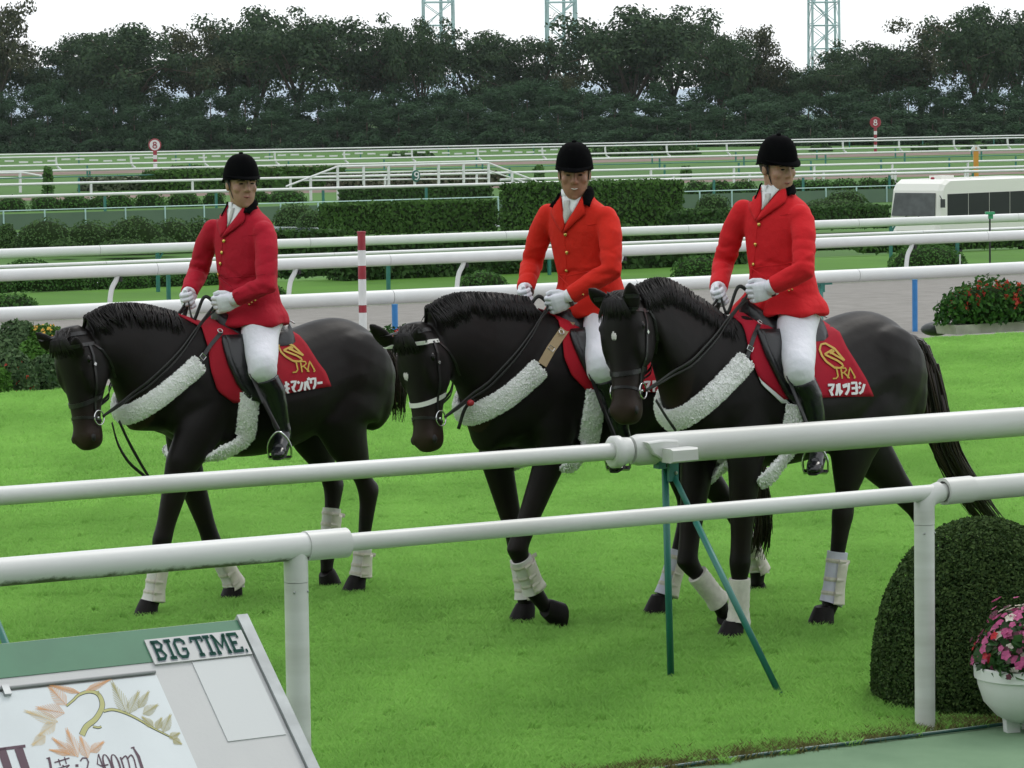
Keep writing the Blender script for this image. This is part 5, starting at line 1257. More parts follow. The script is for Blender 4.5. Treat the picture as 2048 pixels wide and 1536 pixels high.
M_bootshell = mat('cream_boot_shell', (.62, .58, .50), .55, var=.2, vscale=25); M_strapw = mat('cream_boot_strap', (.55, .51, .44), .6); M_wrap = mat('cream_bandage', (.66, .64, .57), .85, var=.25, vscale=40, bump=.2, bscale=300)

FY = (.17, .15, .13, .125); HY = (.16, .14, .135); HY4 = (.18, .16, .14, .135)
H1 = Horse(); H1.o = Vector((-1.447, 19.355, 0)); H1.S, H1.dx, H1.hk = 1.0, -.06, 1.15
H1.neck = [((348, 627), (262, 862)), ((285, 612), (243, 808)), ((222, 613), (228, 765)), ((172, 636), (208, 742))]; H1.neckw = (.17, .125, .10, .078); H1.necky = (0, 0, .02, .04)
H1.head = (((121, 680), .06), ((164, 898), .12), 20)
H1.ears = [((108, 698), (70, 663), -.02, -.06, (.78, -.6, .2)), ((153, 708), (151, 671), .13, .16, (.8, -.6, 0))]
H1.legs = {'NF': ([(362, 930), (324, 1080), (305, 1200), (295, 1238)], FY), 'OF': ([(372, 930), (424, 1085), (467, 1168), (466, 1206)], FY),
           'NH': ([(738, 985), (720, 1150), (710, 1190)], HY), 'OH': ([(668, 975), (655, 1105), (652, 1172)], HY)}
H1.toe = {'NF': -4, 'OF': -8, 'NH': 0, 'OH': None}; H1.maneside = .25
H1.tail = [((765, 692), 0), ((786, 735), 0), ((792, 790), 0), ((790, 842), 0)]; H1.tailw = .07; H1.star = None
H2 = Horse(); H2.o = Vector((.478, 18.52, 0)); H2.S, H2.dx, H2.hk = 1.045, -.02, 1.10
H2.neck = [((1052, 598), (962, 905)), ((985, 590), (938, 835)), ((912, 591), (925, 785)), ((855, 617), (892, 745))]; H2.neckw = (.17, .125, .10, .078); H2.necky = (0, 0, .02, .04)
H2.head = (((808, 672), .06), ((844, 901), .12), 16)
H2.ears = [((782, 690), (737, 646), -.02, -.05, (.78, -.6, .2)), ((838, 690), (836, 651), .13, .15, (.8, -.6, 0))]
H2.legs = {'NF': ([(1108, 900), (1034, 1098), (1068, 1182), (1108, 1238)], FY), 'OF': ([(990, 910), (1036, 1092), (1052, 1195), (1046, 1250)], FY),
           'NH': ([(1378, 1030), (1331, 1190), (1316, 1232)], HY), 'OH': ([(1478, 1035), (1516, 1140), (1512, 1196)], HY)}
H2.toe = {'NF': None, 'OF': 0, 'NH': 0, 'OH': -22}; H2.maneside = .5
H2.tail = [((1490, 800), 0), ((1512, 930), 0), ((1524, 1050), 0), ((1514, 1118), 0)]; H2.tailw = .07; H2.star = ((812, 749), .018)
H3 = Horse(); H3.o = Vector((1.484, 18.13, 0)); H3.S, H3.dx, H3.hk = 1.045, -.03, 1.14
H3.neck = [((1455, 642), (1365, 890)), ((1392, 597), (1342, 832)), ((1325, 560), (1330, 775)), ((1272, 577), (1315, 715))]; H3.neckw = (.17, .13, .105, .08); H3.necky = (0, 0, .03, .06)
H3.head = (((1229, 602), .08), ((1243, 842), .16), 24)
H3.ears = [((1213, 612), (1176, 574), -.0, -.03, (.78, -.6, .2)), ((1266, 612), (1258, 562), .16, .18, (.8, -.6, 0))]
H3.legs = {'NF': ([(1490, 930), (1480, 1125), (1477, 1243), (1462, 1286)], FY), 'OF': ([(1395, 930), (1374, 1122), (1438, 1204), (1456, 1250)], FY),
           'NH': ([(1685, 1030), (1662, 1205), (1645, 1256)], HY), 'OH': ([(1850, 1040), (1858, 1155), (1845, 1206)], HY)}
H3.toe = {'NF': 0, 'OF': None, 'NH': -5, 'OH': -25}; H3.maneside = .6
H3.tail = [((1842, 690), 0), ((1868, 790), 0), ((1885, 880), 0), ((1922, 955), 0), ((1962, 1015), 0), ((2005, 1070), 0)]; H3.tailw = .10; H3.star = ((1228, 668), .014)
finish_horse(H1, 'black horse at the left with head tucked down and cream boots, no white marking')
finish_horse(H2, 'black horse in the middle with a white browband and a star on its forehead')
finish_horse(H3, 'black horse at the right with head tucked and bandaged forelegs')
boot(H1, 'NF', .33, 1.05, M_bootw); boot(H1, 'OF', .25, 1.15, M_bootw); boot(H1, 'NH', .68, 1.08, M_bootw); boot(H1, 'OH', .32, .82, M_bootw)
boot(H2, 'NF', .22, .98, M_bootw); boot(H2, 'OF', .25, 1.02, M_bootw); boot(H2, 'NH', .45, 1.02, M_bootl); boot(H2, 'OH', .35, 1.08, M_bootw)
boot(H3, 'NF', .27, 1.06, M_wrap, style='wrap'); boot(H3, 'OF', .32, 1.0, M_wrap, style='wrap'); boot(H3, 'NH', .42, 1.05, M_bootl); boot(H3, 'OH', .45, 1.05, M_bootw)
# ================================================================== RIDERS
M_skin = [mat('tanned_skin_%s' % n, a, .5, var=.25, vscale=40, spec=.35) for n, a in (('one', (.38, .215, .15)), ('two', (.35, .175, .115)), ('three', (.41, .235, .165)))]
M_coatred = [mat('scarlet_wool_%s' % n, a, .8, var=.22, vscale=14, col2=tuple(x * .8 for x in a), bump=.55, bscale=13, spec=.12, sheen=.03) for n, a in (('deep', (.40, .012, .028)), ('orange', (.60, .023, .013)), ('bright', (.60, .018, .024)))]
M_velvet = mat('black_velvet', (.003, .003, .0035), .95, spec=.04, bump=.1, bscale=300)
M_breech = mat('white_breeches', (.70, .71, .76), .75, var=.2, vscale=9, bump=.5, bscale=15, col2=(.62, .63, .69))
M_glove = mat('white_cotton_glove', (.74, .75, .80), .8, var=.15, vscale=40, bump=.15, bscale=240)
M_shirt = mat('white_shirt', (.74, .75, .77), .7, bump=.1, bscale=60); M_tie = mat('silver_tie', (.48, .48, .45), .4, var=.3, vscale=80)
M_bootl_ = mat('black_leather_boot', (.008, .009, .011), .22, var=.3, vscale=20, spec=.5, bump=.25, bscale=14); M_brass = mat('brass_button', (.62, .42, .12), .25, metal=.9)
M_hairb = mat('black_human_hair', (.008, .007, .006), .5, bump=.5, bscale=300); M_lip = mat('lip_skin', (.25, .085, .065), .45); M_brow = mat('dark_brow_hair', (.016, .012, .010), .8)
M_eyed = mat('dark_iris', (.012, .008, .006), .2); M_teeth = mat('teeth', (.62, .60, .55), .35); M_leather = mat('black_leather_strap', (.010, .010, .010), .35, spec=.45)
M_chrome = mat('polished_steel', (.60, .61, .60), .16, metal=1.0)
def grid_patch(H, bvh, A, B, nv, offs, nu=8, yf=.28):
    """surface patch whose two long edges follow pixel lines A and B on a real surface"""
    def resample(pl, n):
        d = [0]; 
        for a, b in zip(pl, pl[1:]): d.append(d[-1] + math.hypot(b[0] - a[0], b[1] - a[1]))
        t = np.linspace(0, d[-1], n); return list(zip(np.interp(t, d, [p[0] for p in pl]), np.interp(t, d, [p[1] for p in pl])))
    a, b = resample(A, nu + 1), resample(B, nu + 1); rows = []
    for i in range(nu + 1):
        row = []
        for j in range(nv + 1):
            f = j / nv; q = (lerp(a[i][0], b[i][0], f), lerp(a[i][1], b[i][1], f)); p, n = hit(H, q[0], q[1], bvh, yf); row.append((p, n, offs(i / nu, f) if callable(offs) else offs))
        rows.append(row)
    return rows
def patch_obj(name, rows, m, parent, off, thick=.003):
    mb = MB(); mb.rings([[p + n * (o + thick) for p, n, o in r] for r in rows], cap=False, close=False); n1 = len(mb.v); f1 = list(mb.f)
    ob = mb.build(name, m, parent, True, off=off); s_ = ob.modifiers.new('cloth', 'SOLIDIFY'); s_.thickness = thick; s_.offset = 0; return ob
def make_rider(H, R):
    lab = R['label']; N_ = solve(H, *R['neck'], 0); base = Vector((.02, 0, 1.56 * H.S)); off = base
    t = thing('person', lab, 'person', to_world(H, base), HROT, 'riders in red coats'); Z = Vector((0, 0, 1)); yw = math.radians(R['yaw'])
    tf = Vector((math.cos(yw), math.sin(yw), 0)); tl = Vector((-math.sin(yw), math.cos(yw), 0))
    SL, SR = solve(H, *R['Lsh'], .19), solve(H, *R['Rsh'], -.19); pel = Vector((R.get('px', .0), 0, base.z + .12))
    arm = {}
    for s, k in ((1, 'L'), (-1, 'R')): arm[k] = (SL if s > 0 else SR, solve(H, *R[k + 'el'], R.get(k + 'ely', .30) * s), solve(H, *R[k + 'wr'], .145 * s), solve(H, *R[k + 'ha'], .105 * s))
    H.knee = solve(H, *R['knee'], .34)
    W0 = {kk: a_[3] - (a_[3] - a_[1]).normalized() * .085 for kk, a_ in arm.items()}
    kneeL = solve(H, *R['knee'], .34); ankL = solve(H, *R['ank'], .34) if R.get('ank') else kneeL + Vector((-.14, .0, -.38)); toeL = ankL + Vector(R['toe'])
    mir = lambda v: Vector((v.x, -v.y, v.z)); leg = {'L': (kneeL, ankL, toeL), 'R': (mir(kneeL), mir(ankL), mir(toeL))}
    hipc = lambda s: pel + Vector((.04, s * .088, -.045))
    # ---------------- head frame
    Hc = solve(H, *R['face'], R.get('facey', .02)); hy = math.radians(R['hyaw']); hp_ = math.radians(R['hpitch'])
    f = Vector((math.cos(hy) * math.cos(hp_), math.sin(hy) * math.cos(hp_), math.sin(hp_))); l = Vector((-math.sin(hy), math.cos(hy), 0)); u = f.cross(l)
    rl = math.radians(R.get('hroll', 0)); l, u = l * math.cos(rl) + u * math.sin(rl), u * math.cos(rl) - l * math.sin(rl)
    k = 1.05; W = lambda a, b, c: Hc + (f * a + l * b + u * c) * k
    hb = MB()
    hb.ball(W(-.012, 0, .03), (.100 * k, .078 * k, .092 * k), 18, 12, f, l, u)
    fs = [(.06, -.004, .088, .068), (.03, -.002, .091, .0715), (0, 0, .089, .0715), (-.03, .004, .087, .069), (-.06, .010, .082, .0665), (-.085, .016, .075, .0605), (-.105, .023, .064, .051), (-.121, .031, .049, .038), (-.130, .036, .032, .024)]
    hb.rings([ell(W(cf, 0, cu), l * (hw * k), f * (hd * k), 20, 2.25) for cu, cf, hd, hw in fs])
    hb.ball(W(.070, 0, -.112), (.020 * k, .022 * k, .017 * k), 10, 8, f, l, u)                                         # chin
    hb.tube([W(.084, 0, .016), W(.093, 0, -.008), W(.1015, 0, -.029), W(.098, 0, -.039)], [.008 * k, .0095 * k, .0125 * k, .010 * k], 10)   # nose
    for s in (1, -1):
        hb.ball(W(.088, s * .0125, -.034), (.011 * k, .0085 * k, .009 * k), 8, 6, f, l, u)
        hb.tube([W(.086, s * .008, .021), W(.082, s * .036, .025), W(.066, s * .058, .014)], [.006 * k, .007 * k, .006 * k], 8)            # brow ridge
        hb.ball(W(.056, s * .042, -.026), (.028 * k, .024 * k, .026 * k), 10, 8, f, l, u)                              # cheekbone
        hb.ball(W(-.008, s * .0765, -.012), (.020 * k, .010 * k, .032 * k), 10, 8, f, l, u)                            # ear
        hb.ball(W(.075, s * .022, -.068), (.014 * k, .018 * k, .016 * k), 8, 6, f, l, u)
    sm_ = R.get('smile', 0)
    hb.tube([W(.076, -.022, -.068 + sm_ * .005), W(.088, 0, -.0685), W(.076, .022, -.068 + sm_ * .005)], [.006 * k, .010 * k, .006 * k], 8)
    hb.tube([W(-.02, 0, -.04), W(-.015, 0, -.10), N_ + Z * .02 - tf * .008, N_ - Z * .07 - tf * .012], [.062, .057, .058, .075], 16)
    # ---------------- limbs and trunk of the continuous body (under the clothes)
    chest = (SL + SR) / 2
    def tors(shr, sect): return [ell(c, tl * (hw - shr), tf * (hd - shr), 24, 2.25) for c, hd, hw in sect]
    A0 = N_; hemz = R['hem']; cx = lambda z: lerp(N_.x - .022, pel.x + .045, min(1.15, max(0, (N_.z - z) / (N_.z - pel.z))))
    C_ = lambda dz, ex=0: Vector((cx(N_.z - dz) + ex, 0, N_.z - dz))
    bt = [(C_(-.005), .062, .064), (C_(.05), .085, .13), (C_(.10), .103, .178), (C_(.18), .118, .178), (C_(.30), .113, .165), (C_(.43), .100, .140), (C_(.52), .115, .165), (C_(.60), .120, .175)]
    hb.rings(tors(.012, bt))
    for kk, s in (('L', 1), ('R', -1)):
        a, e, wr, ha = arm[kk]; hb.tube([a - Vector((0, s * .03, .02)), a.lerp(e, .5), e, W0[kk], W0[kk].lerp(ha, .35)], [.046, .044, .040, .024, .014], 12)
        kn, an, to = leg[kk]; hb.tube([hipc(s), hipc(s).lerp(kn, .5), kn, kn.lerp(an, .35), an, an + (to - an) * .15], [.085, .074, .050, .040, .026, .022], 14); hb.tube([an + Vector((0, 0, -.03)), an + Vector((0, 0, -.07)), an.lerp(to, .45) + Vector((0, 0, -.07))], [.024, .020, .014], 10)
    me = remeshed(hb, 'body', .0044, 5, .5); link_me(me, 'body', M_skin[R['i']], t, off)
    # ---------------- gloves: palm, four curled fingers, thumb
    for kk, s in (('L', 1), ('R', -1)):
        a, e, wr, ha = arm[kk]; d = (ha - wr).normalized(); d = (d + Vector((.5, -.25 * s, .1))).normalized(); sd = Vector((0, -s, 0)); sd = (sd - d * sd.dot(d)).normalized(); up = d.cross(sd) * (-s) ; up = up if up.z > 0 else -up
        c = ha; gb = MB(); GS = 1.25; X = lambda p, q, r_: c + (d * p + up * q + sd * r_) * GS
        gb.rings([ell(X(p, q, r_), up * (hu * GS), sd * (hs * GS), 14, 2.6) for p, q, r_, hu, hs in ((-.075, 0, .004, .026, .022), (-.05, 0, .003, .030, .022), (-.02, 0, 0, .040, .021), (.015, 0, 0, .043, .020), (.032, 0, .003, .040, .016))])
        for i, (q, ln) in enumerate(((.031, .95), (.0105, 1.05), (-.0105, 1.0), (-.031, .8))):
            gb.tube([X(.012, q, .0), X(.034, q * 1.02, .001), X(.050 * ln, q * 1.0, .014), X(.046 * ln, q * .98, .036), X(.022, q * .95, .043), X(.008, q * .92, .036)], [.0140, .0138, .0130, .0124, .0115, .0100], 9)
        gb.tube([X(-.035, .026, .012), X(-.010, .043, .016), X(.018, .050, .022), X(.040, .046, .028)], [.018, .0165, .0140, .0115], 9)
        gm = remeshed(gb, 'glove', .0034, 2, .4); link_me(gm, 'glove', M_glove, t, off)
        # cuff and wrist band
        w0 = ha - d * .085; cq = W0[kk]; ca_ = (cq - arm[kk][1]).normalized()
        m = MB(); m.tube([cq - ca_ * .03, cq + ca_ * .022, w0 + d * .03], [.043, .041, .036], 16, cap=False); cf = m.build('shirt_cuff', M_shirt if R['i'] == 1 or kk == 'R' else M_glove, t, True, off=off); cf.modifiers.new('t', 'SOLIDIFY').thickness = .003
        if R.get('watch') and (kk in R['watch']):
            m = MB(); m.tube([w0 + d * .012, w0 + d * .034], .0385, 16); m.build('wrist_band', M_leather if R['i'] != 1 else mat('brown_bracelet', (.05, .028, .018), .5), t, True, off=off)
        H.hands = getattr(H, 'hands', {}); H.hands[kk] = (X(.03, .01, .03), d, up, sd)
    # ---------------- coat
    jb = MB(); hz = N_.z - hemz; fl = R.get('flare', 1.0)
    js = [(C_(-.048, .004), .064, .068), (C_(-.02), .074, .080), (C_(.012), .086, .104), (C_(.045), .100, .150), (C_(.08), .112, .178), (C_(.125), .124, .188), (C_(.18), .131, .194), (C_(.25), .133, .190), (C_(.33), .130, .186), (C_(.42), .124, .178), (C_(.46), .128, .186), (C_(.53, .012), .148, .205), (C_((.53 + hz) / 2, .028), .176 * fl, .252), (C_(hz - .015, .042), .196 * fl, .268), (C_(hz, .042), .194 * fl, .266)]
    jb.rings([r_ for r_ in tors(0, js)])
    for kk, s in (('L', 1), ('R', -1)):
        a, e, wr, ha = arm[kk]; jb.ball(a - tl * (s * .020) - Z * .008, (.068, .060, .066)); cu = W0[kk] + (W0[kk] - e).normalized() * .012; bend = (e - (a + cu) / 2).normalized()
        jb.tube([a - tl * (s * .04) - Z * .012, a - Z * .035 - tl * (s * .006), a.lerp(e, .35) + bend * .006, a.lerp(e, .72) + bend * .003, e + bend * .006, e.lerp(cu, .3), e.lerp(cu, .65), cu], [.060, .067, .065, .062, .061, .058, .053, .050], 18)
    jm = remeshed(jb, 'coat', .0075, 12, .5)
    # folds: gentle creases pressed into the cloth around elbows, armpits and waist
    n = len(jm.vertices); co = np.empty(n * 3, np.float32); jm.vertices.foreach_get('co', co); co = co.reshape(-1, 3).astype(float); no = np.empty(n * 3, np.float32); jm.vertices.foreach_get('normal', no); no = no.reshape(-1, 3); dd = np.zeros(n)
    r = random.Random(31 + R['i'])
    for kk in ('L', 'R'):
        a, e, wr, ha = arm[kk]
        for q in range(9):
            c = np.array(e.lerp(a, r.uniform(-.1, .55)) if q < 6 else e.lerp(wr, r.uniform(0, .6))); w_ = np.array((r.gauss(0, .5), r.gauss(0, .4), 1)); w_ /= np.linalg.norm(w_)
            dv = co - c; along = dv @ w_; dist2 = (dv ** 2).sum(1) - along ** 2
            dd += r.choice((-.8, -1, .8)) * .0105 * np.exp(-(along / .013) ** 2) * np.exp(-dist2 / .06 ** 2)
    for q in range(10):
        c = np.array(C_(r.uniform(.36, .52)) + tl * r.uniform(-.16, .16) + tf * .12); w_ = np.array((r.gauss(0, .3), r.gauss(0, .35), 1)); w_ /= np.linalg.norm(w_); dv = co - c; along = dv @ w_; dist2 = (dv ** 2).sum(1) - along ** 2
        dd += r.choice((-1, .8)) * .0075 * np.exp(-(along / .013) ** 2) * np.exp(-dist2 / .08 ** 2)
    low = np.clip((N_.z - .50 - co[:, 2]) / .12, 0, 1) * (np.abs(co[:, 1]) < .28); ang = np.arctan2((co - np.array(C_(.5))) @ np.array(tl), (co - np.array(C_(.5))) @ np.array(tf))
    dd += low * .010 * np.sin(ang * 7 + R['i'])
    fc = (ang + .12); dd -= low * .030 * np.exp(-(fc / .06) ** 2)                         # front opening of the skirts
    co += no * dd[:, None]; jm.vertices.foreach_set('co', co.astype(np.float32).ravel()); jm.update()
    bv = bvh_of(jm); H.coat_bvh = bv; red = M_coatred[R['i']]; jo = link_me(jm, 'coat', red, t, off)
    J = R['j']
    patch_obj('shirt_front', grid_patch(H, bv, J['shirt'][0], J['shirt'][1], 6, .002, 8, .0), M_shirt, t, off)
    if 'tie' in J: patch_obj('tie', grid_patch(H, bv, J['tie'][0], J['tie'][1], 4, lambda a, b: .006 + .006 * math.sin(b * 3.14), 8, .0), M_tie, t, off)
    for side in ('lapR', 'lapL'): patch_obj('lapel', grid_patch(H, bv, J[side][0], J[side][1], 5, lambda a, b: .005 + .008 * (1 - abs(2 * b - 1)), 8, .04 if side == 'lapR' else -.04), red, t, off, .004)
    for side in ('colR', 'colL'): patch_obj('velvet_collar', grid_patch(H, bv, J[side][0], J[side][1], 5, lambda a, b: .010 + .008 * (1 - abs(2 * b - 1)), 8, .06 if side == 'colR' else -.05), M_velvet, t, off, .005)
    # stand of the collar round the nape and shirt collar
    for nm, m_, r0, r1, z0, z1, a0, a1 in (('velvet_collar', M_velvet, .073, .098, .032, -.035, 62, 298), ('shirt_collar', M_shirt, .063, .070, .042, -.010, 12, 348)):
        rows = []
        for rr_, zz in ((r0, z0), ((r0 + r1) / 2 + .004, z0 + .002 if nm[0] == 's' else (z0 + z1) / 2 + .012), (r1, z1)):
            rows.append([N_ + Z * zz - tf * .012 + tf * math.cos(a) * rr_ + tl * math.sin(a) * rr_ * 1.02 for a in np.radians(np.linspace(a0, a1, 22))])
        m = MB(); m.rings(rows, cap=False, close=False); ob = m.build(nm, m_, t, True, off=off); ob.modifiers.new('t', 'SOLIDIFY').thickness = .005
    for q in J['buttons']:
        p, n_ = hit(H, *q, bv); m = MB(); m.ball(p + n_ * .006, (.0115, .0115, .006), 12, 6, X=n_.orthogonal().normalized(), Y=n_.cross(n_.orthogonal().normalized()), Z=n_); m.build('button', M_brass, t, True, off=off)
    for q in J['cuffb']:
        p, n_ = hit(H, *q, bv); m = MB(); m.ball(p + n_ * .004, (.006, .006, .006), 8, 5); m.build('cuff_button', M_brass, t, True, off=off)
    # seam lines: front edge and waist seam as thin raised welts
    for pl in J['seams']:
        pts = []
        for a, b in zip(pl, pl[1:]):
            for q in range(6): w_ = q / 6; pts.append((lerp(a[0], b[0], w_), lerp(a[1], b[1], w_)))
        m = MB(); ps = [hit(H, *q, bv) for q in pts + [pl[-1]]]; m.tube([p + n_ * .0005 for p, n_ in ps], .0022, 5); m.build('seam', red, t, True, off=off)
    # ---------------- breeches and boots
    bb_ = MB()
    bb_.ball(pel + Vector((.0, 0, -.01)), (.13, .16, .11))
    for kk, s in (('L', 1), ('R', -1)):
        kn, an, to = leg[kk]; h0 = hipc(s)
        pa_ = catmull([h0 + Vector((-.05, 0, .01)), h0.lerp(kn, .3), h0.lerp(kn, .65), kn + Vector((.0, 0, .02)), kn + (an - kn) * .10, kn + (an - kn) * .24], 4); nn_ = len(pa_)
        bb_.tube(pa_, list(np.interp(np.linspace(0, 1, nn_), [0, .2, .4, .6, .8, 1], [.113, .114, .100, .084, .074, .046])), 22, ref=(1, 0, 0), rb=list(np.interp(np.linspace(0, 1, nn_), [0, .2, .4, .6, .8, 1], [.080, .086, .086, .080, .074, .046])))
        bb_.ball(kn + Vector((.012, 0, -.005)), (.076, .072, .08))
    bm = remeshed(bb_, 'breeches', .009, 12, .5); link_me(bm, 'breeches', M_breech, t, off)
    for kk, s in (('L', 1), ('R', -1)):
        kn, an, to = leg[kk]; ax = (an - kn).normalized(); m = MB(); cal = Vector((-.02, 0, 0))
        m.tube([kn + ax * .055, kn + ax * .07, kn.lerp(an, .35) + cal, kn.lerp(an, .6) + cal * .7, kn.lerp(an, .88), an, an + Vector((.0, 0, -.045))], [.074, .074, .071, .064, .052, .050, .046], 20, ref=(1, 0, 0))
        fd = (to - an); fd.z *= .6; fd.normalize(); sd = fd.cross(Z).normalized(); up = sd.cross(fd); hl = an + Vector((0, 0, -.075)) - fd * .045; L_ = .255
        m.rings([ell(hl + fd * (L_ * q) + up * z_, sd * w_, up * h_, 16, 2.4) for q, w_, h_, z_ in ((-.02, .016, .02, .012), (.04, .030, .036, .02), (.25, .036, .045, .025), (.45, .039, .040, .014), (.68, .044, .030, .004), (.88, .038, .024, 0), (1.0, .020, .014, 0))])
        m.tube([an + Vector((0, 0, -.01)), hl + fd * .09 + up * .03, hl + fd * .17 + up * .008], [.047, .044, .036], 14)
        bo = remeshed(m, 'riding_boot', .0065, 4, .5); b_ = link_me(bo, 'riding_boot', M_bootl_, t, off)
        m = MB(); sole = [ell(hl + fd * (L_ * q) - up * .030 + up * max(0, (q - .6)) * .03, sd * w_, up * .006, 12, 3) for q, w_ in ((-.01, .028), (.25, .031), (.5, .036), (.8, .040), (.99, .024))]
        m.rings(sole); m.build('sole', M_black, b_, off=off)
        H.feet = getattr(H, 'feet', {}); H.feet[kk] = (hl + fd * L_ * .62, fd, sd, up)
    # ---------------- face details, hair, cap
    for s in (1, -1):
        m = MB(); m.ball(W(.0838, s * .031, .003), (.006 * k, .0130 * k, .0042 * k), 10, 6, f, l, u); m.build('eye', M_eyed, t, True, off=off)
        m = MB(); m.tube([W(.0935, s * .013, .019), W(.0915, s * .030, .0235), W(.079, s * .050, .018)], [.0034, .0046, .0028], 6); m.build('eyebrow', M_brow, t, True, off=off)
    m = MB(); m.tube([W(.078, -.026, -.067 + sm_ * .006), W(.0915, -.013, -.0675), W(.0945, 0, -.069), W(.0915, .013, -.0675), W(.078, .026, -.067 + sm_ * .006)], [.0015, .0042, .0052, .0042, .0015], 8, ref=u, flat=.7); m.build('lips', M_lip, t, True, off=off)
    if sm_: m = MB(); m.tube([W(.084, -.021, -.0645), W(.0945, -.011, -.0665), W(.0975, 0, -.068), W(.0945, .011, -.0665), W(.084, .021, -.0645)], [.001, .0028, .0030, .0028, .001], 6); m.build('teeth', M_teeth, t, True, off=off)
    else: m = MB(); m.tube([W(.083, -.019, -.068), W(.1005, 0, -.0678), W(.083, .019, -.068)], [.0008, .0012, .0008], 5); m.build('mouth_line', M_brow, t, True, off=off)
    rows = []
    for cu, sc in ((.06, 1.05), (.02, 1.055), (-.03, 1.03), (R.get('hairlow', -.055), .93)):
        q = []
        for a in np.radians(np.linspace(72, 288, 26)):
            low = cu if 100 < math.degrees(a) < 260 else max(cu, -.035); e = math.sqrt(max(.2, 1 - ((low - .03) / .10) ** 2))
            q.append(W(-.012 + math.cos(a) * .100 * sc * e, math.sin(a) * .0795 * sc * (e if low > 0 else min(1, e * 1.08)), low))
        rows.append(q)
    m = MB(); m.rings(rows, cap=False, close=False); ho = m.build('hair', M_hairb, t, True, off=off); ho.modifiers.new('t', 'SOLIDIFY').thickness = .006
    rows = []; sg = 32
    for i in range(11):
        ph = math.pi / 2 * i / 10; q = []
        for j in range(sg):
            a = 2 * math.pi * j / sg; dip = -.045 * max(0, -math.cos(a)) * (1 - i / 10) - .018 * abs(math.sin(a)) * (1 - i / 10)
            q.append(W(-.010 + math.cos(a) * .117 * math.cos(ph) ** .62, math.sin(a) * .0965 * math.cos(ph) ** .62, .036 + .122 * math.sin(ph) ** 1.0 + dip))
        rows.append(q)
    m = MB(); m.rings(rows, cap=True); cap = autosmooth(m.build('riding_cap', M_velvet, t, off=off), 60)
    m = MB(); rows = []
    for e, zz in ((.97, .044), (1.0, .042), (1.0, .037), (.97, .035)):
        rows.append([W(-.010 + math.cos(a) * (.117 * e + (.048 * math.cos(a * 1.15) ** 2 if e == 1.0 else 0)), math.sin(a) * (.0965 * e + (.006 if e == 1.0 else 0)), zz - .010 * math.cos(a) ** 2 * (e == 1.0)) for a in np.radians(np.linspace(-72, 72, 24))])
    m.rings(rows + [rows[0]], cap=False, close=False); m.build('cap_peak', M_velvet, cap, True, off=off)
    m = MB(); m.ball(W(-.010, 0, .160), (.014, .014, .007), 12, 6, f, l, u); m.build('cap_button', M_velvet, cap, True, off=off)
    m = MB(); m.tube([W(-.010 + math.cos(a) * .119, math.sin(a) * .0985, .040 - .045 * max(0, -math.cos(a)) - .018 * abs(math.sin(a))) for a in np.linspace(0, 2 * math.pi, 33)], .004, 5, ref=u, rb=.002, cap=False); m.build('cap_band', M_velvet, cap, True, off=off)
    for s in (1, -1):
        m = MB(); m.tube([W(.02, s * .079, .02), W(.025, s * .0745, -.03), W(.035, s * .062, -.075), W(.05, s * .030, -.120), W(.052, 0, -.134)], .005, 5, ref=f, rb=.0018); m.build('chin_strap', R.get('strapm', M_leather), cap, True, off=off)
    return t
def link_me(me, name, m, parent, off):
    n = len(me.vertices); co = np.empty(n * 3, np.float32); me.vertices.foreach_get('co', co); co = co.reshape(-1, 3) - np.array(off, np.float32); me.vertices.foreach_set('co', co.ravel()); me.update()
    return link_mesh(name, me, m, parent)
R1 = dict(i=0, label='rider on the left horse in a deep red coat with four brass buttons', neck=(481, 421), Lsh=(533, 462), Rsh=(421, 458), Lel=(531, 570), Rel=(396, 545), Lwr=(468, 598), Rwr=(378, 585), Lha=(449, 607), Rha=(372, 599), yaw=20, hem=1.585,
          knee=(525, 738), ank=(566, 862), toe=(.11, .11, -.06), face=(483, 366), hyaw=76, hpitch=-4, hroll=0, watch='', flare=1.0,
          j=dict(shirt=([(455, 400), (456, 430), (456.5, 455)], [(493, 408), (476, 432), (457.5, 456)]), tie=([(464, 420), (459, 440), (457, 453)], [(471, 417), (466, 436), (458, 454)]),
                 lapR=([(490, 409), (476, 432), (457, 456), (446, 474)], [(489, 430), (492, 442), (470, 460), (447, 476)]), lapL=([(455, 407), (456, 430), (456, 456), (446, 473)], [(437, 430), (434, 440), (439, 458), (444, 474)]),
                 colR=([(494, 404), (491, 414), (488, 428)], [(512, 402), (512, 412), (500, 431)]), colL=([(455, 402), (456, 406), (443, 431)], [(449, 404), (442, 416), (436, 428)]),
                 buttons=[(449, 482), (445, 505), (442, 527), (438, 549)], cuffb=[(499, 609), (504, 605), (510, 599)], seams=[[(446, 476), (440, 540), (427, 590), (424, 640)], [(418, 553), (445, 556), (500, 552), (530, 548)], [(497, 470), (515, 469)]]))
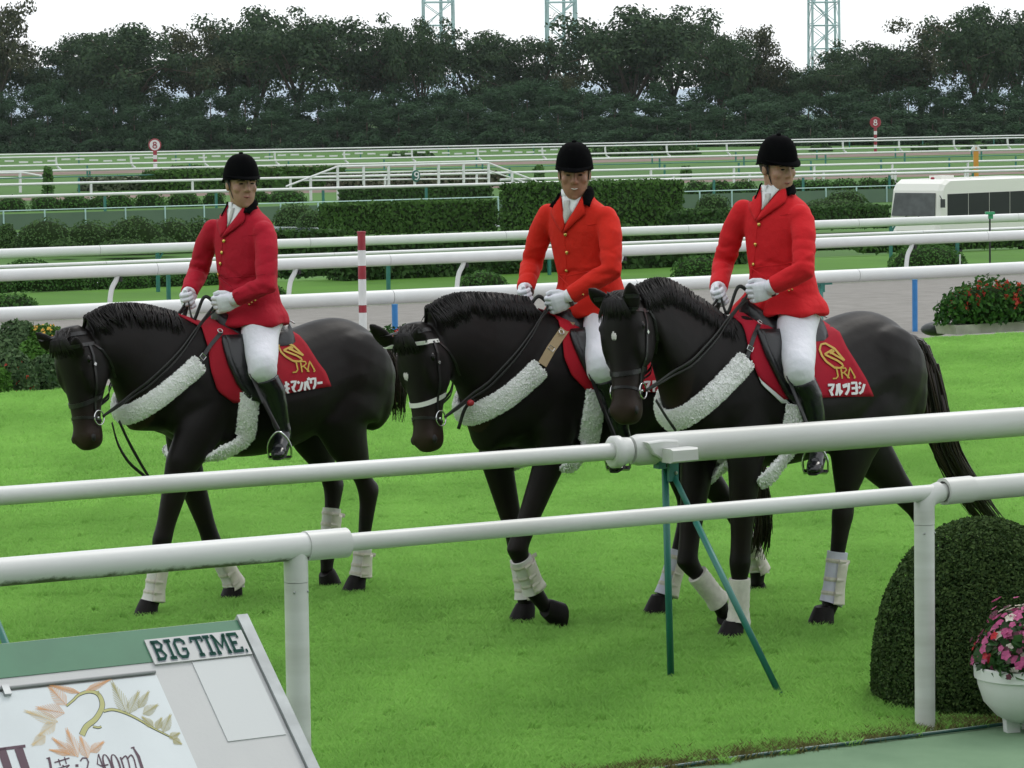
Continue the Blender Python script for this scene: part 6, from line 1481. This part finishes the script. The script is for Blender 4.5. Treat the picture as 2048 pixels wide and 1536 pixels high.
R2 = dict(i=1, label='smiling rider on the middle horse in an orange red coat with three brass buttons', neck=(1148, 396), Lsh=(1218, 433), Rsh=(1091, 428), Lel=(1222, 540), Rel=(1063, 530), Lwr=(1140, 592), Rwr=(1052, 575), Lha=(1118, 606), Rha=(1047, 592), yaw=20, hem=1.66,
          knee=(1203, 738), toe=(.11, .08, -.08), face=(1149, 345), hyaw=50, hpitch=-10, watch='LR', smile=1, strapm=mat('pale_chin_strap', (.45, .38, .28), .6),
          j=dict(shirt=([(1124, 378), (1127, 415), (1132, 446)], [(1169, 380), (1155, 410), (1133.5, 447)]), tie=([(1130, 402), (1130, 415), (1127, 432), (1132, 446)], [(1142, 402), (1140, 415), (1145, 425), (1134, 447)]),
                 lapR=([(1164, 395), (1152, 418), (1134, 446), (1129, 463)], [(1168, 411), (1172, 427), (1150, 446), (1130, 466)]), lapL=([(1124, 393), (1126, 415), (1132, 446), (1128, 463)], [(1107, 416), (1103, 426), (1112, 444), (1126, 465)]),
                 colR=([(1171, 378), (1164, 394), (1168, 411)], [(1184, 381), (1184, 398), (1179, 416)]), colL=([(1124, 388), (1124, 395), (1110, 417)], [(1117, 392), (1111, 403), (1104, 416)]),
                 buttons=[(1132, 469), (1135, 505), (1134, 541)], cuffb=[(1166, 588)], seams=[[(1129, 466), (1134, 545), (1126, 575), (1122, 605)], [(1112, 548), (1135, 552), (1190, 540)], [(1175, 450), (1192, 448)]]))
R3 = dict(i=2, label='rider on the right horse in a bright red coat, looking down to his left', neck=(1548, 388), Lsh=(1607, 430), Rsh=(1480, 420), Lel=(1606, 542), Rel=(1446, 530), Lwr=(1548, 572), Rwr=(1438, 565), Lha=(1521, 584), Rha=(1434, 590), yaw=22, hem=1.675,
          knee=(1598, 742), ank=(1638, 885), toe=(.12, .09, -.07), face=(1556, 332), hyaw=84, hpitch=-12, hroll=4, watch='L', hairlow=-.075,
          j=dict(shirt=([(1524, 360), (1525, 395), (1525, 420)], [(1564, 373), (1545, 395), (1526, 421)]), tie=([(1532, 389), (1532, 398), (1526, 412), (1525, 420)], [(1543, 388), (1542, 398), (1539, 405), (1527, 420)]),
                 lapR=([(1567, 374), (1548, 398), (1526, 420), (1515, 441)], [(1573, 395), (1571, 406), (1545, 424), (1516, 444)]), lapL=([(1524, 369), (1525, 395), (1525, 420), (1515, 441)], [(1501, 392), (1498, 411), (1504, 425), (1513, 442)]),
                 colR=([(1569, 368), (1569, 378), (1574, 395)], [(1586, 364), (1591, 374), (1586, 394)]), colL=([(1524, 364), (1523, 370), (1501, 391)], [(1518, 366), (1508, 376), (1496, 387)]),
                 buttons=[(1519, 449), (1512, 489), (1508, 529)], cuffb=[(1578, 582), (1584, 580)], seams=[[(1515, 444), (1508, 530), (1498, 575), (1494, 620)], [(1482, 532), (1508, 535), (1560, 530), (1590, 524)], [(1560, 430), (1582, 428)]]))
for H_, R_ in ((H1, R1), (H2, R2), (H3, R3)): make_rider(H_, R_)
# ================================================================== SADDLERY
M_cloth = [mat('red_saddle_cloth_%d' % i, c, .8, var=.25, vscale=10, bump=.1, bscale=300, spec=.2) for i, c in enumerate(((.34, .010, .022), (.42, .010, .022), (.36, .008, .024)))]
M_fleece = mat('white_sheepskin', (.88, .89, .87), .95, island=.4, col2=(.82, .83, .81), spec=.1)
M_flock = mat('sheepskin_backing', (.82, .83, .81), .95); M_saddle = mat('black_saddle_leather', (.010, .0105, .0115), .30, spec=.5, bump=.15, bscale=30, var=.3, vscale=8)
M_gold = mat('gold_embroidery', (.50, .32, .03), .55, bump=.3, bscale=300); M_letw = mat('white_applique', (.72, .72, .72), .7); M_tan = mat('tan_webbing', (.36, .27, .15), .8, bump=.3, bscale=200)
M_whitestrap = mat('white_browband', (.68, .68, .64), .5); M_rubber = mat('dark_rein_leather', (.016, .017, .015), .5, spec=.4); M_redst = mat('red_rein_stop', (.40, .02, .03), .5)
def surf(H, q):
    n = H.bvh.find_nearest(Vector(q)); return n[0], n[1]
def side_strap(mb, pn, wd, th):
    """flat strap lying on a surface: pn = list of (point, normal)"""
    n = len(pn); rs = []
    for i in range(n):
        p, nr = pn[i]; t = (pn[min(i + 1, n - 1)][0] - pn[max(i - 1, 0)][0]).normalized(); b = t.cross(nr).normalized(); w_ = wd[i] if hasattr(wd, '__len__') else wd
        rs.append([p + b * w_ / 2 + nr * .001, p + b * w_ / 2 + nr * th, p - b * w_ / 2 + nr * th, p - b * w_ / 2 + nr * .001])
    mb.rings(rs)
def fleece(name, pn, wd, th, m, parent, off, n, seed):
    """padded sheepskin sleeve: soft core and thousands of short wool tufts"""
    r = random.Random(seed); k = len(pn); core = MB(); rs = []; fr = []
    for i in range(k):
        p, nr = pn[i]; t = (pn[min(i + 1, k - 1)][0] - pn[max(i - 1, 0)][0]).normalized(); b = t.cross(nr).normalized(); nr = b.cross(t).normalized()
        e = 1 if 0 < i < k - 1 else .8; c = p + nr * th * .7; fr.append((c, b, nr, t)); rs.append([c + b * math.cos(a) * wd * e + nr * math.sin(a) * th * e for a in np.linspace(0, 2 * math.pi, 16, endpoint=False)])
    core.rings(rs); o = core.build(name, M_flock, parent, True, off=off)
    V, F = [], []
    for q in range(n):
        f = r.random() * (k - 1.001); i = int(f); c0, b0, n0, t0 = fr[i]; c1, b1, n1, t1 = fr[i + 1]; w_ = f - i; c = c0.lerp(c1, w_); b, nn, t = b0.lerp(b1, w_), n0.lerp(n1, w_), t0.lerp(t1, w_)
        a = r.uniform(-.5, 3.64); s_ = c + b * math.cos(a) * wd * .95 + nn * math.sin(a) * th * .95; d = (b * math.cos(a) * th + nn * math.sin(a) * wd).normalized()
        d = (d + Vector((r.gauss(0, .45), r.gauss(0, .45), r.gauss(-.15, .45)))).normalized(); L_ = r.uniform(.007, .014); w2 = r.uniform(.003, .0055); x = d.orthogonal().normalized(); y = d.cross(x); n_ = len(V)
        mid = s_ + d * L_ * .6
        V += [s_ + x * w2, s_ - x * w2 * .5 + y * w2 * .87, s_ - x * w2 * .5 - y * w2 * .87, mid + x * w2 * .9, mid - x * w2 * .45 + y * w2 * .8, mid - x * w2 * .45 - y * w2 * .8, s_ + d * L_]
        F += [(n_, n_ + 1, n_ + 4, n_ + 3), (n_ + 1, n_ + 2, n_ + 5, n_ + 4), (n_ + 2, n_, n_ + 3, n_ + 5), (n_ + 3, n_ + 4, n_ + 6, n_ + 6), (n_ + 4, n_ + 5, n_ + 6, n_ + 6), (n_ + 5, n_ + 3, n_ + 6, n_ + 6)]
    V = [tuple(v - off) for v in V]; F = [f if f[2] != f[3] else f[:3] for f in F]
    me = bpy.data.meshes.new('wool'); me.from_pydata(V, [], F); w = link_mesh('wool', me, m, o); w['kind'] = 'stuff'
    return o
def mir(pn): return [(Vector((p.x, -p.y, p.z)), Vector((n.x, -n.y, n.z))) for p, n in pn]
def sm(pn, k=4):
    a = catmull([p for p, n in pn], k); b = catmull([n for p, n in pn], k); return [(p, n.normalized()) for p, n in zip(a, b)]
def tack(H, K):
    S_ = H.S; me_name = K['name']
    # ---------------- saddle cloth
    off = Vector((.05, 0, 1.5 * S_)); t = thing('saddle_cloth', K['cloth_label'], 'saddle cloth', to_world(H, off), HROT, 'red saddle cloths')
    rows = grid_patch(H, H.bvh, K['cloth'][0], K['cloth'][1], 26, .011, 16)
    for j in range(27):   # top row runs along the spine
        p = rows[0][j][0]; q = H.bvh.ray_cast(Vector((p.x, 0, 2.6)), Vector((0, 0, -1))); 
        if q[0] is not None and q[0].z < 1.75: rows[0][j] = (q[0], q[1], .011)
    full = [mir(r) for r in [[(p, n) for p, n, o in row] for row in rows[:0:-1]]]; allr = full + [[(p, n) for p, n, o in row] for row in rows]
    mb = MB(); mb.rings([[p + n * .011 for p, n in r_] for r_ in allr], cap=False, close=False); o = mb.build('cloth', M_cloth[K['i']], t, True, off=off); sd_ = o.modifiers.new('t', 'SOLIDIFY'); sd_.thickness = .006; sd_.offset = 0
    if K.get('pad'):
        rr_ = grid_patch(H, H.bvh, K['pad'][0], K['pad'][1], 6, .005, 8); patch_obj('white_pad', rr_, M_shirt, t, off, .004)
    cb = bvh_of_rows(allr)
    def place(h_): return lambda x, y: (lambda hn: hn[0] + hn[1] * h_)(hit(H, x, y, cb))
    def strokes(name, m, lst, wd, af, h_=.006):
        (ox, oy), (ax_, ay_), (bx_, by_) = af; mb = MB(); pf = place(h_)
        for stp in lst:
            pts = [(ox + ax_ * x + bx_ * y, oy + ay_ * x + by_ * y) for x, y in stp]
            den = []
            for a, b in zip(pts, pts[1:]):
                n_ = max(1, int(math.hypot(b[0] - a[0], b[1] - a[1]) / 4)); den += [(lerp(a[0], b[0], q / n_), lerp(a[1], b[1], q / n_)) for q in range(n_)]
            ribbon(mb, den + [pts[-1]], wd, pf)
        o_ = mb.build(name, m, t, off=off); s2 = o_.modifiers.new('t', 'SOLIDIFY'); s2.thickness = .002; return o_
    for args in K['marks']: strokes(*args)
    # ---------------- saddle
    so_ = Vector((.06, 0, 1.52 * S_)); t = thing('saddle', K['saddle_label'], 'saddle', to_world(H, so_), HROT, 'black riding saddles')
    xs = [(.34, .055, .085), (.30, .105, .070), (.22, .135, .045), (.10, .15, .030), (.0, .16, .034), (-.06, .165, .05), (-.105, .15, .07), (-.13, .10, .075)]
    top_at = lambda x: H.bvh.ray_cast(Vector((x, 0, 2.6)), Vector((0, 0, -1)))[0].z if H.bvh.ray_cast(Vector((x, 0, 2.6)), Vector((0, 0, -1)))[0] else 1.55 * S_
    bz = [min(top_at(x * S_ + H.dx), 1.66 * S_) for x, _, _ in xs]; rs = []
    for (x, hw, h_), z in zip(xs, bz): rs.append([Vector((x * S_ + H.dx, math.sin(a) * hw, z + .012 + h_ * math.cos(a) * (1 if math.cos(a) > 0 else .2) - .07 * abs(math.sin(a)) ** 3)) for a in np.linspace(0, 2 * math.pi, 22, endpoint=False)])
    mb = MB(); mb.rings(rs); autosmooth(mb.build('seat', M_saddle, t, off=so_), 60)
    cr_ = [Vector((-.118 * S_ + H.dx, y, bz[-2] + .078 - 1.6 * y * y)) for y in np.linspace(-.12, .12, 13)]; mb = MB(); mb.tube(cr_, .005, 6); mb.build('cantle_edge', M_steel, t, True, off=so_)
    fr_ = grid_patch(H, H.bvh, K['flap'][0], K['flap'][1], 8, lambda a, b: .020 + .014 * math.sin(math.pi * b), 12)
    for s in (1, -1):
        rw = [[(p, n, o) for p, n, o in r_] if s > 0 else [(Vector((p.x, -p.y, p.z)), Vector((n.x, -n.y, n.z)), o) for p, n, o in r_] for r_ in fr_]
        fo = patch_obj('flap', rw, M_saddle, t, so_, .010)
        edge = [r_[0] for r_ in rw]; mb = MB(); mb.tube([p + n * (o + .004) for p, n, o in edge], [.012] + [.019] * (len(edge) - 2) + [.010], 8); mb.build('knee_roll', M_saddle, fo, True, off=so_)
    # girth in sheepskin
    gp_ = [hit(H, *q) for q in K['girth']]; lastp = gp_[-1][0]
    xb = lastp.x - .02
    under = H.bvh.ray_cast(Vector((xb, 0, .1)), Vector((0, 0, 1))); 
    if under[0] is not None: gp_.append((under[0], under[1]))
    half = sm(gp_); pn = half + mir(half[:-1])[::-1]
    fleece('girth', pn, .056 * S_, .020, M_fleece, t, so_, 3600, 3)
    mb = MB(); bk = [hit(H, *q) for q in K['billet']]; side_strap(mb, [(p, n) for p, n in bk], .045, .008); mb.build('girth_strap', M_leather, t, off=so_)
    # stirrups and leathers
    for kk, s in (('L', 1), ('R', -1)):
        c, fd, sd, up = H.feet[kk]; st = thing('stirrup', '', 'stirrup') if False else None
        mb = MB(); tr = [c - up * .040 - sd * .062, c - up * .040 + sd * .062]; arch = [c - up * .038 + sd * .064, c + up * .02 + sd * .066, c + up * .075 + sd * .045, c + up * .10 + Vector((0, 0, .012)), c + up * .075 - sd * .045, c + up * .02 - sd * .066, c - up * .038 - sd * .064]
        mb.tube(catmull(arch, 4), .006, 8); ir = mb.build('stirrup', M_chrome, t, True, off=so_)
        mb = MB(); mb.rings([[tr[0] + fd * a + up * b for a, b in ((-.022, -.005), (.022, -.005), (.022, .005), (-.022, .005))], [tr[1] + fd * a + up * b for a, b in ((-.022, -.005), (.022, -.005), (.022, .005), (-.022, .005))]]); mb.build('tread', M_chrome, ir, off=so_)
        kn_ = H.knee; topv = Vector((kn_.x + .075, s * .335, kn_.z - .02)); e = c + up * .108 + Vector((0, 0, .014)); mb = MB(); mb.tube([topv, topv.lerp(e, .5) + Vector((.02, s * .02, 0)), e], .013, 6, ref=(1, 0, 0), rb=.003); mb.build('stirrup_leather', M_leather, t, off=so_)
    mb = MB(); p, n = hit(H, *K['dring']); A = n.orthogonal().normalized(); B = n.cross(A)
    mb.tube([p + n * .03 + A * math.cos(a) * .014 + B * math.sin(a) * .014 for a in np.linspace(0, 2 * math.pi, 13)], .003, 5, cap=False); mb.build('ring', M_chrome, t, True, off=so_)
    # ---------------- breast collar
    bo = Vector((.6, 0, 1.2 * S_)); t = thing('breast_collar', K['breast_label'], 'breast collar', to_world(H, bo), HROT, 'sheepskin breast collars')
    bp = [hit(H, *q) for q in K['breast']]; zc = bp[-1][0].z - .012; fr0 = H.bvh.ray_cast(Vector((3, 0, zc)), Vector((-1, 0, 0)))
    if fr0[0] is not None: bp.append((fr0[0], fr0[1]))
    half = sm(bp); pn = half + mir(half[:-1])[::-1]; fleece('fleece_sleeve', pn, .052 * S_, .026, M_fleece, t, bo, 5200, 5)
    for s in (1, -1):
        pq = [hit(H, *q) for q in K['bstrap']]; pq = pq if s > 0 else mir(pq); mb = MB(); side_strap(mb, [(p + n * .016, n) for p, n in pq], K.get('bsw', .022), .006); mb.build('strap', K.get('bsm', M_leather), t, off=bo)
        c, nr = pq[len(pq) // 2]; mb = MB(); A = (pq[-1][0] - pq[0][0]).normalized(); B = A.cross(nr).normalized()
        mb.tube([c + nr * .024 + A * x * .014 + B * y * .015 for x, y in ((-1, -1), (1, -1), (1, 1), (-1, 1), (-1, -1))], .0025, 5, cap=False); mb.build('buckle', M_chrome, t, off=bo)
    # ---------------- bridle
    ho_ = Vector(H.P0); t = thing('bridle', K['bridle_label'], 'bridle', to_world(H, ho_), HROT, 'bridles'); k = H.hk * S_
    def loop(t0, t1, a0, a1, n=26):
        """points round the head between face angles a0..a1 (0 = left side, 90 = front)"""
        o_ = []
        for a in np.radians(np.linspace(a0, a1, n)):
            f = (1 + math.sin(a)) / 2; c = H.hp(lerp(t1, t0, f), 0, -.11 if t0 < .5 else -.075); d = H.Lt * math.cos(a) + H.Nf * math.sin(a); h = H.bvh.ray_cast(c + d * .42, -d)
            if h[0] is None or (h[0] - c).length > .24: h = (c + d * .085, d)
            o_.append((h[0], h[1]))
        return o_
    bm_ = K.get('browm', M_leather)
    mb = MB(); side_strap(mb, loop(.075, .10, -12, 192), .020, .005); mb.build('browband', bm_, t, off=ho_)
    mb = MB(); side_strap(mb, loop(.61, .56, -95, 265, 40), .024, .006); mb.build('noseband', K.get('nosem', M_leather), t, off=ho_)
    mb = MB(); side_strap(mb, loop(.715, .80, -95, 265, 40), .014, .005); mb.build('flash_strap', M_leather, t, off=ho_)
    mb = MB(); side_strap(mb, loop(-.03, .0, 190, -10, 20)[::-1], .022, .006); mb.build('headpiece', M_leather, t, off=ho_)
    for s in (1, -1):
        a_, b_ = H.hp(.06, s * .12, -.09), H.hp(.755, s * .075, -.075); mb = MB(); side_strap(mb, [surf(H, a_.lerp(b_, f)) for f in np.linspace(0, 1, 12)], .016, .006); ck = mb.build('cheekpiece', M_leather, t, off=ho_)
        a2, b2 = H.hp(.06, s * .12, -.115), H.hp(.40, s * .07, -.27); mb = MB(); side_strap(mb, [surf(H, a2.lerp(b2, f)) for f in np.linspace(0, 1, 10)], .012, .005); mb.build('throat_lash', M_leather, t, off=ho_)
        p, n = surf(H, a_.lerp(b_, .30)); mb = MB(); mb.box(p + n * .008, (.016, .018, .006), rx=H.Lt, up=n); mb.build('buckle', M_chrome, ck, off=ho_)
        p, n = surf(H, b_); c = p + n * .012 - H.Nf * .012; mb = MB(); mb.tube([c + H.D * math.cos(a) * .040 - H.Nf * math.sin(a) * .040 for a in np.linspace(0, 2 * math.pi, 21)], .0042, 6, cap=False); mb.build('bit_ring', M_chrome, t, True, off=ho_)
        if s > 0: bitL = c
        else: bitR = c
    mb = MB(); mb.tube([bitL, bitR], .007, 6); mb.build('bit', M_chrome, t, True, off=ho_)
    # ---------------- reins (joined to the bit, held in the hands)
    t = thing('reins', K['rein_label'], 'reins', to_world(H, bitL), HROT, 'reins'); ro = Vector(bitL)
    def free(pts, w_=.0075): mb = MB(); mb.tube(catmull(pts, 6), w_, 5, ref=(0, 0, 1), rb=.003); return mb
    hL, dL, uL_, sL = H.hands['L']; hR, dR, uR_, sR = H.hands['R']
    def outside(q, y0=.0):
        n = H.bvh.find_nearest(q); d_ = q - n[0]
        return q if d_.dot(n[1]) > .012 else n[0] + n[1] * .014
    for nm, a, b, mid in (('rein', bitL - H.Nf * .03, hL, K['reinmid'][0]), ('rein', bitR - H.Nf * .03, hR, None)):
        pts = [a + (b - a) * f for f in np.linspace(0, 1, 9)]; pts = [pts[0]] + [outside(q + Vector((0, 0, -.05 * math.sin(math.pi * f)))) for q, f in zip(pts[1:-1], np.linspace(.125, .875, 7))] + [pts[-1]]
        free(pts, .009).build('rein', M_rubber, t, True, off=ro)
        if a is not None and nm == 'rein':
            pts2 = [q + Vector((0, 0, -.028 * math.sin(math.pi * f))) for q, f in zip(pts, np.linspace(0, 1, 9))]; pts2 = [pts2[0]] + [outside(q) for q in pts2[1:-1]] + [pts[-1] - uL_ * .03 if b is hL else pts[-1] - uR_ * .03]
            free(pts2, .0065).build('second_rein', M_rubber, t, True, off=ro)
    # bight: loop of spare rein between the hands
    mid = (hL + hR) / 2 + Vector((.03, 0, -.13)); nz = H.bvh.ray_cast(Vector((mid.x, 0, 2.6)), Vector((0, 0, -1)))
    mz = (nz[0].z + .02) if nz[0] is not None and nz[0].z < 1.95 else mid.z
    free([hL + dL * .02, hL.lerp(hR, .22) + Vector((.05, 0, .02)), Vector((mid.x + .05, .02, mz)), hL.lerp(hR, .8) + Vector((.04, 0, -.02)), hR + dR * .02], .011).build('rein_loop', M_rubber, t, True, off=ro)
    free([hR + dR * .0, hR + Vector((.02, .0, -.06)), hR + Vector((.035, -.01, -.13))], .014).build('rein_end', M_rubber, t, True, off=ro)
    for pl in K['martingale']:
        pts = [solve(H, *q) for q in pl]; free(pts, .010).build('martingale_strap', M_rubber, t, True, off=ro)
    for q in K.get('stops', []):
        mb = MB(); mb.ball(solve(H, *q), (.022, .016, .018), 10, 6); mb.build('rein_stop', M_redst, t, True, off=ro)
def bvh_of_rows(rows):
    V, F = [], []; m_ = len(rows[0])
    for r_ in rows: V += [tuple(p + n * .014) for p, n in r_]
    for i in range(len(rows) - 1):
        for j in range(m_ - 1): F.append((i * m_ + j, i * m_ + j + 1, (i + 1) * m_ + j + 1, (i + 1) * m_ + j))
    return BVHTree.FromPolygons(V, F)
# lettering: unit strokes, x right 0..1, y down 0..1
KANA = {'ma': [[(.05, .12), (.95, .12), (.45, .62)], [(.28, .45), (.66, .95)]], 'ru': [[(.28, .1), (.28, .5), (.05, .95)], [(.6, .05), (.6, .92), (.98, .6)]], 'tsu': [[(.1, .15), (.2, .42)], [(.42, .1), (.52, .38)], [(.92, .08), (.8, .6), (.35, .96)]],
        'yo': [[(.1, .1), (.88, .1), (.88, .95)], [(.15, .5), (.88, .5)], [(.08, .9), (.88, .9)]], 'shi': [[(.15, .1), (.38, .24)], [(.05, .40), (.28, .54)], [(.1, .94), (.55, .78), (.95, .25)]],
        'ki': [[(.05, .38), (.9, .22)], [(.02, .70), (.98, .55)], [(.38, .02), (.62, .98)]], 'n': [[(.08, .15), (.38, .32)], [(.08, .94), (.55, .78), (.95, .25)]], 'ha': [[(.3, .25), (.24, .6), (.04, .95)], [(.6, .2), (.72, .6), (.95, .92)], [(.80, .02), (.92, .04), (.92, .14), (.80, .14), (.80, .02)]],
        'wa': [[(.1, .45), (.1, .12), (.9, .12), (.82, .6), (.4, .96)]], '-': [[(.05, .5), (.95, .5)]], 'do': [[(.35, .05), (.35, .95)], [(.35, .4), (.7, .6)], [(.62, .05), (.70, .25)], [(.84, .02), (.92, .22)]], 'su': [[(.1, .12), (.85, .12), (.55, .6), (.05, .95)], [(.55, .6), (.95, .95)]]}
EMB = [[(.98, .60), (.58, .18), (.22, .04), (.05, .12), (.0, .35), (.10, .60), (.28, .80), (.58, .97), (.82, .95), (.93, .84), (.88, .76), (.70, .66), (.42, .58), (.20, .50)], [(.20, .50), (.50, .24)], [(.50, .24), (.56, .30), (.40, .42)], [(.98, .60), (.45, .38)]]
JRA_ = [[(.20, .0), (.24, .75), (.16, .95), (.0, .98)], [(.10, .02), (.30, .0)], [(.42, .98), (.40, .02), (.60, .04), (.64, .22), (.52, .45), (.41, .48)], [(.52, .46), (.74, .96)], [(.66, .96), (.80, .02), (1.0, .92)], [(.93, .95), (1.0, .92)]]
def word(names, w_=.86):
    o = []
    for i, n in enumerate(names): o += [[((x * w_ + i), y) for x, y in stp] for stp in KANA[n]]
    return o
z8 = lambda x, y: (500 + x * .2213, 620 + y * .2213)
zb = lambda x, y: (1550 + x * .2605, 400 + y * .2605)
tack(H1, dict(i=0, name='left', cloth_label='red saddle cloth with gold emblem and white katakana on the left horse', saddle_label='black saddle under the left rider', breast_label='white sheepskin breast collar on the left horse', bridle_label='plain black bridle on the left horse', rein_label='dark reins from the left horse to its rider\'s gloves',
     cloth=([(398, 646), (415, 697), (420, 742), (434, 783), (466, 806)], [(592, 668), (611, 689), (633, 724), (650, 746), (660, 773)]),
     marks=[('emblem', M_gold, EMB, 3.6, (z8(256, 276), (51, 8), (-1, 38))), ('lettering', M_gold, JRA_, 2.7, (z8(372, 470), (45, -1.5), (2, 22))), ('lettering', M_letw, word(['ki', 'ma', 'n', 'ha', 'wa', '-']), 4.6, (z8(300, 650), (13.2, -2.0), (1.0, 26)), .007)],
     flap=([(444, 676), (449, 700), (458, 730), (474, 764), (492, 788), (503, 800)], [(524, 682), (526, 700), (530, 735), (533, 765), (528, 792), (518, 806)]), girth=[(497, 785), (494, 830), (482, 880), (458, 935)], billet=[(505, 760), (500, 795)], dring=(437, 668),
     breast=[(397, 729), (352, 766), (305, 803), (268, 824)], bstrap=[(441, 668), (420, 692), (402, 716), (397, 726)], reinmid=[None], martingale=[[(224, 845, .10), (236, 888, .06), (258, 925, .03), (292, 955, 0)], [(238, 842, .05), (258, 885, .03), (280, 925, .02), (300, 958, 0)]]))
tack(H2, dict(i=1, name='middle', cloth_label='red saddle cloth on the middle horse, mostly hidden by the right horse', saddle_label='black saddle under the middle rider', breast_label='white sheepskin breast collar with a tan strap on the middle horse', bridle_label='bridle with white browband and white noseband on the middle horse', rein_label='dark rein with a red stop from the middle horse to its rider\'s glove',
     cloth=([(1112, 633), (1122, 668), (1127, 717), (1142, 752), (1170, 780)], [(1305, 652), (1326, 684), (1347, 722), (1360, 752), (1368, 788)]),
     marks=[('lettering', M_letw, word(['ma', 'do', 'su', 'ru', 'ki']), 4.4, ((1286, 762), (15, -1.4), (1, 25)), .007)],
     flap=([(1139, 664), (1141, 675), (1148, 694), (1158, 716), (1171, 742), (1186, 768)], [(1209, 668), (1212, 680), (1220, 705), (1228, 735), (1228, 765), (1215, 788)]), girth=[(1190, 780), (1184, 830), (1170, 890), (1150, 940)], billet=[(1200, 755), (1195, 790)], dring=(1143, 640),
     breast=[(1079, 738), (1042, 770), (1000, 802), (955, 824)], bstrap=[(1140, 645), (1122, 668), (1100, 700), (1082, 732)], bsw=.05, bsm=M_tan, browm=M_whitestrap, nosem=M_whitestrap, reinmid=[None], martingale=[[(948, 798, .12), (930, 818, .08), (917, 858, .06)]], stops=[(941, 806, .13)]))
tack(H3, dict(i=2, name='right', cloth_label='red saddle cloth with gold emblem and white katakana on the right horse', saddle_label='black saddle under the right rider', breast_label='white sheepskin breast collar on the right horse', bridle_label='black bridle on the right horse', rein_label='dark reins from the right horse to its rider\'s gloves',
     cloth=([(1478, 640), (1489, 664), (1499, 715), (1516, 757), (1566, 799)], [(1674, 659), (1691, 697), (1712, 730), (1730, 760), (1744, 792)]), pad=([(1508, 735), (1522, 770), (1562, 806)], [(1535, 745), (1545, 775), (1578, 806)]),
     marks=[('emblem', M_gold, EMB, 3.8, (zb(340, 1090), (51, 10), (-1, 47))), ('lettering', M_gold, JRA_, 2.8, (zb(432, 1292), (45, -1), (2, 22))), ('lettering', M_letw, word(['ma', 'ru', 'tsu', 'yo', 'shi']), 4.8, (zb(398, 1412), (15.2, -1.2), (1.5, 26)), .007)],
     flap=([(1513, 664), (1518, 676), (1529, 707), (1548, 745), (1569, 784), (1588, 806)], [(1596, 676), (1600, 690), (1607, 720), (1614, 755), (1612, 788), (1602, 812)]), girth=[(1590, 808), (1584, 850), (1572, 900), (1545, 965)], billet=[(1598, 780), (1592, 815)], dring=(1514, 652),
     breast=[(1491, 722), (1452, 765), (1410, 802), (1372, 830), (1345, 838)], bstrap=[(1514, 654), (1505, 676), (1497, 700), (1491, 718)], reinmid=[None], martingale=[[(1312, 800, .14), (1330, 830, .10), (1352, 862, .06)]]))
